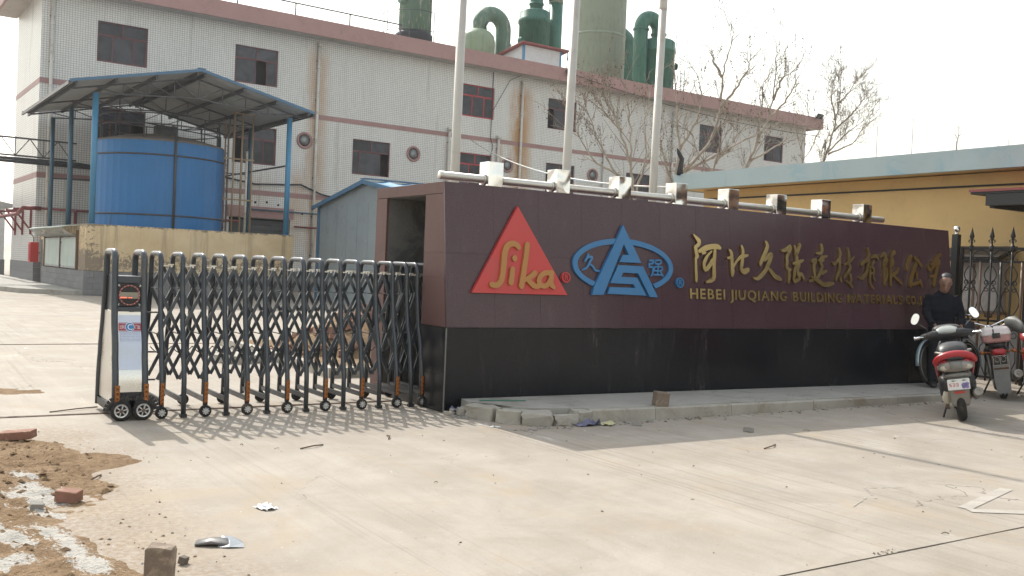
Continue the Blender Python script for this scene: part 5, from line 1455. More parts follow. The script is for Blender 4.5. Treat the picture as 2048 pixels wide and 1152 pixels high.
for z in (1.8,3.1): b.tube([(-2.3,-.6,z),(-1.2,-.7,z-.1)], .025, 5); b.tube([(2.4,-.6,z),(3.0,-.6,z)], .025, 5)
for x in (-2.3,-1.25,2.6,3.0): b.tube([(x,-.6,0),(x,-.6,3.2)], .025, 5)
b.build('guard_rail', X['steelpaint'], gv)
# huge pale tower
tw = thing('pale_tower', 'huge pale grey green cylindrical tower rising out of frame behind the factory', 'tower', Fr(43.0, 24.5, 0), FA)
b = MB(); b.lathe([(2.2,0),(2.2,40),(1.6,41.5)], 48); b.build('tower_shell', X['frp_grey'], tw)
b = MB()
for z in (20.5,26.5,32):
    b = MB(); b.lathe([(2.2,0),(2.235,.02),(2.235,.2),(2.2,.22)], 48, (0,0,z)); b.build('shell_joint', X['frp_grey'], tw)
# green elbow, U duct and vessel right of the tower
ge = thing('green_duct', 'green bent duct with rusty top emerging behind the pale tower', 'duct', Fr(49.5, 28.2, 0), FA)
b = MB(); b.tube([(0,0,8),(0,0,21.5),(-.08,0,21.9),(-.3,0,22.25),(-.7,0,22.45),(-1.2,0,22.5),(-4,0,22.5)], .66, 18); flange(b,(0,0,19.6),.68); b.build('duct', X['frp_green'], ge)
gu = thing('u_duct_vessel', 'dark green vessel with an upside down U shaped duct, right of the pale tower', 'vessel', Fr(43.55, 18.0, 13.0), FA)
b = MB(); b.lathe([(1.28,0),(1.28,5.4),(1.36,5.4),(1.36,5.6),(1.28,5.65),(1.28,6.2),(1.1,6.35),(.6,6.45)], 32); b.build('vessel_body', X['frp_green'], gu)
b = MB(); b.tube([(-1.8,0,0),(-1.8,0,7.0)]+elbow((-1.8,0,7.0),(.0,0,7.0),1.0,.5)+[(0,0,6.5),(0,0,6.3)], .53, 20); flange(b,(-1.8,0,6.9),.55); flange(b,(0,0,6.8),.55); b.build('u_duct', X['frp_green'], gu)
b = MB()
for z in (1.4,4.6): b.tube([(1.25,-.2,z),(1.6,-.3,z)], .16, 10); b.lathe([(.26,0),(.26,.1),(0,.1)], 14, (1.6,-.3,z), (1,-.3,0))
b.build('side_nozzle', X['frp_green'], gu)
b = MB()
for x in (2.1,2.5): b.tube([(x,-.4,0),(x,-.4,4.6)], .03, 5)
for k in range(14): b.tube([(2.1,-.4,.3*k+.2),(2.5,-.4,.3*k+.2)], .02, 4)
for z in (2.9,3.5,4.1,4.6): b.tube([(2.3+.45*math.cos(math.pi*k/8-math.pi/2), -.4, z+.0) if False else (2.3+.4*math.cos(math.pi*k/8), -.4-.5*math.sin(math.pi*k/8), z) for k in range(9)], .02, 4)
b.box((1.2,-1.0,2.6),(2.6,-.2,2.66)); b.tube([(3.4,-.5,0),(3.4,-.5,1.6),(1.4,-.5,1.4)], .03, 5)
b.build('caged_ladder', X['steelpaint'], gu)
rb = thing('roof_block', 'low long grey block standing on the factory roof near its right end', 'roof housing', Fr(48.2, 13.2, 13.2), FA)
b = MB(); b.box((0,0,0),(7.6 if False else 6.4,2.5,1.25)); b.box((-.1,-.1,1.25),(6.5,2.6,1.36)); b.build('block', X['greybase'], rb)

# ------------------------------------------------------------------ guard house at the right
gh = thing('guard_house', 'low yellow rendered gatehouse with faded blue fascia behind the iron gate', 'gatehouse', (11.05, 0, 0))
y0, y1 = -11.0, 7.75
b = MB(); b.box((0,y0,0),(.3,y1,3.53)); b.box((.3,y1-.3,0),(6,y1,3.53)); b.box((.3,y0,0),(6,y0+.3,3.53)); b.box((5.7,y0+.3,0),(6,y1-.3,3.53))
b.build('yellow_wall', X['yellow'], gh)
for k in range(int((y1-y0)/.6)):
    b = MB(); b.box((-.025,y0+.6*k+.003,0),(-.001,y0+.6*k+.597,.86)); b.build('base_slab', X['greybase'], gh)
b = MB(); b.box((-.55,y0-.5,3.53),(-.43,y1+.45,3.89)); b.box((-.43,y1+.33,3.53),(6.5,y1+.45,3.89)); b.box((-.43,y0-.5,3.53),(6.5,y0-.38,3.89)); b.build('fascia', X['fascia'], gh)
for k in range(5):                      # dark glazing added out of view so the sign wall reflects dark
    a = -2.6-1.55*k
    b = MB(); b.box((-.03,a-1.45,.95),(.0,a,2.98)); f = b.build('window', X['iron_post'], gh)
    for q in range(2):
        b = MB(); b.box((-.04,a-1.40+.7*q,1.0),(-.031,a-.75+.7*q,2.93)); b.build('pane', X['glassd'], f)
b = MB(); b.box((-.43,y0-.38,3.55),(6.5,y1+.33,3.70)); b.build('roof_slab', X['yellow'], gh)
b = MB(); b.tube([(-.03,-.6,3.30),(-.03,.9,3.31),(-.03,7.7,3.33)], .018, 5); b.build('wall_wire', X['tar'], gh)
# lean-to canopy in front, lengthened out of view to darken the sign's reflections
ln = thing('entrance_canopy', 'dark red edged flat canopy on a post at the right edge of the gatehouse', 'canopy', (10.9, -.35, 0))
b = MB(); b.box((-1.35,-10.5,3.05),(.14,.62,3.09)); b.build('roof_sheet', X['hutroof'], ln); b = MB(); b.box((-1.33,-10.5,3.015),(.14,.60,3.047)); b.build('ceiling', X['iron_post'], ln)
b = MB(); b.box((-1.32,-10.4,2.83),(-1.2,.35,3.01)); b.box((-1.2,.27,2.80),(.14,.35,3.01)); b.box((-1.2,-10.4,2.83),(.14,-10.3,3.01)); b.build('edge_beam', X['iron_post'], ln)
for y in (-10.2, -5.3, -.33):
    b = MB(); b.box((.0,y,0),(.13,y+.13,2.83)); b.build('post', X['iron_post'], ln)
# cabinet on the wall behind the gate
ac = thing('wall_cabinet', 'pale panel cabinet with a dark hood fixed to the yellow wall behind the iron gate', 'cabinet', (11.04, .85, 0))
b = MB(); b.bbox((-.28,-.42,1.15),(0,.42,2.0), .015); b.build('body', M('grimy_cabinet_panel', (.33,.31,.30), .6, var=.25, dirt=(.16,.13,.11), damt=.6), ac)
b = MB(); b.prism([(-.55,1.98),(0,2.2),(0,2.26),(-.58,2.06)], 1.16, lambda u,v,w:(u, w-.58, v)); b.build('hood', X['iron_post'], ac)
b = MB(); b.box((-.3,-.46,1.10),(0,.46,1.145)); b.box((-.286,-.02,1.2),(-.281,.02,1.95)); b.build('shelf', X['rust'], ac)
# cable across the yard on the factory side
cb = thing('overhead_cable', 'thin black overhead cable strung from the factory parapet down to the gatehouse roof', 'cable', (0,0,0))
p = [Fl(28.3, 9.6, 13.3), Fl(52.3, 9.8, 13.0)]
b = MB()
def sag(a, c, s, r, n=14): 
    a, c = Vector(a), Vector(c)
    return [(a+(c-a)*k/n)-Vector((0,0,s*4*(k/n)*(1-k/n))) for k in range(n+1)]
b.tube(sag(Fl(28.4,9.6,13.5), Fl(52.4,9.7,12.4), .5, 0), .025, 5)
b.tube(sag(Fl(52.4,9.7,12.4), (16.5,6.5,3.95), 1.6, 0), .015, 5)
b.tube(sag(Fl(52.4,9.7,11.6), (16.0,7.2,3.95), 2.4, 0), .015, 5)
b.build('cable', X['tar'], cb)
# pale pipe hung between facade and yard, above the sign
cp = thing('hung_hose', 'pale thin hose sagging across the yard in front of the factory above the sign wall', 'hose', (0,0,0))
b = MB(); b.tube(sag(Fl(22.3,10.3,8.8), (12.2,8.4,3.75), .75, 0, 18), .03, 6); b.build('hose', X['pvc'], cp)

# ------------------------------------------------------------------ far left: pale warehouse and low wall
wh = thing('warehouse', 'pale warehouse with sheet walls in the distance at the left edge', 'warehouse', Fl(-14.2, 26, 0), FA)
b = MB(); b.box((0,0,0),(15.0,20,3.9)); b.build('wall', X['hutwall'], wh)
b = MB(); b.prism([(-.4,3.9),(15.4,3.9),(15.4,4.1),(7.5,5.6),(-.4,4.1)], 20.4, lambda u,v,w:(u,w-.2,v)); b.build('roof', X['roofunder'], wh)
b = MB(); b.box((-.04,-.06,0),(15.04,-.001,.9)); b.build('base', X['greybase'], wh)
for k in range(14):
    b = MB(); b.box((.5+k*1.05,-.03,.92),(.56+k*1.05,-.001,3.88)); b.build('sheet_seam', X['hutwall'], wh)
fr = thing('guard_barrier', 'low dark steel barrier in front of the pale warehouse at the left edge', 'barrier', Fl(-14, 21.5, 0), FA)
b = MB(); b.tube([(0,0,1.1),(13.2,0,1.1)], .05, 6); b.tube([(0,0,.6),(13.2,0,.6)], .04, 6)
for k in range(8): b.tube([(1.88*k,0,0),(1.88*k,0,1.1)], .05, 6)
b.build('bars', X['tar'], fr)
bl = thing('concrete_bollard', 'stubby concrete block standing beside bricks left of the pavement corner', 'block', Fl(-3.1, 1.6, 0), FA)
b = MB(); rock(b, (0,0,.28), (.34,.34,.56), 5, .2, 2, .12); b.build('block', X['kerb'], bl)
pi = thing('paver_stack', 'low rows of pale kerb stones laid on the ground at the left edge', 'kerb stones', Fl(-6.5, 3.6, 0), FA)
for k in range(9):
    b = MB(); b.bbox((-2.4+.02*k,.42*k,0),(3.1-.05*k,.42*k+.16,.14), .015); b.build('kerb_stone', X['kerb'], pi)
from mathutils import noise as NZ
# ------------------------------------------------------------------ wrought iron gate
def scroll(b, c, r, turns, start, d, mat=0, w=.012, pull=.35):
    """flat spiral in the leaf plane; c=(y,z)"""
    n = int(18*turns)
    pts = []
    for k in range(n+1):
        t = k/n; a = start+d*2*math.pi*turns*t; rr = r*(1-(1-pull)*t)
        pts.append((0, c[0]+rr*math.cos(a), c[1]+rr*math.sin(a)))
    b.tube(pts, w*.6, 6)
def iron_leaf(name, label, y_start, n):
    g_ = thing(name, label, 'gate', (9.9, y_start, 0), 0, 'wrought iron gate leaves')
    L_ = .34*n+.06
    for z in (.12, 1.02, 1.96, 2.17):
        b = MB(); b.bar((0,0,z),(0,-L_,z),.03,.035); b.build('cross_rail', X['iron'], g_)
    for yy in (0, -L_):
        b = MB(); b.bar((0,yy,.05),(0,yy,2.18),.05,.05,up=(0,1,0)); b.build('stile', X['iron'], g_)
    for k in range(n):
        y = -.16-.34*k
        b = MB(); b.tube([(0,y,.06),(0,y,2.25)], .017, 8); b.lathe([(.03,0),(.034,.02),(.034,.07),(.03,.09)], 10, (0,y,2.13)); b.build('bar', X['iron'], g_)
        b = MB()
        b.lathe([(.012,0),(.02,.03),(.012,.05),(.016,.07),(.038,.12),(.022,.19),(.0,.28)], 10, (0,y,2.24))
        for s in (-1,1): scroll(b, (y+s*.035, 2.285), .03, .75, math.pi*(0 if s < 0 else 1), -s, w=.014)
        b.build('spear_finial', X['iron'], g_)
        b = MB()
        for s in (-1,1):
            b.tube([(0,y+s*(.02+.13*math.sin(math.pi*q/10)), 1.62-.55*q/10) for q in range(11)], .009, 5)
            b.tube([(0,y+s*(.015+.085*math.sin(math.pi*q/8)), 1.90-.30*q/8) for q in range(9)], .009, 5)
            scroll(b, (y+s*.055, 1.63), .045, 1.1, -math.pi/2, s); scroll(b, (y+s*.055, 1.52), .045, 1.1, math.pi/2, -s)
            scroll(b, (y+s*.045, 1.10), .035, 1.0, math.pi/2, s)
            scroll(b, (y+s*.085, .82), .075, 1.2, math.pi/2, s)
            b.tube([(0,y+s*.01,.74),(0,y+s*.12,.60),(0,y+s*.13,.40),(0,y+s*.02,.16)], .009, 5)
        b.build('scrollwork', X['iron'], g_)
        b = MB()
        b.tube([(0,y-.17+.15*math.cos(a), 1.985+.16*math.sin(a)) for a in [math.pi*q/12 for q in range(13)]], .010, 6)
        for s in (-1,1): scroll(b, (y-.17+s*.105, 1.99), .045, .8, 0 if s > 0 else math.pi, -s)
        b.build('arch_scroll', X['iron'], g_)
        if k < n:
            b = MB(); b.tube([(0,y-.17,.06),(0,y-.17,1.96)], .021, 8); b.lathe([(.03,-.05),(.045,0),(.03,.05)], 10, (0,y-.17,.93)); b.build('round_bar', X['rust'] if k % 2 == 0 else X['iron'], g_)
    return g_
iron_leaf('iron_gate', 'black wrought iron gate leaf with spear finials beside the ball topped post', .55, 3)
iron_leaf('iron_gate', 'wrought iron gate leaf with finials folded at the right edge of frame', -.62, 4)
gp = thing('gate_post', 'square dark gate post topped by a steel ball beside the sign wall', 'post', (9.9, .66, 0))
b = MB(); b.box((-.05,-.05,0),(.05,.05,2.40)); b.build('shaft', X['iron_post'], gp)
b = MB(); b.lathe([(.03,0),(.03,.02),(.022,.03)]+[(.056*math.sin(math.pi*k/12), .085-.056*math.cos(math.pi*k/12)) for k in range(3,12)]+[(0,.141)], 16, (0,0,2.40)); b.build('ball', X['chrome'], gp)

# ------------------------------------------------------------------ two wheelers
def spoked(b, c, r, w, ax=(0,1,0), n=14, hub=.035):
    c = Vector(c)
    for k in range(n):
        a = 2*math.pi*k/n
        b.tube([c+Vector((hub*math.cos(a+.3),(.02 if k%2 else -.02),hub*math.sin(a+.3))), c+Vector((r*math.cos(a),0,r*math.sin(a)))], w, 4)
def wheel(parent, x, r, tw, rimmat, spokes=0, y=0, z=None):
    z = r if z is None else z
    b = MB()
    pr = [(r-tw*1.05,-tw*.42)]+[(r-tw*.5+tw*.5*math.cos(a)*1.0, tw*.5*math.sin(a)) for a in [math.pi*(-.5+k/8) for k in range(9)]]+[(r-tw*1.05,tw*.42)]
    b.lathe(pr, 32, (x,y,z), (0,1,0)); t = b.build('wheel', X['tyre'], parent)
    b = MB()
    ri = r-tw*1.0
    if spokes:
        b.lathe([(ri-.02,-.014),(ri,-.016),(ri,.016),(ri-.02,.014)], 28, (x,y,z), (0,1,0)); spoked(b, (x,y,z), ri-.01, .0028, n=spokes)
        b.lathe([(.03,-.05),(.045,-.04),(.045,.04),(.03,.05)], 14, (x,y,z), (0,1,0))
    else:
        b.lathe([(ri-.025,-tw*.4),(ri,-tw*.42),(ri,tw*.42),(ri-.025,tw*.4)], 28, (x,y,z), (0,1,0))
        for k in range(5):
            a = 2*math.pi*k/5; b.bar((x+.02*math.cos(a),y,z+.02*math.sin(a)),(x+(ri-.01)*math.cos(a),y,z+(ri-.01)*math.sin(a)), .035, .035, up=(0,1,0))
        b.lathe([(.05,-.05),(.05,.05)], 14, (x,y,z), (0,1,0))
    b.build('rim', rimmat, t)
    return t
X['blackp'] = M('dusty_black_plastic', (.022,.022,.024), .5, var=.2, dirt=(.17,.145,.115), damt=.5)
X['redp'] = M('dusty_red_fairing', (.36,.022,.028), .32, var=.12, dirt=(.30,.15,.12), damt=.3)
X['lens'] = M('clear_lamp_lens', (.25,.235,.22), .2, var=.2, dirt=(.30,.23,.17), damt=.5)
X['ltgrey'] = M('light_grey_flap', (.19,.185,.17), .6, var=.2, dirt=(.2,.16,.12), damt=.5)
X['seatv'] = M('black_vinyl_seat', (.022,.022,.024), .42, var=.25, dirt=(.12,.105,.09), damt=.5)
X['cream'] = M('cream_cover', (.46,.42,.34), .5, var=.12, dirt=(.3,.23,.16), damt=.4)
X['mirror'] = M('mirror_glass', (.85,.87,.9), .03, 1.0, var=.02, bump=0)
X['plate'] = M('white_plate', (.74,.75,.76), .4, var=.06)
sc = thing('scooter', 'red and black scooter seen from behind, parked at the end of the pavement', 'scooter', (5.50,-2.32,0), rot=(-.185, 0, R(35)))
rw, fwx = .215, 1.24
wheel(sc, 0, rw, .10, X['blackp'])
wheel(sc, fwx, .215, .09, X['alloy'])
def sec(x, z, hy, hz, y=0): return ((x,y,z),(0,hy,0),(0,0,hz))
b = MB()                                # under-tail and rear mudguard in black
b.loft([sec(-.20,.62,.06,.05),sec(-.1,.60,.12,.11),sec(.1,.56,.15,.17),sec(.35,.50,.16,.19),sec(.55,.42,.15,.15)], 16, 2.6); b.build('tail_body', X['blackp'], sc)
b = MB()                                # red side fairings sweeping up to the tail
for s in (-1,1):
    b.loft([((-.26,s*.10,.70),(0,.02,0),(0,0,.02)),((-.16,s*.17,.70),(0,.025,0),(0,0,.045)),((.05,s*.185,.665),(0,.03,0),(0,0,.085)),((.3,s*.175,.58),(0,.03,0),(0,0,.11)),((.55,s*.15,.46),(0,.03,0),(0,0,.10)),((.62,s*.13,.40),(0,.02,0),(0,0,.05))], 12, 2.4)
b.build('side_fairing', X['redp'], sc)
b = MB()                                # red upper tail bow around the lamp
pts = []
for k in range(21):
    a = math.pi*(-.04+1.08*k/20); pts.append((-.20-.07*math.sin(a), .205*math.cos(a), .70+.085*math.sin(a)))
b.tube(pts, [.026+.016*math.sin(math.pi*k/20) for k in range(21)], 10)
b.build('tail_bow', X['redp'], sc)
b = MB(); b.loft([((-.13,0,.76),(0,.16,0),(.0,0,.035)),((-.26,0,.745),(0,.12,0),(0,0,.03)),((-.30,0,.74),(0,.06,0),(0,0,.015))], 16, 2.3); b.build('tail_spoiler', X['blackp'], sc)
b = MB(); b.loft([((-.13,0,.64),(0,.195,0),(0,0,.075)),((-.23,0,.650),(0,.18,0),(0,0,.07)),((-.28,0,.655),(0,.135,0),(0,0,.055)),((-.30,0,.66),(0,.07,0),(0,0,.03))], 20, 2.2); tl = b.build('tail_lamp', X['lens'], sc)
b = MB(); b.loft([((-.287,0,.66),(0,.075,0),(0,0,.05)),((-.305,0,.66),(0,.065,0),(0,0,.042))], 16, 3.5); b.build('brake_lens', X['ltgrey'], tl)
for s in (-1,1):
    b = MB(); b.loft([((-.20,s*.13,.635),(0,.05,0),(0,0,.035)),((-.285,s*.12,.64),(0,.035,0),(0,0,.025))], 12, 2.2); b.build('indicator', X['cream'], tl)
b = MB(); b.loft([((-.15,0,.53),(0,.15,0),(0,0,.045)),((-.24,0,.545),(0,.12,0),(0,0,.03)),((-.27,0,.55),(0,.07,0),(0,0,.015))], 16, 2.2); b.build('lower_tail', X['ltgrey'], sc)
Mf = Matrix.Translation((-.235,0,.42)) @ Matrix.Rotation(R(-20), 4, 'Y')
b = MB(); b.loft([(Mf @ Vector((0,0,.10)),(0,.105,0),Mf.to_3x3() @ Vector((.008,0,0))),(Mf @ Vector((0,0,-.06)),(0,.105,0),Mf.to_3x3() @ Vector((.008,0,0))),(Mf @ Vector((-.01,0,-.20)),(0,.10,0),Mf.to_3x3() @ Vector((.008,0,0))),(Mf @ Vector((-.02,0,-.235)),(0,.085,0),Mf.to_3x3() @ Vector((.008,0,0)))], 12, 6); fl = b.build('mud_flap', X['ltgrey'], sc)
b = MB(); b.bbox((-.006,-.055,-.005),(.002,.055,.022),.003, M=Mf @ Matrix.Translation((-.014,0,-.075))); b.build('flap_reflector', M('red_reflector', (.45,.05,.04), .3), fl)
Mp = Mf @ Matrix.Translation((-.022,0,.035))
b = MB(); b.bbox((-.004,-.115,-.065),(.003,.115,.065),.006, M=Mp); pt = b.build('licence_plate', X['plate'], sc)
b = MB()
def pquad(y0,z0,y1,z1,h=-.0048): b.add([Mp @ Vector((h,y0,z0)), Mp @ Vector((h,y1,z0)), Mp @ Vector((h,y1,z1)), Mp @ Vector((h,y0,z1))], [(0,1,2,3)])
for k, (y, seg) in enumerate(((.085,'z'),(.05,'x'),(.015,'s'))):
    pquad(y-.013,.012,y+.013,.018); pquad(y-.013,-.022,y+.013,-.016)
    pquad(y-.013,-.005,y+.013,.001)
    if seg == 'z': b.add([Mp @ Vector((-.0049,y-.013,-.018)), Mp @ Vector((-.0049,y-.006,-.018)), Mp @ Vector((-.0049,y+.013,.014)), Mp @ Vector((-.0049,y+.006,.014))], [(0,1,2,3)])
    else: pquad(y-.013,-.016,y-.008,.012)
b.build('plate_print', M('red_print', (.45,.04,.08), .5, bump=0), pt, fix=False)
b = MB()
for (y, z, r) in ((-.055,-.01,.030),(-.085,.0,.024),(-.05,-.035,.022),(-.085,-.035,.022)):
    b.add([Mp @ Vector((-.005,y+r*math.cos(2*math.pi*k/10),z+r*math.sin(2*math.pi*k/10))) for k in range(10)], [tuple(range(10))])
b.build('plate_picture', M('lilac_print', (.28,.24,.50), .5, bump=0), pt, fix=False)
b = MB()
for y in (-.065,.045):
    for k in range(5):
        a = -.3-.55*k; b.add([Mp @ Vector((-.0051,y,.058)), Mp @ Vector((-.0051,y+.035*math.cos(a),.058+.022*math.sin(a))), Mp @ Vector((-.0051,y+.026*math.cos(a-.3),.058+.022*math.sin(a-.3)))], [(0,1,2)])
b.build('plate_leaves', M('dark_green_print', (.03,.10,.06), .5, bump=0), pt, fix=False)
for s in (-1,1):
    b = MB(); b.loft([((-.12,s*.12,.44),(0,.05,0),(0,0,.07)),((.02,s*.14,.42),(0,.055,0),(0,0,.13)),((.25,s*.145,.38),(0,.05,0),(0,0,.15)),((.5,s*.13,.34),(0,.04,0),(0,0,.11))], 14, 2.6); b.build('lower_cover', X['blackp'], sc)
    b = MB(); b.tube([(.06,s*.10,.24),(-.06,s*.13,.56)], .026, 10); b.build('shock_absorber', X['steel_d'], sc)
    b = MB(); b.tube([(.05,s*.16,.80),(-.12,s*.185,.81),(-.22,s*.13,.80),(-.24,0,.80)], .013, 8); b.build('grab_rail', X['steel_d'], sc)
b = MB(); b.loft([sec(-.05,.755,.12,.02),sec(-.02,.79,.15,.06),sec(.12,.825,.165,.085),sec(.30,.81,.16,.075),sec(.42,.775,.15,.06),sec(.62,.765,.145,.055),sec(.75,.755,.11,.045),sec(.80,.745,.05,.03)], 18, 2.3); b.build('seat', X['seatv'], sc)
b = MB(); b.loft([sec(.5,.30,.15,.06),sec(.75,.27,.17,.045),sec(1.0,.28,.17,.05)], 14, 3.5); b.build('footboard', X['blackp'], sc)
b = MB(); b.loft([((.98,0,.28),(0,.17,0),(.04,0,0)),((1.02,0,.5),(0,.19,0),(.05,0,.0)),((.99,0,.72),(0,.175,0),(.05,0,0)),((.93,0,.88),(0,.10,0),(.05,0,0))], 16, 3); b.build('leg_shield', X['blackp'], sc)
b = MB(); b.bbox((.925,-.045,.80),(.935,.045,.845),.004); b.build('orange_sticker', M('orange_sticker', (.55,.13,.04), .4), sc)
b = MB(); b.loft([((1.06,0,.35),(0,.16,0),(.05,0,.05)),((1.15,0,.55),(0,.17,0),(.06,0,.03)),((1.12,0,.74),(0,.14,0),(.06,0,0))], 16, 2.5); b.build('front_fairing', X['redp'], sc)
b = MB(); b.tube([(1.0,0,.8),(1.24,0,.22)], .035, 10); b.loft([((1.08,0,.46),(0,.06,0),(0,0,.01)),((1.24,0,.48),(0,.07,0),(0,0,.025)),((1.42,0,.40),(0,.05,0),(0,0,.012))], 12, 2); b.build('front_fork', X['blackp'], sc)
b = MB(); b.loft([((.88,0,.955),(0,.21,0),(0,0,.055)),((.84,0,.985),(0,.17,0),(-.0,0,.045)),((.97,0,1.03),(0,.16,0),(0,0,.05)),((1.08,0,.98),(0,.14,0),(0,0,.07))], 18, 2.3)
b.loft([((.86,-.30,.955),(.04,0,0),(0,0,.03)),((.86,-.16,.965),(.06,0,0),(0,0,.055)),((.86,.16,.965),(.06,0,0),(0,0,.055)),((.86,.30,.955),(.04,0,0),(0,0,.03))], 12, 2.5)
hb_ = b.build('handlebar_cowl', X['blackp'], sc)
b = MB(); b.loft([((.80,0,.985),(0,.10,0),(0,0,.018)),((.845,0,1.025),(0,.125,0),(0,0,.022)),((.90,0,1.055),(0,.07,0),(0,0,.012))], 16, 2.2); b.build('instrument_panel', M('dusty_instrument_glass', (.36,.38,.36), .15, var=.3), hb_)
for s in (-1,1):
    b = MB(); b.tube([(.86,s*.28,.955),(.83,s*.35,.95),(.82,s*.365,.95)], .018, 10); b.tube([(.82,s*.27,.955),(.815,s*.38,.952)], .009, 6); b.lathe([(.022,-.012),(.022,.012)], 10, (.82,s*.372,.95), (0,s,0)); b.build('grip', X['chrome'], sc)
    b = MB(); b.tube([(.90,s*.20,1.0),(.90,s*.235,1.06),(.93,s*.32,1.13)], .008, 6); m = b.build('mirror', X['blackp'], sc)
    Mm = Matrix.Translation((.93,s*.335,1.185)) @ Matrix.Rotation(R(s*28), 4, 'X') @ Matrix.Rotation(R(-s*12), 4, 'Z')
    b = MB(); b.loft([(Mm @ Vector((.03,0,0)), Mm.to_3x3() @ Vector((0,.025,0)), Mm.to_3x3() @ Vector((0,0,.04))),(Mm @ Vector((.012,0,0)), Mm.to_3x3() @ Vector((0,.045,0)), Mm.to_3x3() @ Vector((0,0,.072))),(Mm @ Vector((0,0,0)), Mm.to_3x3() @ Vector((0,.047,0)), Mm.to_3x3() @ Vector((0,0,.075)))], 16, 2.4); b.build('mirror_shell', X['blackp'], m)
    b = MB(); b.loft([(Mm @ Vector((-.003,0,0)), Mm.to_3x3() @ Vector((0,.043,0)), Mm.to_3x3() @ Vector((0,0,.071))),(Mm @ Vector((-.004,0,0)), Mm.to_3x3() @ Vector((0,.043,0)), Mm.to_3x3() @ Vector((0,0,.071)))], 16, 2.4, smooth=False); b.build('mirror_glass', X['mirror'], m)
b = MB(); b.bbox((.15,.10,.20),(.55,.17,.36),.03); b.loft([((-.05,.12,.24),(.02,0,0),(0,0,.09)),((-.05,.155,.24),(.018,0,0),(0,0,.08))],14,2.4); b.build('engine_case', X['rust'], sc)
b = MB(); b.loft([((-.10,.13,.30),(0,.035,0),(0,0,.085)),((.10,.145,.29),(0,.035,0),(0,0,.09)),((.35,.14,.28),(0,.03,0),(0,0,.06))], 14, 2.6); b.build('air_cleaner', X['cream'], sc)
b = MB(); b.tube([(.45,-.12,.25),(.2,-.17,.25),(.12,-.18,.27)], .02, 8); b.tube([(.14,-.18,.27),(-.22,-.19,.34)], [.05,.055], 14); b.lathe([(.055,0),(.04,.015),(.025,.015),(.02,-.01)], 14, (-.22,-.19,.34), (-.98,0,.17)); b.build('exhaust', X['steel_d'], sc)
b = MB(); b.tube([(.30,.10,.25),(.18,.20,.03),(.10,.26,.012)], .012, 6); b.tube([(.18,.20,.03),(.26,.24,.012)], .008, 5); b.build('side_stand', X['iron'], sc)

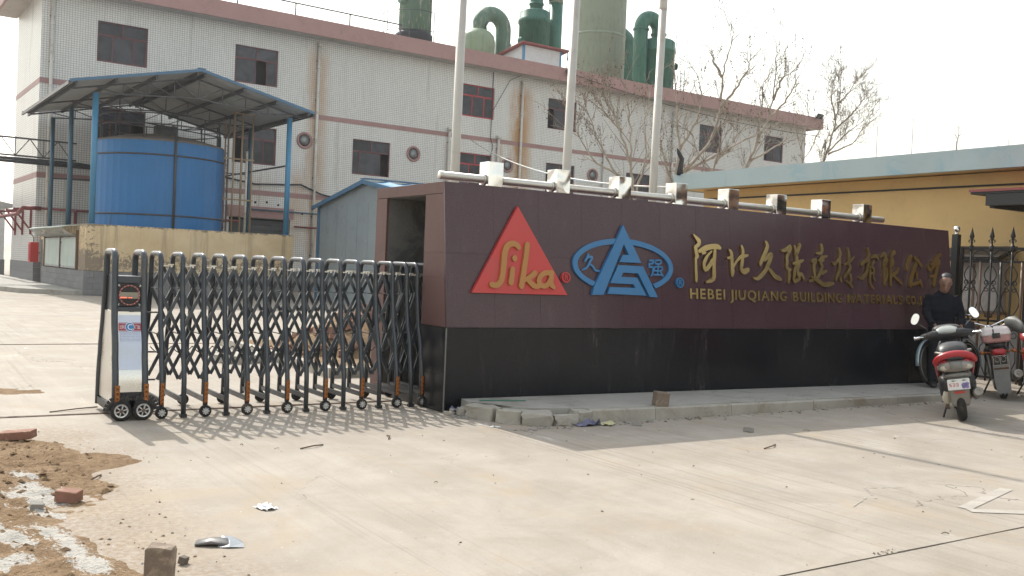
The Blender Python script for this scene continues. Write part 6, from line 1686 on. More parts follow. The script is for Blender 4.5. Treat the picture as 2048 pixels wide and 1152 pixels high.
def motorcycle(name, label, loc, rot, body, box=True):
    t = thing(name, label, 'motorcycle', loc, rot=rot, group='motorcycles by the gate' if False else None)
    wheel(t, 0, .29, .10, X['steel_d'], 18); wheel(t, 1.28, .29, .085, X['steel_d'], 18)
    b = MB()
    V = []
    b.loft([((-.10,0,.60),(0,.085,0),(.0,0,.02)),((.0,0,.615),(0,.085,0),(0,0,.02)),((.2,0,.60),(0,.085,0),(0,0,.02))], 12, 5)
    b.loft([((-.12,0,.62),(0,.10,0),(.01,0,0)),((-.30,0,.58),(0,.10,0),(.01,0,.01)),((-.33,0,.44),(0,.10,0),(.01,0,0))], 8, 8); b.build('rear_mudguard', X['rust'], t)
    b = MB()                                # long torn rubber flap
    P = [(-.10,.0),(.10,.0),(.105,-.22),(.085,-.38)]
    n = 7
    for k in range(n): P += [(.085-.17*(k+.5)/n, -.405-.02*(k%2)), (.085-.17*(k+1)/n, -.375)]
    b.prism(P, .008, lambda u,v,w: (-.325-.03*(-v)-w, u, .50+v)); b.build('mud_flap', M('worn_grey_flap', (.15,.15,.145), .7, var=.4, scale=3, dirt=(.22,.15,.10), damt=.8), t)
    b = MB(); b.loft([((-.24,0,.67),(0,.095,0),(0,0,.05)),((-.33,0,.67),(0,.08,0),(0,0,.04))], 14, 3); b.build('tail_lamp', X['redp'], t)
    Mq = Matrix.Translation((-.352,0,.565)) @ Matrix.Rotation(R(-16), 4, 'Y')
    b = MB()
    for (y0,z0,y1,z1) in ((-.09,-.07,-.084,.07),(.084,-.07,.09,.07),(-.084,-.07,.084,-.064),(-.084,.064,.084,.07),(-.003,-.064,.003,.064)): b.box((-.004,y0,z0),(.002,y1,z1), M=Mq)
    for y in (-.04,.04): b.tube([Mq @ Vector((-.002,y+.028*math.cos(2*math.pi*k/14),.015+.04*math.sin(2*math.pi*k/14))) for k in range(15)], .003, 4, caps=False)
    pf = b.build('plate_frame', X['chrome'], t)
    b = MB(); b.box((.003,-.088,-.068),(.006,.088,.068), M=Mq); b.build('plate', X['blackp'], pf)
    for s in (-1,1):
        b = MB(); b.tube([(-.1,s*.08,.66),(-.12,s*.19,.67)], .012, 6); b.loft([((-.14,s*.20,.67),(0,.035,0),(0,0,.03)),((-.17,s*.20,.67),(0,.028,0),(0,0,.024))], 10, 2.3); b.build('indicator', X['amber'], t)
    b = MB(); b.loft([sec(-.1,.76,.11,.05),sec(.1,.79,.13,.055),sec(.4,.77,.13,.05),sec(.62,.78,.10,.05)], 14, 2.6); b.build('seat', X['seatv'], t)
    b = MB(); b.loft([sec(.55,.78,.10,.06),sec(.72,.85,.15,.10),sec(.95,.84,.13,.10),sec(1.05,.82,.07,.06)], 16, 2.3); b.build('fuel_tank', body, t)
    for s in (-1,1):
        b = MB(); b.loft([((.1,s*.12,.62),(0,.025,0),(0,0,.08)),((.3,s*.135,.60),(0,.03,0),(0,0,.11)),((.5,s*.12,.62),(0,.02,0),(0,0,.07))], 12, 2.6); b.build('side_panel', body, t)
        b = MB(); b.tube([(0,s*.11,.29),(.10,s*.12,.62)], .028, 10); b.build('shock_absorber', X['steel_d'], t)
        b = MB(); b.tube([(1.28,s*.075,.29),(1.04,s*.075,.92)], .022, 10); b.build('fork_leg', X['steel_d'], t)
    b = MB(); b.tube([(0,-.07,.29),(.45,-.08,.33),(.6,0,.35),(.98,0,.45),(1.07,0,.80)], .025, 8); b.tube([(0,.07,.29),(.45,.08,.33),(.6,0,.35)], .022, 8); b.tube([(.0,0,.66),(.5,0,.68),(1.05,0,.82)], .025, 8); b.build('frame', X['iron'], t)
    b = MB(); b.bbox((.45,-.12,.26),(.78,.12,.52),.04); b.lathe([(.09,0),(.10,.05),(.10,.2),(.08,.24)], 14, (.68,0,.48), (.4,0,1)); b.build('engine', X['steel_d'], t)
    b = MB(); b.tube([(.8,-.10,.42),(.85,-.14,.26),(.5,-.17,.22),(.2,-.19,.26)], .022, 8); b.tube([(.22,-.19,.26),(-.30,-.20,.36)], [.045,.06], 14); b.lathe([(.06,0),(.058,.012),(.035,.012),(.03,-.02),(.015,-.02),(.015,.02),(0,.02)], 16, (-.30,-.20,.36), (-.98,0,.19)); b.build('exhaust', X['steel_d'], t)
    b = MB(); b.tube([(.92,-.36,1.02),(.98,-.2,1.05),(1.04,0,.97),(.98,.2,1.05),(.92,.36,1.02)], .013, 8); hbr = b.build('handlebar', X['chrome'], t)
    b = MB(); b.lathe([(.02,0),(.09,.03),(.10,.10),(.10,.13)], 16, (1.10,0,.90), (1,0,0)); b.build('headlamp', X['chrome'], t)
    b = MB(); b.loft([((1.12,0,.57),(0,.05,0),(0,0,.01)),((1.28,0,.605),(0,.055,0),(0,0,.02)),((1.5,0,.52),(0,.045,0),(0,0,.01))], 12, 2.2); b.build('front_mudguard', body, t)
    b = MB(); b.tube([(.42,.1,.28),(.34,.26,.015)], .012, 6); b.build('side_stand', X['iron'], t)
    return t, hbr
mo, hbr = motorcycle('motorcycle', 'dusty motorcycle with pink top box and torn grey mud flap, right of the scooter', (8.28,-1.20,0), (-.17,0,R(34)), X['blackp'])
X['muffg'] = M('grey_leather_muff', (.17,.17,.16), .5, var=.4, scale=5, dirt=(.06,.06,.06), damt=.7)
X['muffb'] = M('navy_muff', (.022,.026,.038), .55, var=.3)
for s, mt in ((1,X['muffb']),(-1,X['muffg'])):
    b = MB(); b.loft([((.98,s*.20,1.02),(.04,0,0),(0,0,.05)),((.96,s*.27,1.0),(.09,0,0),(0,0,.10)),((.92,s*.34,.98),(.12,0,0),(.02,0,.125)),((.84,s*.39,.95),(.11,0,0),(.03,0,.11)),((.78,s*.41,.93),(.10,.02,0),(.03,0,.09))], 16, 2.2); b.build('handlebar_muff', mt, mo)
X['boxtop'] = M('pinkish_silver_lid', (.60,.54,.53), .35, var=.1); X['boxlow'] = M('faded_pink_box', (.46,.25,.24), .4, var=.12, dirt=(.3,.2,.18), damt=.3)
bx = thing('top_box', 'faded pink luggage box with silvery lid strapped on the motorcycle rack', 'luggage box', mo.location, rot=tuple(mo.rotation_euler))
b = MB(); b.loft([((.0,0,.795),(.14,0,0),(0,.155,0)),((0,0,.82),(.165,0,0),(0,.18,0)),((0,0,.895),(.175,0,0),(0,.19,0))], 28, 5, smooth=False); b.build('box_body', X['boxlow'], bx)
b = MB(); b.loft([((0,0,.897),(.18,0,0),(0,.195,0)),((0,0,.925),(.18,0,0),(0,.195,0)),((0,0,.930),(.172,0,0),(0,.188,0)),((0,0,.965),(.17,0,0),(0,.185,0)),((0,0,1.00),(.15,0,0),(0,.16,0)),((0,0,1.018),(.11,0,0),(0,.115,0))], 28, 4.5); b.build('lid', X['boxtop'], bx)
b = MB(); b.loft([((0,.03,.79),(.145,0,0),(0,.012,0)),((0,.03,.90),(.188,0,0),(0,.012,0)),((0,.03,.97),(.178,0,0),(0,.012,0)),((0,.03,1.024),(.12,0,0),(0,.012,0))], 16, 5); b.build('strap', X['blackp'], bx)
b = MB(); b.bbox((-.19,-.05,.86),(-.172,.05,.93),.006); b.build('latch', X['blackp'], bx)
rm, _h = motorcycle('motorcycle', 'dark motorcycle with red tail at the right edge, partly out of frame', (8.98,-1.32,0), (-.10,0,R(34)), X['redp'])
b = MB(); b.loft([((-.16,0,.70),(0,.09,0),(0,0,.07)),((-.26,0,.69),(0,.085,0),(0,0,.065)),((-.30,0,.68),(0,.05,0),(0,0,.04))], 16, 2.4); b.build('tail_cowl', X['redp'], rm)

# bicycle leaning on the wall behind the scooter
bi = thing('bicycle', 'old bicycle with pale mudguards leaning on the sign wall behind the scooter', 'bicycle', (7.78,-.42,.10), rot=(-.14,0,R(4)))
for x in (0, 1.06): 
    t_ = wheel(bi, x, .315, .035, X['steel_d'], 20)
    b = MB()
    b.loft([((x+.345*math.cos(a), 0, .315+.345*math.sin(a)), (0,.028,0), (.006*math.cos(a),0,.006*math.sin(a))) for a in [math.pi*(-.08+1.1*k/20) for k in range(21)]], 8, 3); b.build('mudguard', M('pale_blue_mudguard', (.33,.42,.46), .35, .5, var=.2), bi)
b = MB()
for p, q in (((0,0,.315),(.42,0,.30)),((0,0,.315),(.33,0,.72)),((.42,0,.30),(.30,0,.82)),((.42,0,.30),(.90,0,.78)),((.33,0,.74),(.88,0,.82)),((.90,0,.72),(1.06,0,.315)),((.86,0,.98),(.92,0,.70))): b.tube([p,q], .014, 8)
b.build('frame', X['iron'], bi)
b = MB(); b.tube([(.80,-.26,1.0),(.88,-.1,1.02),(.86,0,.99),(.88,.1,1.02),(.80,.26,1.0)], .011, 8); b.build('handlebar', X['chrome'], bi)
b = MB(); b.loft([sec(.18,.86,.10,.03),sec(.30,.87,.08,.03),sec(.42,.86,.03,.02)], 12, 2.2); b.build('saddle', X['seatv'], bi)
b = MB(); b.lathe([(.09,-.004),(.09,.004)], 20, (.42,-.05,.30), (0,1,0)); b.tube([(.42,-.06,.30),(.42,-.07,.14)], .01, 6); b.box((.37,-.15,.13),(.47,-.07,.15)); b.build('crank', X['steel_b'], bi)

# ------------------------------------------------------------------ man behind the scooter
man = thing('person', 'man in a dark navy sweater looking down, standing behind the scooter', 'person', (7.78,-.52,.10), rot=(0,0,math.atan2(.75,.66)+R(90)+R(4)))
# local frame: +y is where he faces (towards the camera), x to his right in the picture left
def evalmesh(ob):
    dg = bpy.context.evaluated_depsgraph_get()
    bpy.context.view_layer.update()
    return bpy.data.meshes.new_from_object(ob.evaluated_get(bpy.context.evaluated_depsgraph_get()))
def remeshed(mb, voxel, smooth_it, name, mat, parent):
    me = mb.mesh('raw'); o = bpy.data.objects.new('raw', me); COL.objects.link(o)
    bm = bmesh.new(); bm.from_mesh(me); bmesh.ops.recalc_face_normals(bm, faces=bm.faces[:]); bm.to_mesh(me); bm.free()
    m = o.modifiers.new('r', 'REMESH'); m.mode = 'VOXEL'; m.voxel_size = voxel; m.use_smooth_shade = True
    if smooth_it:
        s = o.modifiers.new('s', 'SMOOTH'); s.iterations = smooth_it; s.factor = .5
    bpy.context.view_layer.update()
    new = bpy.data.meshes.new_from_object(o.evaluated_get(bpy.context.evaluated_depsgraph_get()))
    bpy.data.objects.remove(o)
    new.materials.clear(); new.materials.append(mat)
    return link(name, new, parent)
X['skin'] = M('tanned_skin', (.235,.130,.092), .5, var=.14, scale=8, fine=60, bump=.05, orand=0)
X['hair'] = M('black_hair', (.022,.02,.02), .5, var=.4, scale=30, fine=120, bump=.5)
X['navy'] = M('navy_knit', (.009,.010,.015), .9, spec=.2, var=.25, scale=6, fine=160, bump=.3, dist=.003)
X['trous'] = M('dark_trousers', (.014,.015,.018), .9, spec=.2, var=.2, fine=90)
X['shoe'] = M('black_shoes', (.02,.019,.018), .5, var=.2)
HC = Vector((0.0,.075,1.475))       # head centre, bowed forward
Rh = Matrix.Rotation(R(-26), 3, 'X') @ Matrix.Rotation(R(-14), 3, 'Z')
def hp(x, y, z): return HC+Rh @ Vector((x,y,z))
def limb(b, pts, rs, n=12): b.tube(pts, rs, n)
def arm_pts(s): return [(s*.165,-.010,1.300),(s*.215,.0,1.185),(s*.240,.035,1.06),(s*.228,.13,.97),(s*.19,.215,.90),(s*.175,.24,.885)]
b = MB()
# head: cranium, jaw, nose, brow, chin, ears
b.loft([(hp(0,.015,-.135),Rh@Vector((.026,0,0)),Rh@Vector((0,.022,0))),(hp(0,.028,-.118),Rh@Vector((.047,0,0)),Rh@Vector((0,.045,0))),(hp(0,.018,-.08),Rh@Vector((.060,0,0)),Rh@Vector((0,.068,0))),(hp(0,.006,-.035),Rh@Vector((.068,0,0)),Rh@Vector((0,.084,0))),(hp(0,0,.01),Rh@Vector((.074,0,0)),Rh@Vector((0,.094,0))),(hp(0,-.006,.05),Rh@Vector((.076,0,0)),Rh@Vector((0,.095,0))),(hp(0,-.012,.085),Rh@Vector((.066,0,0)),Rh@Vector((0,.082,0))),(hp(0,-.016,.108),Rh@Vector((.042,0,0)),Rh@Vector((0,.054,0))),(hp(0,-.018,.118),Rh@Vector((.012,0,0)),Rh@Vector((0,.016,0)))], 20, 2.15)
b.loft([(hp(0,.088,.022),Rh@Vector((.010,0,0)),Rh@Vector((0,.010,0))),(hp(0,.104,-.012),Rh@Vector((.013,0,0)),Rh@Vector((0,.014,0))),(hp(0,.108,-.034),Rh@Vector((.019,0,0)),Rh@Vector((0,.015,0))),(hp(0,.092,-.046),Rh@Vector((.012,0,0)),Rh@Vector((0,.010,0)))], 10)
b.loft([(hp(-.05,.078,.028),Rh@Vector((0,.012,0)),Rh@Vector((0,0,.009))),(hp(0,.093,.030),Rh@Vector((0,.012,0)),Rh@Vector((0,0,.010))),(hp(.05,.078,.028),Rh@Vector((0,.012,0)),Rh@Vector((0,0,.009)))], 8)
b.loft([(hp(-.026,.082,-.072),Rh@Vector((0,.007,0)),Rh@Vector((0,0,.006))),(hp(0,.090,-.070),Rh@Vector((0,.009,0)),Rh@Vector((0,0,.010))),(hp(.026,.082,-.072),Rh@Vector((0,.007,0)),Rh@Vector((0,0,.006)))], 8)
for s in (-1,1):
    b.loft([(hp(s*.070,-.005,-.03),Rh@Vector((.008,0,0)),Rh@Vector((0,.012,0))),(hp(s*.082,-.012,0),Rh@Vector((.008,0,0)),Rh@Vector((0,.020,0))),(hp(s*.082,-.014,.025),Rh@Vector((.007,0,0)),Rh@Vector((0,.018,0))),(hp(s*.074,-.008,.04),Rh@Vector((.006,0,0)),Rh@Vector((0,.008,0)))], 8)
limb(b, [(0,-.02,1.24),(0,-.005,1.32),tuple(hp(0,-.02,-.06))], [.068,.056,.058], 14)
# torso, arms, legs of the body under the clothes
b.loft([((0,-.005,.80),(.150,0,0),(0,.105,0)),((0,0,.95),(.145,0,0),(0,.10,0)),((0,.005,1.08),(.155,0,0),(0,.105,0)),((0,-.005,1.20),(.155,0,0),(0,.10,0)),((0,-.015,1.28),(.118,0,0),(0,.07,0)),((0,-.02,1.33),(.07,0,0),(0,.05,0))], 18, 2.3)
for s in (-1,1):
    limb(b, arm_pts(s), [.040,.044,.042,.038,.030,.028])
    limb(b, [(s*.08,0,.86),(s*.09,.01,.62),(s*.095,.015,.46),(s*.10,-.01,.26),(s*.10,-.02,.06)], [.085,.072,.052,.048,.034])
    b.loft([((s*.10,-.06,.03),(.03,0,0),(0,0,.028)),((s*.105,.03,.035),(.038,0,0),(0,0,.032)),((s*.115,.14,.02),(.036,0,0),(0,0,.018))], 10)
    # hand: palm, four bent fingers, thumb
    w0 = Vector((s*.175,.24,.885)); dn = Vector((-s*.12,.5,-.86)).normalized(); sd = Vector((0,.86,.5)) if False else dn.cross(Vector((s,0,0))).normalized()
    b.loft([(w0,(.014,0,0),sd*.024),(w0+dn*.04,(.014,0,0),sd*.038),(w0+dn*.085,(.012,0,0),sd*.040)], 10, 2.4)
    for k in range(4):
        o_ = w0+dn*.08+sd*(.030-.020*k); ln_ = (.062,.074,.069,.052)[k]
        inn = Vector((-s,0,0))
        b.tube([o_, o_+dn*ln_*.45+inn*.006, o_+dn*ln_*.8+inn*.022, o_+dn*ln_*.95+inn*.038], [.0095,.009,.0085,.007], 8)
    o_ = w0+dn*.025+sd*.030
    b.tube([o_, o_+sd*.03+dn*.02, o_+sd*.038+dn*.052+Vector((-s*.012,0,0))], [.012,.011,.008], 8)
remeshed(b, .0075, 2, 'body', X['skin'], man)
bd = [o for o in COL.objects if o.parent == man][0]
b = MB()          # hair cap with a receding front
hs = []
for (y,z,rx,ry) in ((-.030,-.045,.066,.066),(-.022,-.005,.080,.082),(-.018,.045,.083,.094),(-.014,.085,.076,.092),(-.014,.112,.052,.066),(-.016,.126,.018,.024)):
    hs.append((hp(0,y-.014-(.024 if z < .03 else .020 if z < .1 else .012),z+.008),Rh@Vector((rx,0,0)),Rh@Vector((0,ry-(.012 if z < .03 else 0),0))))
b.loft(hs, 22, 2.1); 
me = b.mesh('hair')
for v in me.vertices:
    q = Vector(v.co); nz = 1+.05*math.sin(q.x*310)+.04*math.sin(q.z*270+q.y*190)
    v.co = HC+(q-HC)*(.985+.015*nz)
me.materials.append(X['hair']); link('hair', me, man)
b = MB()
for s in (-1,1):
    b.loft([(hp(s*.016,.094,.044),Rh@Vector((0,.004,0)),Rh@Vector((0,0,.003))),(hp(s*.036,.089,.048),Rh@Vector((0,.005,0)),Rh@Vector((0,0,.0055))),(hp(s*.056,.074,.042),Rh@Vector((0,.004,0)),Rh@Vector((0,0,.003)))], 8)
b.build('eyebrows', X['hair'], man)
for s in (-1,1):
    b = MB(); b.loft([(hp(s*.020,.084,.012),Rh@Vector((0,.003,0)),Rh@Vector((0,0,.0025))),(hp(s*.034,.086,.013),Rh@Vector((0,.004,0)),Rh@Vector((0,0,.005))),(hp(s*.048,.077,.011),Rh@Vector((0,.003,0)),Rh@Vector((0,0,.0025)))], 8); b.build('eye', X['hair'], man)
b = MB(); b.loft([(hp(-.022,.088,-.072),Rh@Vector((0,.003,0)),Rh@Vector((0,0,.0015))),(hp(0,.0985,-.071),Rh@Vector((0,.003,0)),Rh@Vector((0,0,.0022))),(hp(.022,.088,-.072),Rh@Vector((0,.003,0)),Rh@Vector((0,0,.0015)))], 6); b.build('mouth', M('lip_line', (.16,.06,.05), .6), man)
b = MB()          # sweater: body, sleeves, ribbed collar
b.loft([((0,-.005,.80),(.172,0,0),(0,.125,0)),((0,0,.88),(.170,0,0),(0,.122,0)),((0,0,.96),(.172,0,0),(0,.122,0)),((0,.005,1.08),(.182,0,0),(0,.125,0)),((0,-.005,1.20),(.188,0,0),(0,.122,0)),((0,-.012,1.28),(.165,0,0),(0,.10,0)),((0,-.018,1.33),(.110,0,0),(0,.078,0)),((0,-.015,1.36),(.078,0,0),(0,.068,0))], 20, 2.4)
for s in (-1,1): limb(b, arm_pts(s), [.066,.066,.060,.054,.046,.042], 14)
limb(b, [(0,-.015,1.32),(0,-.002,1.375)], [.085,.072], 18)
sw = remeshed(b, .010, 3, 'sweater', X['navy'], man)
for v in sw.data.vertices:                 # soft folds in the knit, deeper at the elbows and waist
    c = v.co; k = .010*NZ.noise(Vector((c.x*9, c.y*9, c.z*17)))+.006*NZ.noise(Vector((c.x*4+c.z*14, c.y*6, c.z*24)))
    v.co = c+v.normal*k*(1.4 if c.z < 1.15 else .7)
b = MB()
b.loft([((0,-.005,.70),(.165,0,0),(0,.118,0)),((0,-.005,.80),(.160,0,0),(0,.115,0)),((0,0,.90),(.155,0,0),(0,.11,0))], 18, 2.4)
for s in (-1,1): limb(b, [(s*.08,0,.82),(s*.09,.01,.60),(s*.095,.015,.44),(s*.10,-.01,.24),(s*.102,-.015,.07)], [.103,.090,.074,.068,.066], 14)
remeshed(b, .012, 3, 'trousers', X['trous'], man)
for s in (-1,1):
    b = MB(); b.loft([((s*.10,-.085,.04),(.030,0,0),(0,0,.038)),((s*.10,-.04,.055),(.042,0,0),(0,0,.054)),((s*.107,.05,.045),(.046,0,0),(0,0,.044)),((s*.116,.14,.03),(.044,0,0),(0,0,.03)),((s*.118,.18,.022),(.028,0,0),(0,0,.02))], 14, 2.5); b.build('shoe', X['shoe'], man)

# ------------------------------------------------------------------ bare plane trees
HXV = Vector((.838,-.546,0)); HYV = Vector((.546,.838,0))
def bare_tree(key, label, r0, seed, balls, dens=1.0):
    (bx_, by_), limbs = TREES[key]
    rg = random.Random(seed)
    t = thing('bare_tree', label, 'tree', (bx_, by_, 0), 0, 'bare plane trees behind the sign wall')
    tr = MB(); tw_ = MB(); sb = MB()
    zmax = max(p[1] for l in limbs for p in l)
    def W3(u, v, d): return HXV*u+HYV*d+Vector((0,0,v))
    nb = [0]
    def twig(p, d, L, r, depth):
        n = 6; pts = [p]; q = p.copy(); dd = d.copy()
        for k in range(n):
            dd = (dd+Vector((rg.gauss(0,.09),rg.gauss(0,.09),rg.gauss(.05,.08)))).normalized()
            q = q+dd*L/n; pts.append(q.copy())
        tw_.tube(pts, [max(r*(1-.75*k/n),.0062) for k in range(n+1)], 4, caps=False)
        if depth < 2:
            for k in range(1, n+1):
                if rg.random() < .5*dens:
                    a = rg.uniform(0, 2*math.pi); side = dd.orthogonal().normalized(); side = Quaternion(dd, a) @ side
                    twig(pts[k], (dd*.75+side*.75+Vector((0,0,.15))).normalized(), L*rg.uniform(.35,.6), r*.55, depth+1)
        if rg.random() < balls and nb[0] < 420:
            nb[0] += 1; hgt = rg.uniform(.05,.14); rr = rg.uniform(.02,.032)
            e = pts[rg.randrange(3, n+1)]
            tw_.tube([e, e-Vector((rg.uniform(-.01,.01),0,hgt))], .003, 3, caps=False)
            c = e-Vector((0,0,hgt+rr))
            V = [c+Vector(v_)*rr for v_ in ((1,0,0),(-1,0,0),(0,1,0),(0,-1,0),(0,0,1),(0,0,-1))]
            sb.add(V, [(0,2,4),(2,1,4),(1,3,4),(3,0,4),(2,0,5),(1,2,5),(3,1,5),(0,3,5)], 0, True)
    main = []
    for li, l in enumerate(limbs):
        dpt = rg.uniform(-.25,.25) if li else 0
        pts = []; n = len(l)
        d0 = 0
        if li:          # start on the depth of the nearest earlier point
            best = min(((Vector((l[0][0],l[0][1]))-Vector((q[0],q[1]))).length, q[2]) for L0 in main for q in L0); d0 = best[1]
        dense = []
        for k in range(n-1):
            (u0,v0),(u1,v1) = l[k], l[k+1]
            m = 5
            for j in range(m):
                tt = j/m; dense.append((u0+(u1-u0)*tt, v0+(v1-v0)*tt))
        dense.append(l[-1])
        N = len(dense)
        rec = []
        for k, (u, v) in enumerate(dense):
            d = d0+dpt*k*.28+rg.uniform(-.03,.03); rec.append((u+rg.uniform(-.03,.03), max(v,.0), d))
        if li == 0: rec = [(0,0,0)]+rec; N += 1
        main.append(rec)
        P = [W3(*q) for q in rec]
        rs = r0*.55 if li == 0 else r0*.38
        tr.tube(P, [max(rs*(1-.86*k/(N-1)), .012) for k in range(N)], 7)
        for k in range(2, N):
            if rec[k][1] < 2.0: continue
            fr_ = k/(N-1)
            for _ in range(1):
                if rg.random() > .85*dens: continue
                dd = (P[min(k+1,N-1)]-P[max(k-1,0)]).normalized()
                sdv = Quaternion(dd, rg.uniform(0,6.28)) @ dd.orthogonal().normalized()
                twig(P[k], (dd*.8+sdv*.7+Vector((0,0,.3))).normalized(), rg.uniform(.5,1.5)*(1.15-.4*fr_), .014, 0)
    tr.build('trunk', X['bark'], t, fix=False); tw_.build('twigs', X['twig'], t, fix=False, kind='stuff')
    if sb.v: sb.build('seed_balls', X['seed'], t, fix=False, kind='stuff')
bare_tree('a', 'bare many stemmed tree with dark seed balls between the second and third flagpole', .10, 1, .55, .80)
bare_tree('b', 'tall bare tree with forked leaning limbs just right of the third flagpole', .13, 2, .40, .72)
bare_tree('c', 'tall bare tree with upright limbs in front of the right end of the factory', .12, 3, .38, .75)
bare_tree('d', 'bare tree dotted with seed balls against the sky, right of the factory end', .13, 4, .80, 1.5)
bare_tree('e', 'thin bare tree at the right corner of the factory', .05, 5, .4, .7)
bare_tree('f', 'short bare tree low behind the faded blue fascia, left of the forked limbs', .07, 6, .5, .8)
bare_tree('g', 'tiny bare tree top far beyond the gatehouse roof', .10, 7, .0, .8)
for i, (x, y, h) in enumerate(((53,31.5,12.9),(70.2,35.6,13.3),(72.5,36.1,14.0),(75.8,36.9,13.2),(61,33.4,12.4),(47.5,30.2,11.6))):
    b = MB(); b.tube([(0,0,0),(0,0,h)], [.06,.035], 5)
    o = b.build('slender_pole', X['pole'], None, (x,y,0)); tag(o, 'thin distant pole poking above the gatehouse roof, '+('second from the left', 'fourth from the left', 'tallest of the six', 'rightmost of the six', 'third from the left', 'leftmost and shortest')[i], 'pole', 'thin poles beyond the gatehouse')
# dark torn sheet caught on the roof edge
ts = thing('torn_sheet', 'black torn plastic sheet on the gatehouse roof beside the third flagpole', 'plastic sheet', (10.5,8.0,3.86))
b = MB(); b.loft([((0,0,0),(.10,0,.0),(0,.04,0)),((.03,.02,.18),(.09,0,.03),(0,.03,0)),((.05,.0,.38),(.07,0,.02),(0,.03,0)),((-.06,.0,.52),(.05,0,.03),(0,.02,0)),((-.12,0,.62),(.01,0,0),(0,.01,0))], 9, 1.4); b.build('sheet', X['tar'], ts)

# ------------------------------------------------------------------ soil, lime, rubble
def fbm(x, y, s, o=4):
    v = 0; a = 1
    for k in range(o):
        v += a*NZ.noise(Vector((x*s, y*s, 3.1*k))); a *= .5; s *= 2.1
    return v
def smooth(a, b_, x):
    t = max(0, min(1, (x-a)/(b_-a))); return t*t*(3-2*t)
def soil_h(x, y):
    edge = -3.62-.16*math.sin(y*1.3)+.28*fbm(x,y,1.1,3)-.10*max(0,(-2.2-y))
    if y > -1.7: edge += .28*smooth(-1.7,-1.35,y)*(1-smooth(-1.2,-.9,y))
    m = smooth(.0,.35, edge-x)*smooth(.05,-.35, y+.12+.25*fbm(x,y,1.3,3))*smooth(-7.5,-6.5,y)
    return m*(.022+.026*(fbm(x,y,2.2)+.3)+.024*fbm(x+9,y,9,3)+.012*fbm(x,y,24,2))-.006
def heightfield(x0,x1,y0,y1,res,fn):
    nx, ny = int((x1-x0)/res)+1, int((y1-y0)/res)+1
    H_ = [[fn(x0+i*res, y0+j*res) for i in range(nx)] for j in range(ny)]
    b = MB(); idx = {}
    F = []; V = []
    for j in range(ny-1):
        for i in range(nx-1):
            q = [(i,j),(i+1,j),(i+1,j+1),(i,j+1)]
            if max(H_[b_][a] for a, b_ in q) < -.001: continue
            f = []
            for a, b_ in q:
                if (a,b_) not in idx: idx[(a,b_)] = len(V); V.append((x0+a*res, y0+b_*res, H_[b_][a]))
                f.append(idx[(a,b_)])
            F.append(tuple(f))
    b.add(V, F, 0, True); return b
heightfield(-8.5,-3.05,-6.8,.2,.032,soil_h).build('loose_soil', X['soil'], None, fix=False, kind='stuff')
tag_ = [o for o in COL.objects if o.name == 'loose_soil'][0]; tag(tag_, 'brown loose soil spread over the concrete at the lower left', 'soil')
LIME = (((-4.09,-1.98),(-4.0,-2.46),.10),((-4.17,-2.18),(-3.98,-2.42),.10),((-4.2,-2.5),(-4.02,-2.75),.06),((-4.12,-3.02),(-3.99,-3.92),.085),((-4.42,-2.83),(-4.28,-3.33),.10),((-4.13,-2.7),(-3.98,-2.82),.06),((-4.5,-3.6),(-4.32,-3.62),.10),((-4.2,.0),(-4.12,-.16),.05),((-4.12,-1.6),(-4.05,-1.78),.07),((-4.9,-2.3),(-4.5,-3.1),.12),((-5.0,-1.2),(-4.6,-1.9),.15))
so = [o for o in COL.objects if o.name == 'loose_soil'][0]
at = so.data.attributes.new('lime', 'FLOAT', 'POINT')
for i, v in enumerate(so.data.vertices):
    p = Vector((v.co.x, v.co.y)); k = 0
    for p0, p1, r in LIME:
        p0 = Vector(p0); d = Vector(p1)-p0; t_ = max(0, min(1, (p-p0).dot(d)/d.length_squared))
        k = max(k, 1-(p-p0-d*t_).length/(r*1.7))
    at.data[i].value = max(0, k)
def soil2(x, y):
    m = smooth(1,.4, math.hypot((x+4.6)/1.5,(y-2.75)/.55)+.5*fbm(x,y,1.4,3)); return m*(.012+.02*(fbm(x,y,4)+.2))-.004
o = heightfield(-6.6,-2.9,1.9,3.7,.045,soil2).build('soil_patch', X['soil'], None, fix=False, kind='stuff'); tag(o, 'thin patch of brown soil beyond the gate rail at the left', 'soil')

# raised bed behind the gate with a rubble heap
bed = thing('raised_bed', 'low concrete edged bed behind the folding gate', 'planting bed', (0,0,0))
b = MB(); b.box((.02,3.1,0),(.16,8.25,.13)); b.box((.16,3.1,0),(7.5,3.24,.13)); b.build('kerb', X['kerb'], bed)
b = MB(); b.box((.165,3.245,0),(7.5,8.24,.07)); b.build('bed_soil', X['soil'], bed)
def heap(x, y):
    d = math.hypot((x-2.1)/1.7,(y-6.0)/1.5); return max(0,1-d)**.8*.85+ (1.2-d)*.10*fbm(x,y,2.5)+.05
o = heightfield(.3,4.2,4.1,7.9,.09,lambda x,y: heap(x,y) if math.hypot((x-2.1)/1.7,(y-6.0)/1.5) < 1.1 else -1).build('rubble_heap', X['soil'], None, fix=False); tag(o, 'heap of reddish soil and broken brick seen through the folding gate', 'heap')
rg = random.Random(31)
b = MB()
for k in range(150):
    a = rg.uniform(0,6.28); d = rg.uniform(0,1)**.6
    x, y = 2.1+1.8*d*math.cos(a), 6.0+1.6*d*math.sin(a)
    s = rg.uniform(.05,.14); rock(b, (x,y,max(heap(x,y),.06)+s*.15), (s*1.6,s,s*.8), k, rg.uniform(0,6), 0, .3, rg.uniform(-.6,.6))
o = b.build('brick_rubble', [X['brick']], None, kind='stuff'); tag(o, 'broken bricks scattered over the soil heap behind the gate', 'rubble')
tb = thing('teal_bin', 'dark teal bin standing behind the soil heap, seen through the folding gate', 'bin', (4.6,9.2,0), .3)
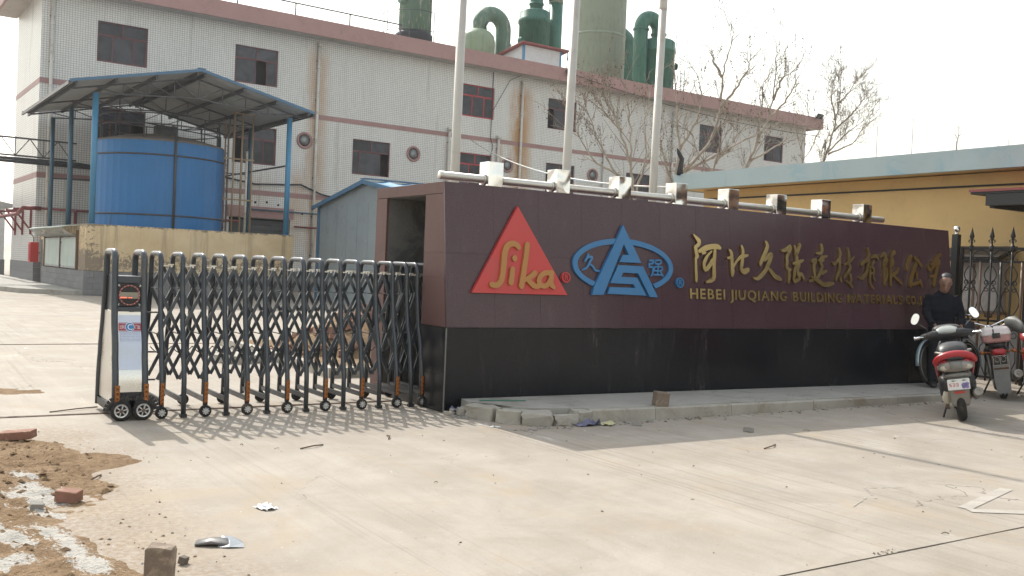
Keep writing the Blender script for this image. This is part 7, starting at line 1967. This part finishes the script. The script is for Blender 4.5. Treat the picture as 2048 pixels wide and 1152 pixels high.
b = MB(); b.loft([((0,0,.25),(.55,0,0),(0,.4,0)),((0,0,1.15),(.70,0,0),(0,.52,0))], 20, 7, smooth=False); b.build('tub', M('teal_plastic', (.02,.10,.11), .5), tb)
b = MB(); b.bbox((-.74,-.56,1.15),(.74,.56,1.22),.02); b.build('lid', M('teal_lid', (.025,.11,.12), .5), tb)
for x in (-.4,.4):
    b = MB(); b.lathe([(.14,-.03),(.14,.03)], 14, (x,-.3,.14), (0,1,0)); b.build('wheel', X['tyre'], tb)
sl = thing('broken_slab', 'broken concrete slab lying by the bed kerb behind the gate', 'slab', (-.35,5.3,0), .2)
b = MB(); rock(b, (0,0,.06), (.9,.5,.12), 77, .3, 2, .2); b.build('slab', X['kerb'], sl)

# ------------------------------------------------------------------ bricks and litter
def brick(name, label, c, s, rot, mat, seed, cat='brick'):
    b = MB(); rock(b, (0,0,0), s, seed, 0, 1, .07)
    o = b.build(name, mat, None, c, rot); tag(o, label, cat); return o
brick('brick', 'red brick lying flat on the soil near the gate rail at the left edge', (-3.97,-.31,.055), (.25,.125,.065), (.03,-.10,R(-30)), X['brick'], 1)
brick('brick', 'dusty pinkish brick lying beside white lime on the concrete', (-3.915,-2.44,.04), (.13,.10,.068), (.04,.05,R(-36)), X['brick'], 2)
brick('brick', 'brown brick stood on end at the bottom edge of the picture', (-3.846,-4.39,.118), (.118,.07,.245), (.03,.05,R(-32)), X['brick_g'], 3)
brick('stone_chunk', 'small squarish broken block standing on the pavement edge before the black granite', (2.10,-.98,.20), (.15,.12,.15), (.05,.08,R(-20)), X['brick_g'], 4, 'stone')
for i, (c, s, lab) in enumerate((((-4.11,-2.60,.03),(.07,.05,.045),'grey pebble beside the dusty brick near the lime'),((-3.62,-3.92,.02),(.045,.035,.035),'dark grey stone chip left of the folded packet'),
                ((2.35,-2.0,.02),(.09,.06,.045),'pale stone lying on the shaded concrete below the pavement'),((1.48,-1.32,.02),(.10,.07,.05),'lump of mortar at the foot of the kerb'))):
    brick('stone', lab, c, s, (.2,.1,i*.8), X['stone'] if i != 1 else X['stone_d'], 40+i, 'stone')
def crumple(name, label, c, s, mat, seed, cat, flat=.32):
    rg = random.Random(seed); b = MB(); n = 7
    V = []
    for j in range(n):
        for i in range(n):
            V.append((s[0]*(i/(n-1)-.5)+rg.uniform(-.1,.1)*s[0], s[1]*(j/(n-1)-.5)+rg.uniform(-.1,.1)*s[1], abs(rg.gauss(0,1))*s[2]*flat+.003))
    b.add(V, [(j*n+i, j*n+i+1, (j+1)*n+i+1, (j+1)*n+i) for j in range(n-1) for i in range(n-1)])
    o = b.build(name, mat, None, c, (0,0,rg.uniform(0,3)), fix=False); tag(o, label, cat)
crumple('paper_scrap', 'crumpled white paper scrap on the open concrete', (-2.91,-3.04,0), (.13,.10,.035), X['paper'], 1, 'paper')
crumple('plastic_wrapper', 'crumpled violet wrapper at the foot of the kerb', (.98,-1.14,0), (.26,.15,.07), X['purple'], 2, 'wrapper')
crumple('plastic_wrapper', 'yellow and white crushed wrapper beside the violet one', (1.22,-1.18,0), (.18,.14,.05), X['yelw'], 3, 'wrapper')
crumple('plastic_bag', 'small bluish bag stuffed at the broken corner of the pavement', (.10,-.14,.02), (.16,.12,.09), X['purple'], 4, 'bag')
crumple('paper_scrap', 'tiny white paper flake near the violet wrapper', (.05,-.95,0), (.09,.05,.012), X['paper'], 5, 'paper')
pk = thing('folded_packet', 'folded dark packet with a pale lining lying on the concrete near the upright brick', 'packet', (-3.38,-3.67,0), R(-28))
b = MB(); b.loft([((-.11,-.01,.012),(0,.035,.004),(0,0,.011)),((-.03,.0,.020),(0,.052,-.003),(0,0,.019)),((.04,.006,.017),(0,.056,.004),(0,0,.014)),((.075,.01,.010),(0,.05,0),(0,0,.006))], 12, 1.7); b.build('folded_part', M('dark_printed_packet', (.035,.04,.048), .35, var=.5, scale=14, dirt=(.20,.18,.16), damt=.6), pk)
b = MB()
b.add([(.01,-.06,.005),(.07,-.065,.009),(.145,-.05,.004),(.13,.0,.012),(.115,.055,.006),(.06,.06,.030),(.01,.055,.036),(.06,.0,.024)], [(0,1,7),(1,2,3,7),(3,4,5,7),(5,6,7),(6,0,7)]); b.build('open_flap', M('bluish_packet_lining', (.20,.225,.25), .4, var=.3, dirt=(.5,.5,.5), damt=.5), pk, fix=False)
b = MB(); b.bar((.30,-.22,.150),(.78,-.36,.150),.03,.006); tag(b.build('green_strip', X['green'], None), 'thin green strip lying on the pavement by the sign wall corner', 'strip')
# gravel specks, twigs and leaves: uncountable
rg = random.Random(77)
b = MB(); bd2 = MB(); bt = MB(); bs = MB()
OCT = ((1,0,0),(-1,0,0),(0,1,0),(0,-1,0),(0,0,.7),(0,0,-.4))
OF = [(0,2,4),(2,1,4),(1,3,4),(3,0,4),(2,0,5),(1,2,5),(3,1,5),(0,3,5)]
def speck(bb, x, y, z, s):
    a = rg.uniform(0,6.28)
    bb.add([(x+s*(v[0]*math.cos(a)*1.3-v[1]*math.sin(a))*rg.uniform(.6,1.2), y+s*(v[0]*math.sin(a)*1.3+v[1]*math.cos(a))*rg.uniform(.6,1.2), z+s*v[2]*rg.uniform(.6,1.1)) for v in OCT], OF)
for k in range(150):
    x, y = rg.uniform(-4.5,6.5), rg.uniform(-6.2,.4)
    if y > -1.12 and 0 < x < 8.4: continue
    speck(bd2 if rg.random() < .6 else b, x, y, .002, rg.choice((.004,.005,.006,.007,.009,.012)))
for k in range(260):
    x = -3.6+rg.gauss(-.15,.28); y = rg.uniform(-5.2,-.5); 
    speck(bs if rg.random() < .75 else bd2, x, y, max(soil_h(x,y),0)+.002, rg.choice((.002,.003,.003,.004,.006,.010)))
for k in range(1300):
    x = rg.uniform(-6.5,-3.6); y = rg.uniform(-5.5,-.3); h = soil_h(x,y)
    if h < .002: continue
    speck(bs, x, y, h, rg.choice((.006,.008,.012,.02,.028)))
for k in range(260):
    t_ = rg.random(); x = .1+7.6*t_; y = -1.12-abs(rg.gauss(0,.07)); speck(b if rg.random() < .6 else bd2, x, y, .003, rg.choice((.006,.009,.014,.02)))
for k in range(120):
    a = rg.uniform(0,1); x = -.05+.6*a; y = -.1-.85*a-.1*abs(rg.gauss(0,1)); speck(b, x, y, .004, rg.choice((.008,.012,.02,.028)))
for k in range(120):
    speck(b if rg.random() < .5 else bd2, rg.uniform(.4,8.2), rg.uniform(-1.0,-.05), .148-.0075*4, rg.choice((.005,.007,.01)))
for k in range(20):
    x, y = rg.uniform(-4.2,6.5), rg.uniform(-6,-.2)
    if y > -1.1 and x > 0: continue
    a = rg.uniform(0,6.28); L_ = rg.uniform(.015,.07)
    bt.tube([(x,y,.004),(x+L_*.5*math.cos(a),y+L_*.5*math.sin(a),.006+rg.uniform(0,.006)),(x+L_*math.cos(a+.3),y+L_*math.sin(a+.3),.004)], rg.uniform(.0015,.003), 4)
for k in range(26): speck(bd2, -.06+rg.gauss(0,.10), -5.345+rg.gauss(0,.02), .002, rg.choice((.003,.005,.008)))
for (x,y,a,L_) in ((-2.05,-1.35,.2,.25),(-3.55,1.12,.25,.5),(-1.2,-1.2,1.0,.18),(1.75,-2.75,.2,.3),(-3.7,-1.9,.8,.16)):
    bt.tube([(x,y,.006),(x+L_*.5*math.cos(a),y+L_*.5*math.sin(a),.018),(x+L_*math.cos(a+.2),y+L_*math.sin(a+.2),.006)], .006, 5)
for nm, bb, mt, lab in (('gravel', b, X['stone'], 'pale gravel specks scattered over the concrete and soil'),('dark_grit', bd2, X['stone_d'], 'dark grit and clods scattered over the concrete and soil'),('soil_clods', bs, X['soil'], 'small brown clods strewn over and around the loose soil'),('twig_litter', bt, X['wood'], 'small dry twigs scattered over the concrete')):
    tag(bb.build(nm, mt, None, fix=False, kind='stuff'), lab, 'debris')
# ------------------------------------------------------------------ thin winter haze
hz = bpy.data.materials.new('haze_air'); hz.use_nodes = True
_t = hz.node_tree; _t.nodes.clear()
_o = _t.nodes.new('ShaderNodeOutputMaterial'); _v = _t.nodes.new('ShaderNodeVolumePrincipled')
_v.inputs['Color'].default_value = (.93, .94, .95, 1); _v.inputs['Density'].default_value = 0.0005
_v.inputs['Anisotropy'].default_value = .35
_t.links.new(_v.outputs[0], _o.inputs['Volume'])
b = MB(); b.box((-270, -130, -1.2), (430, 430, 43.5)); b.build('haze', hz, None, kind='stuff')
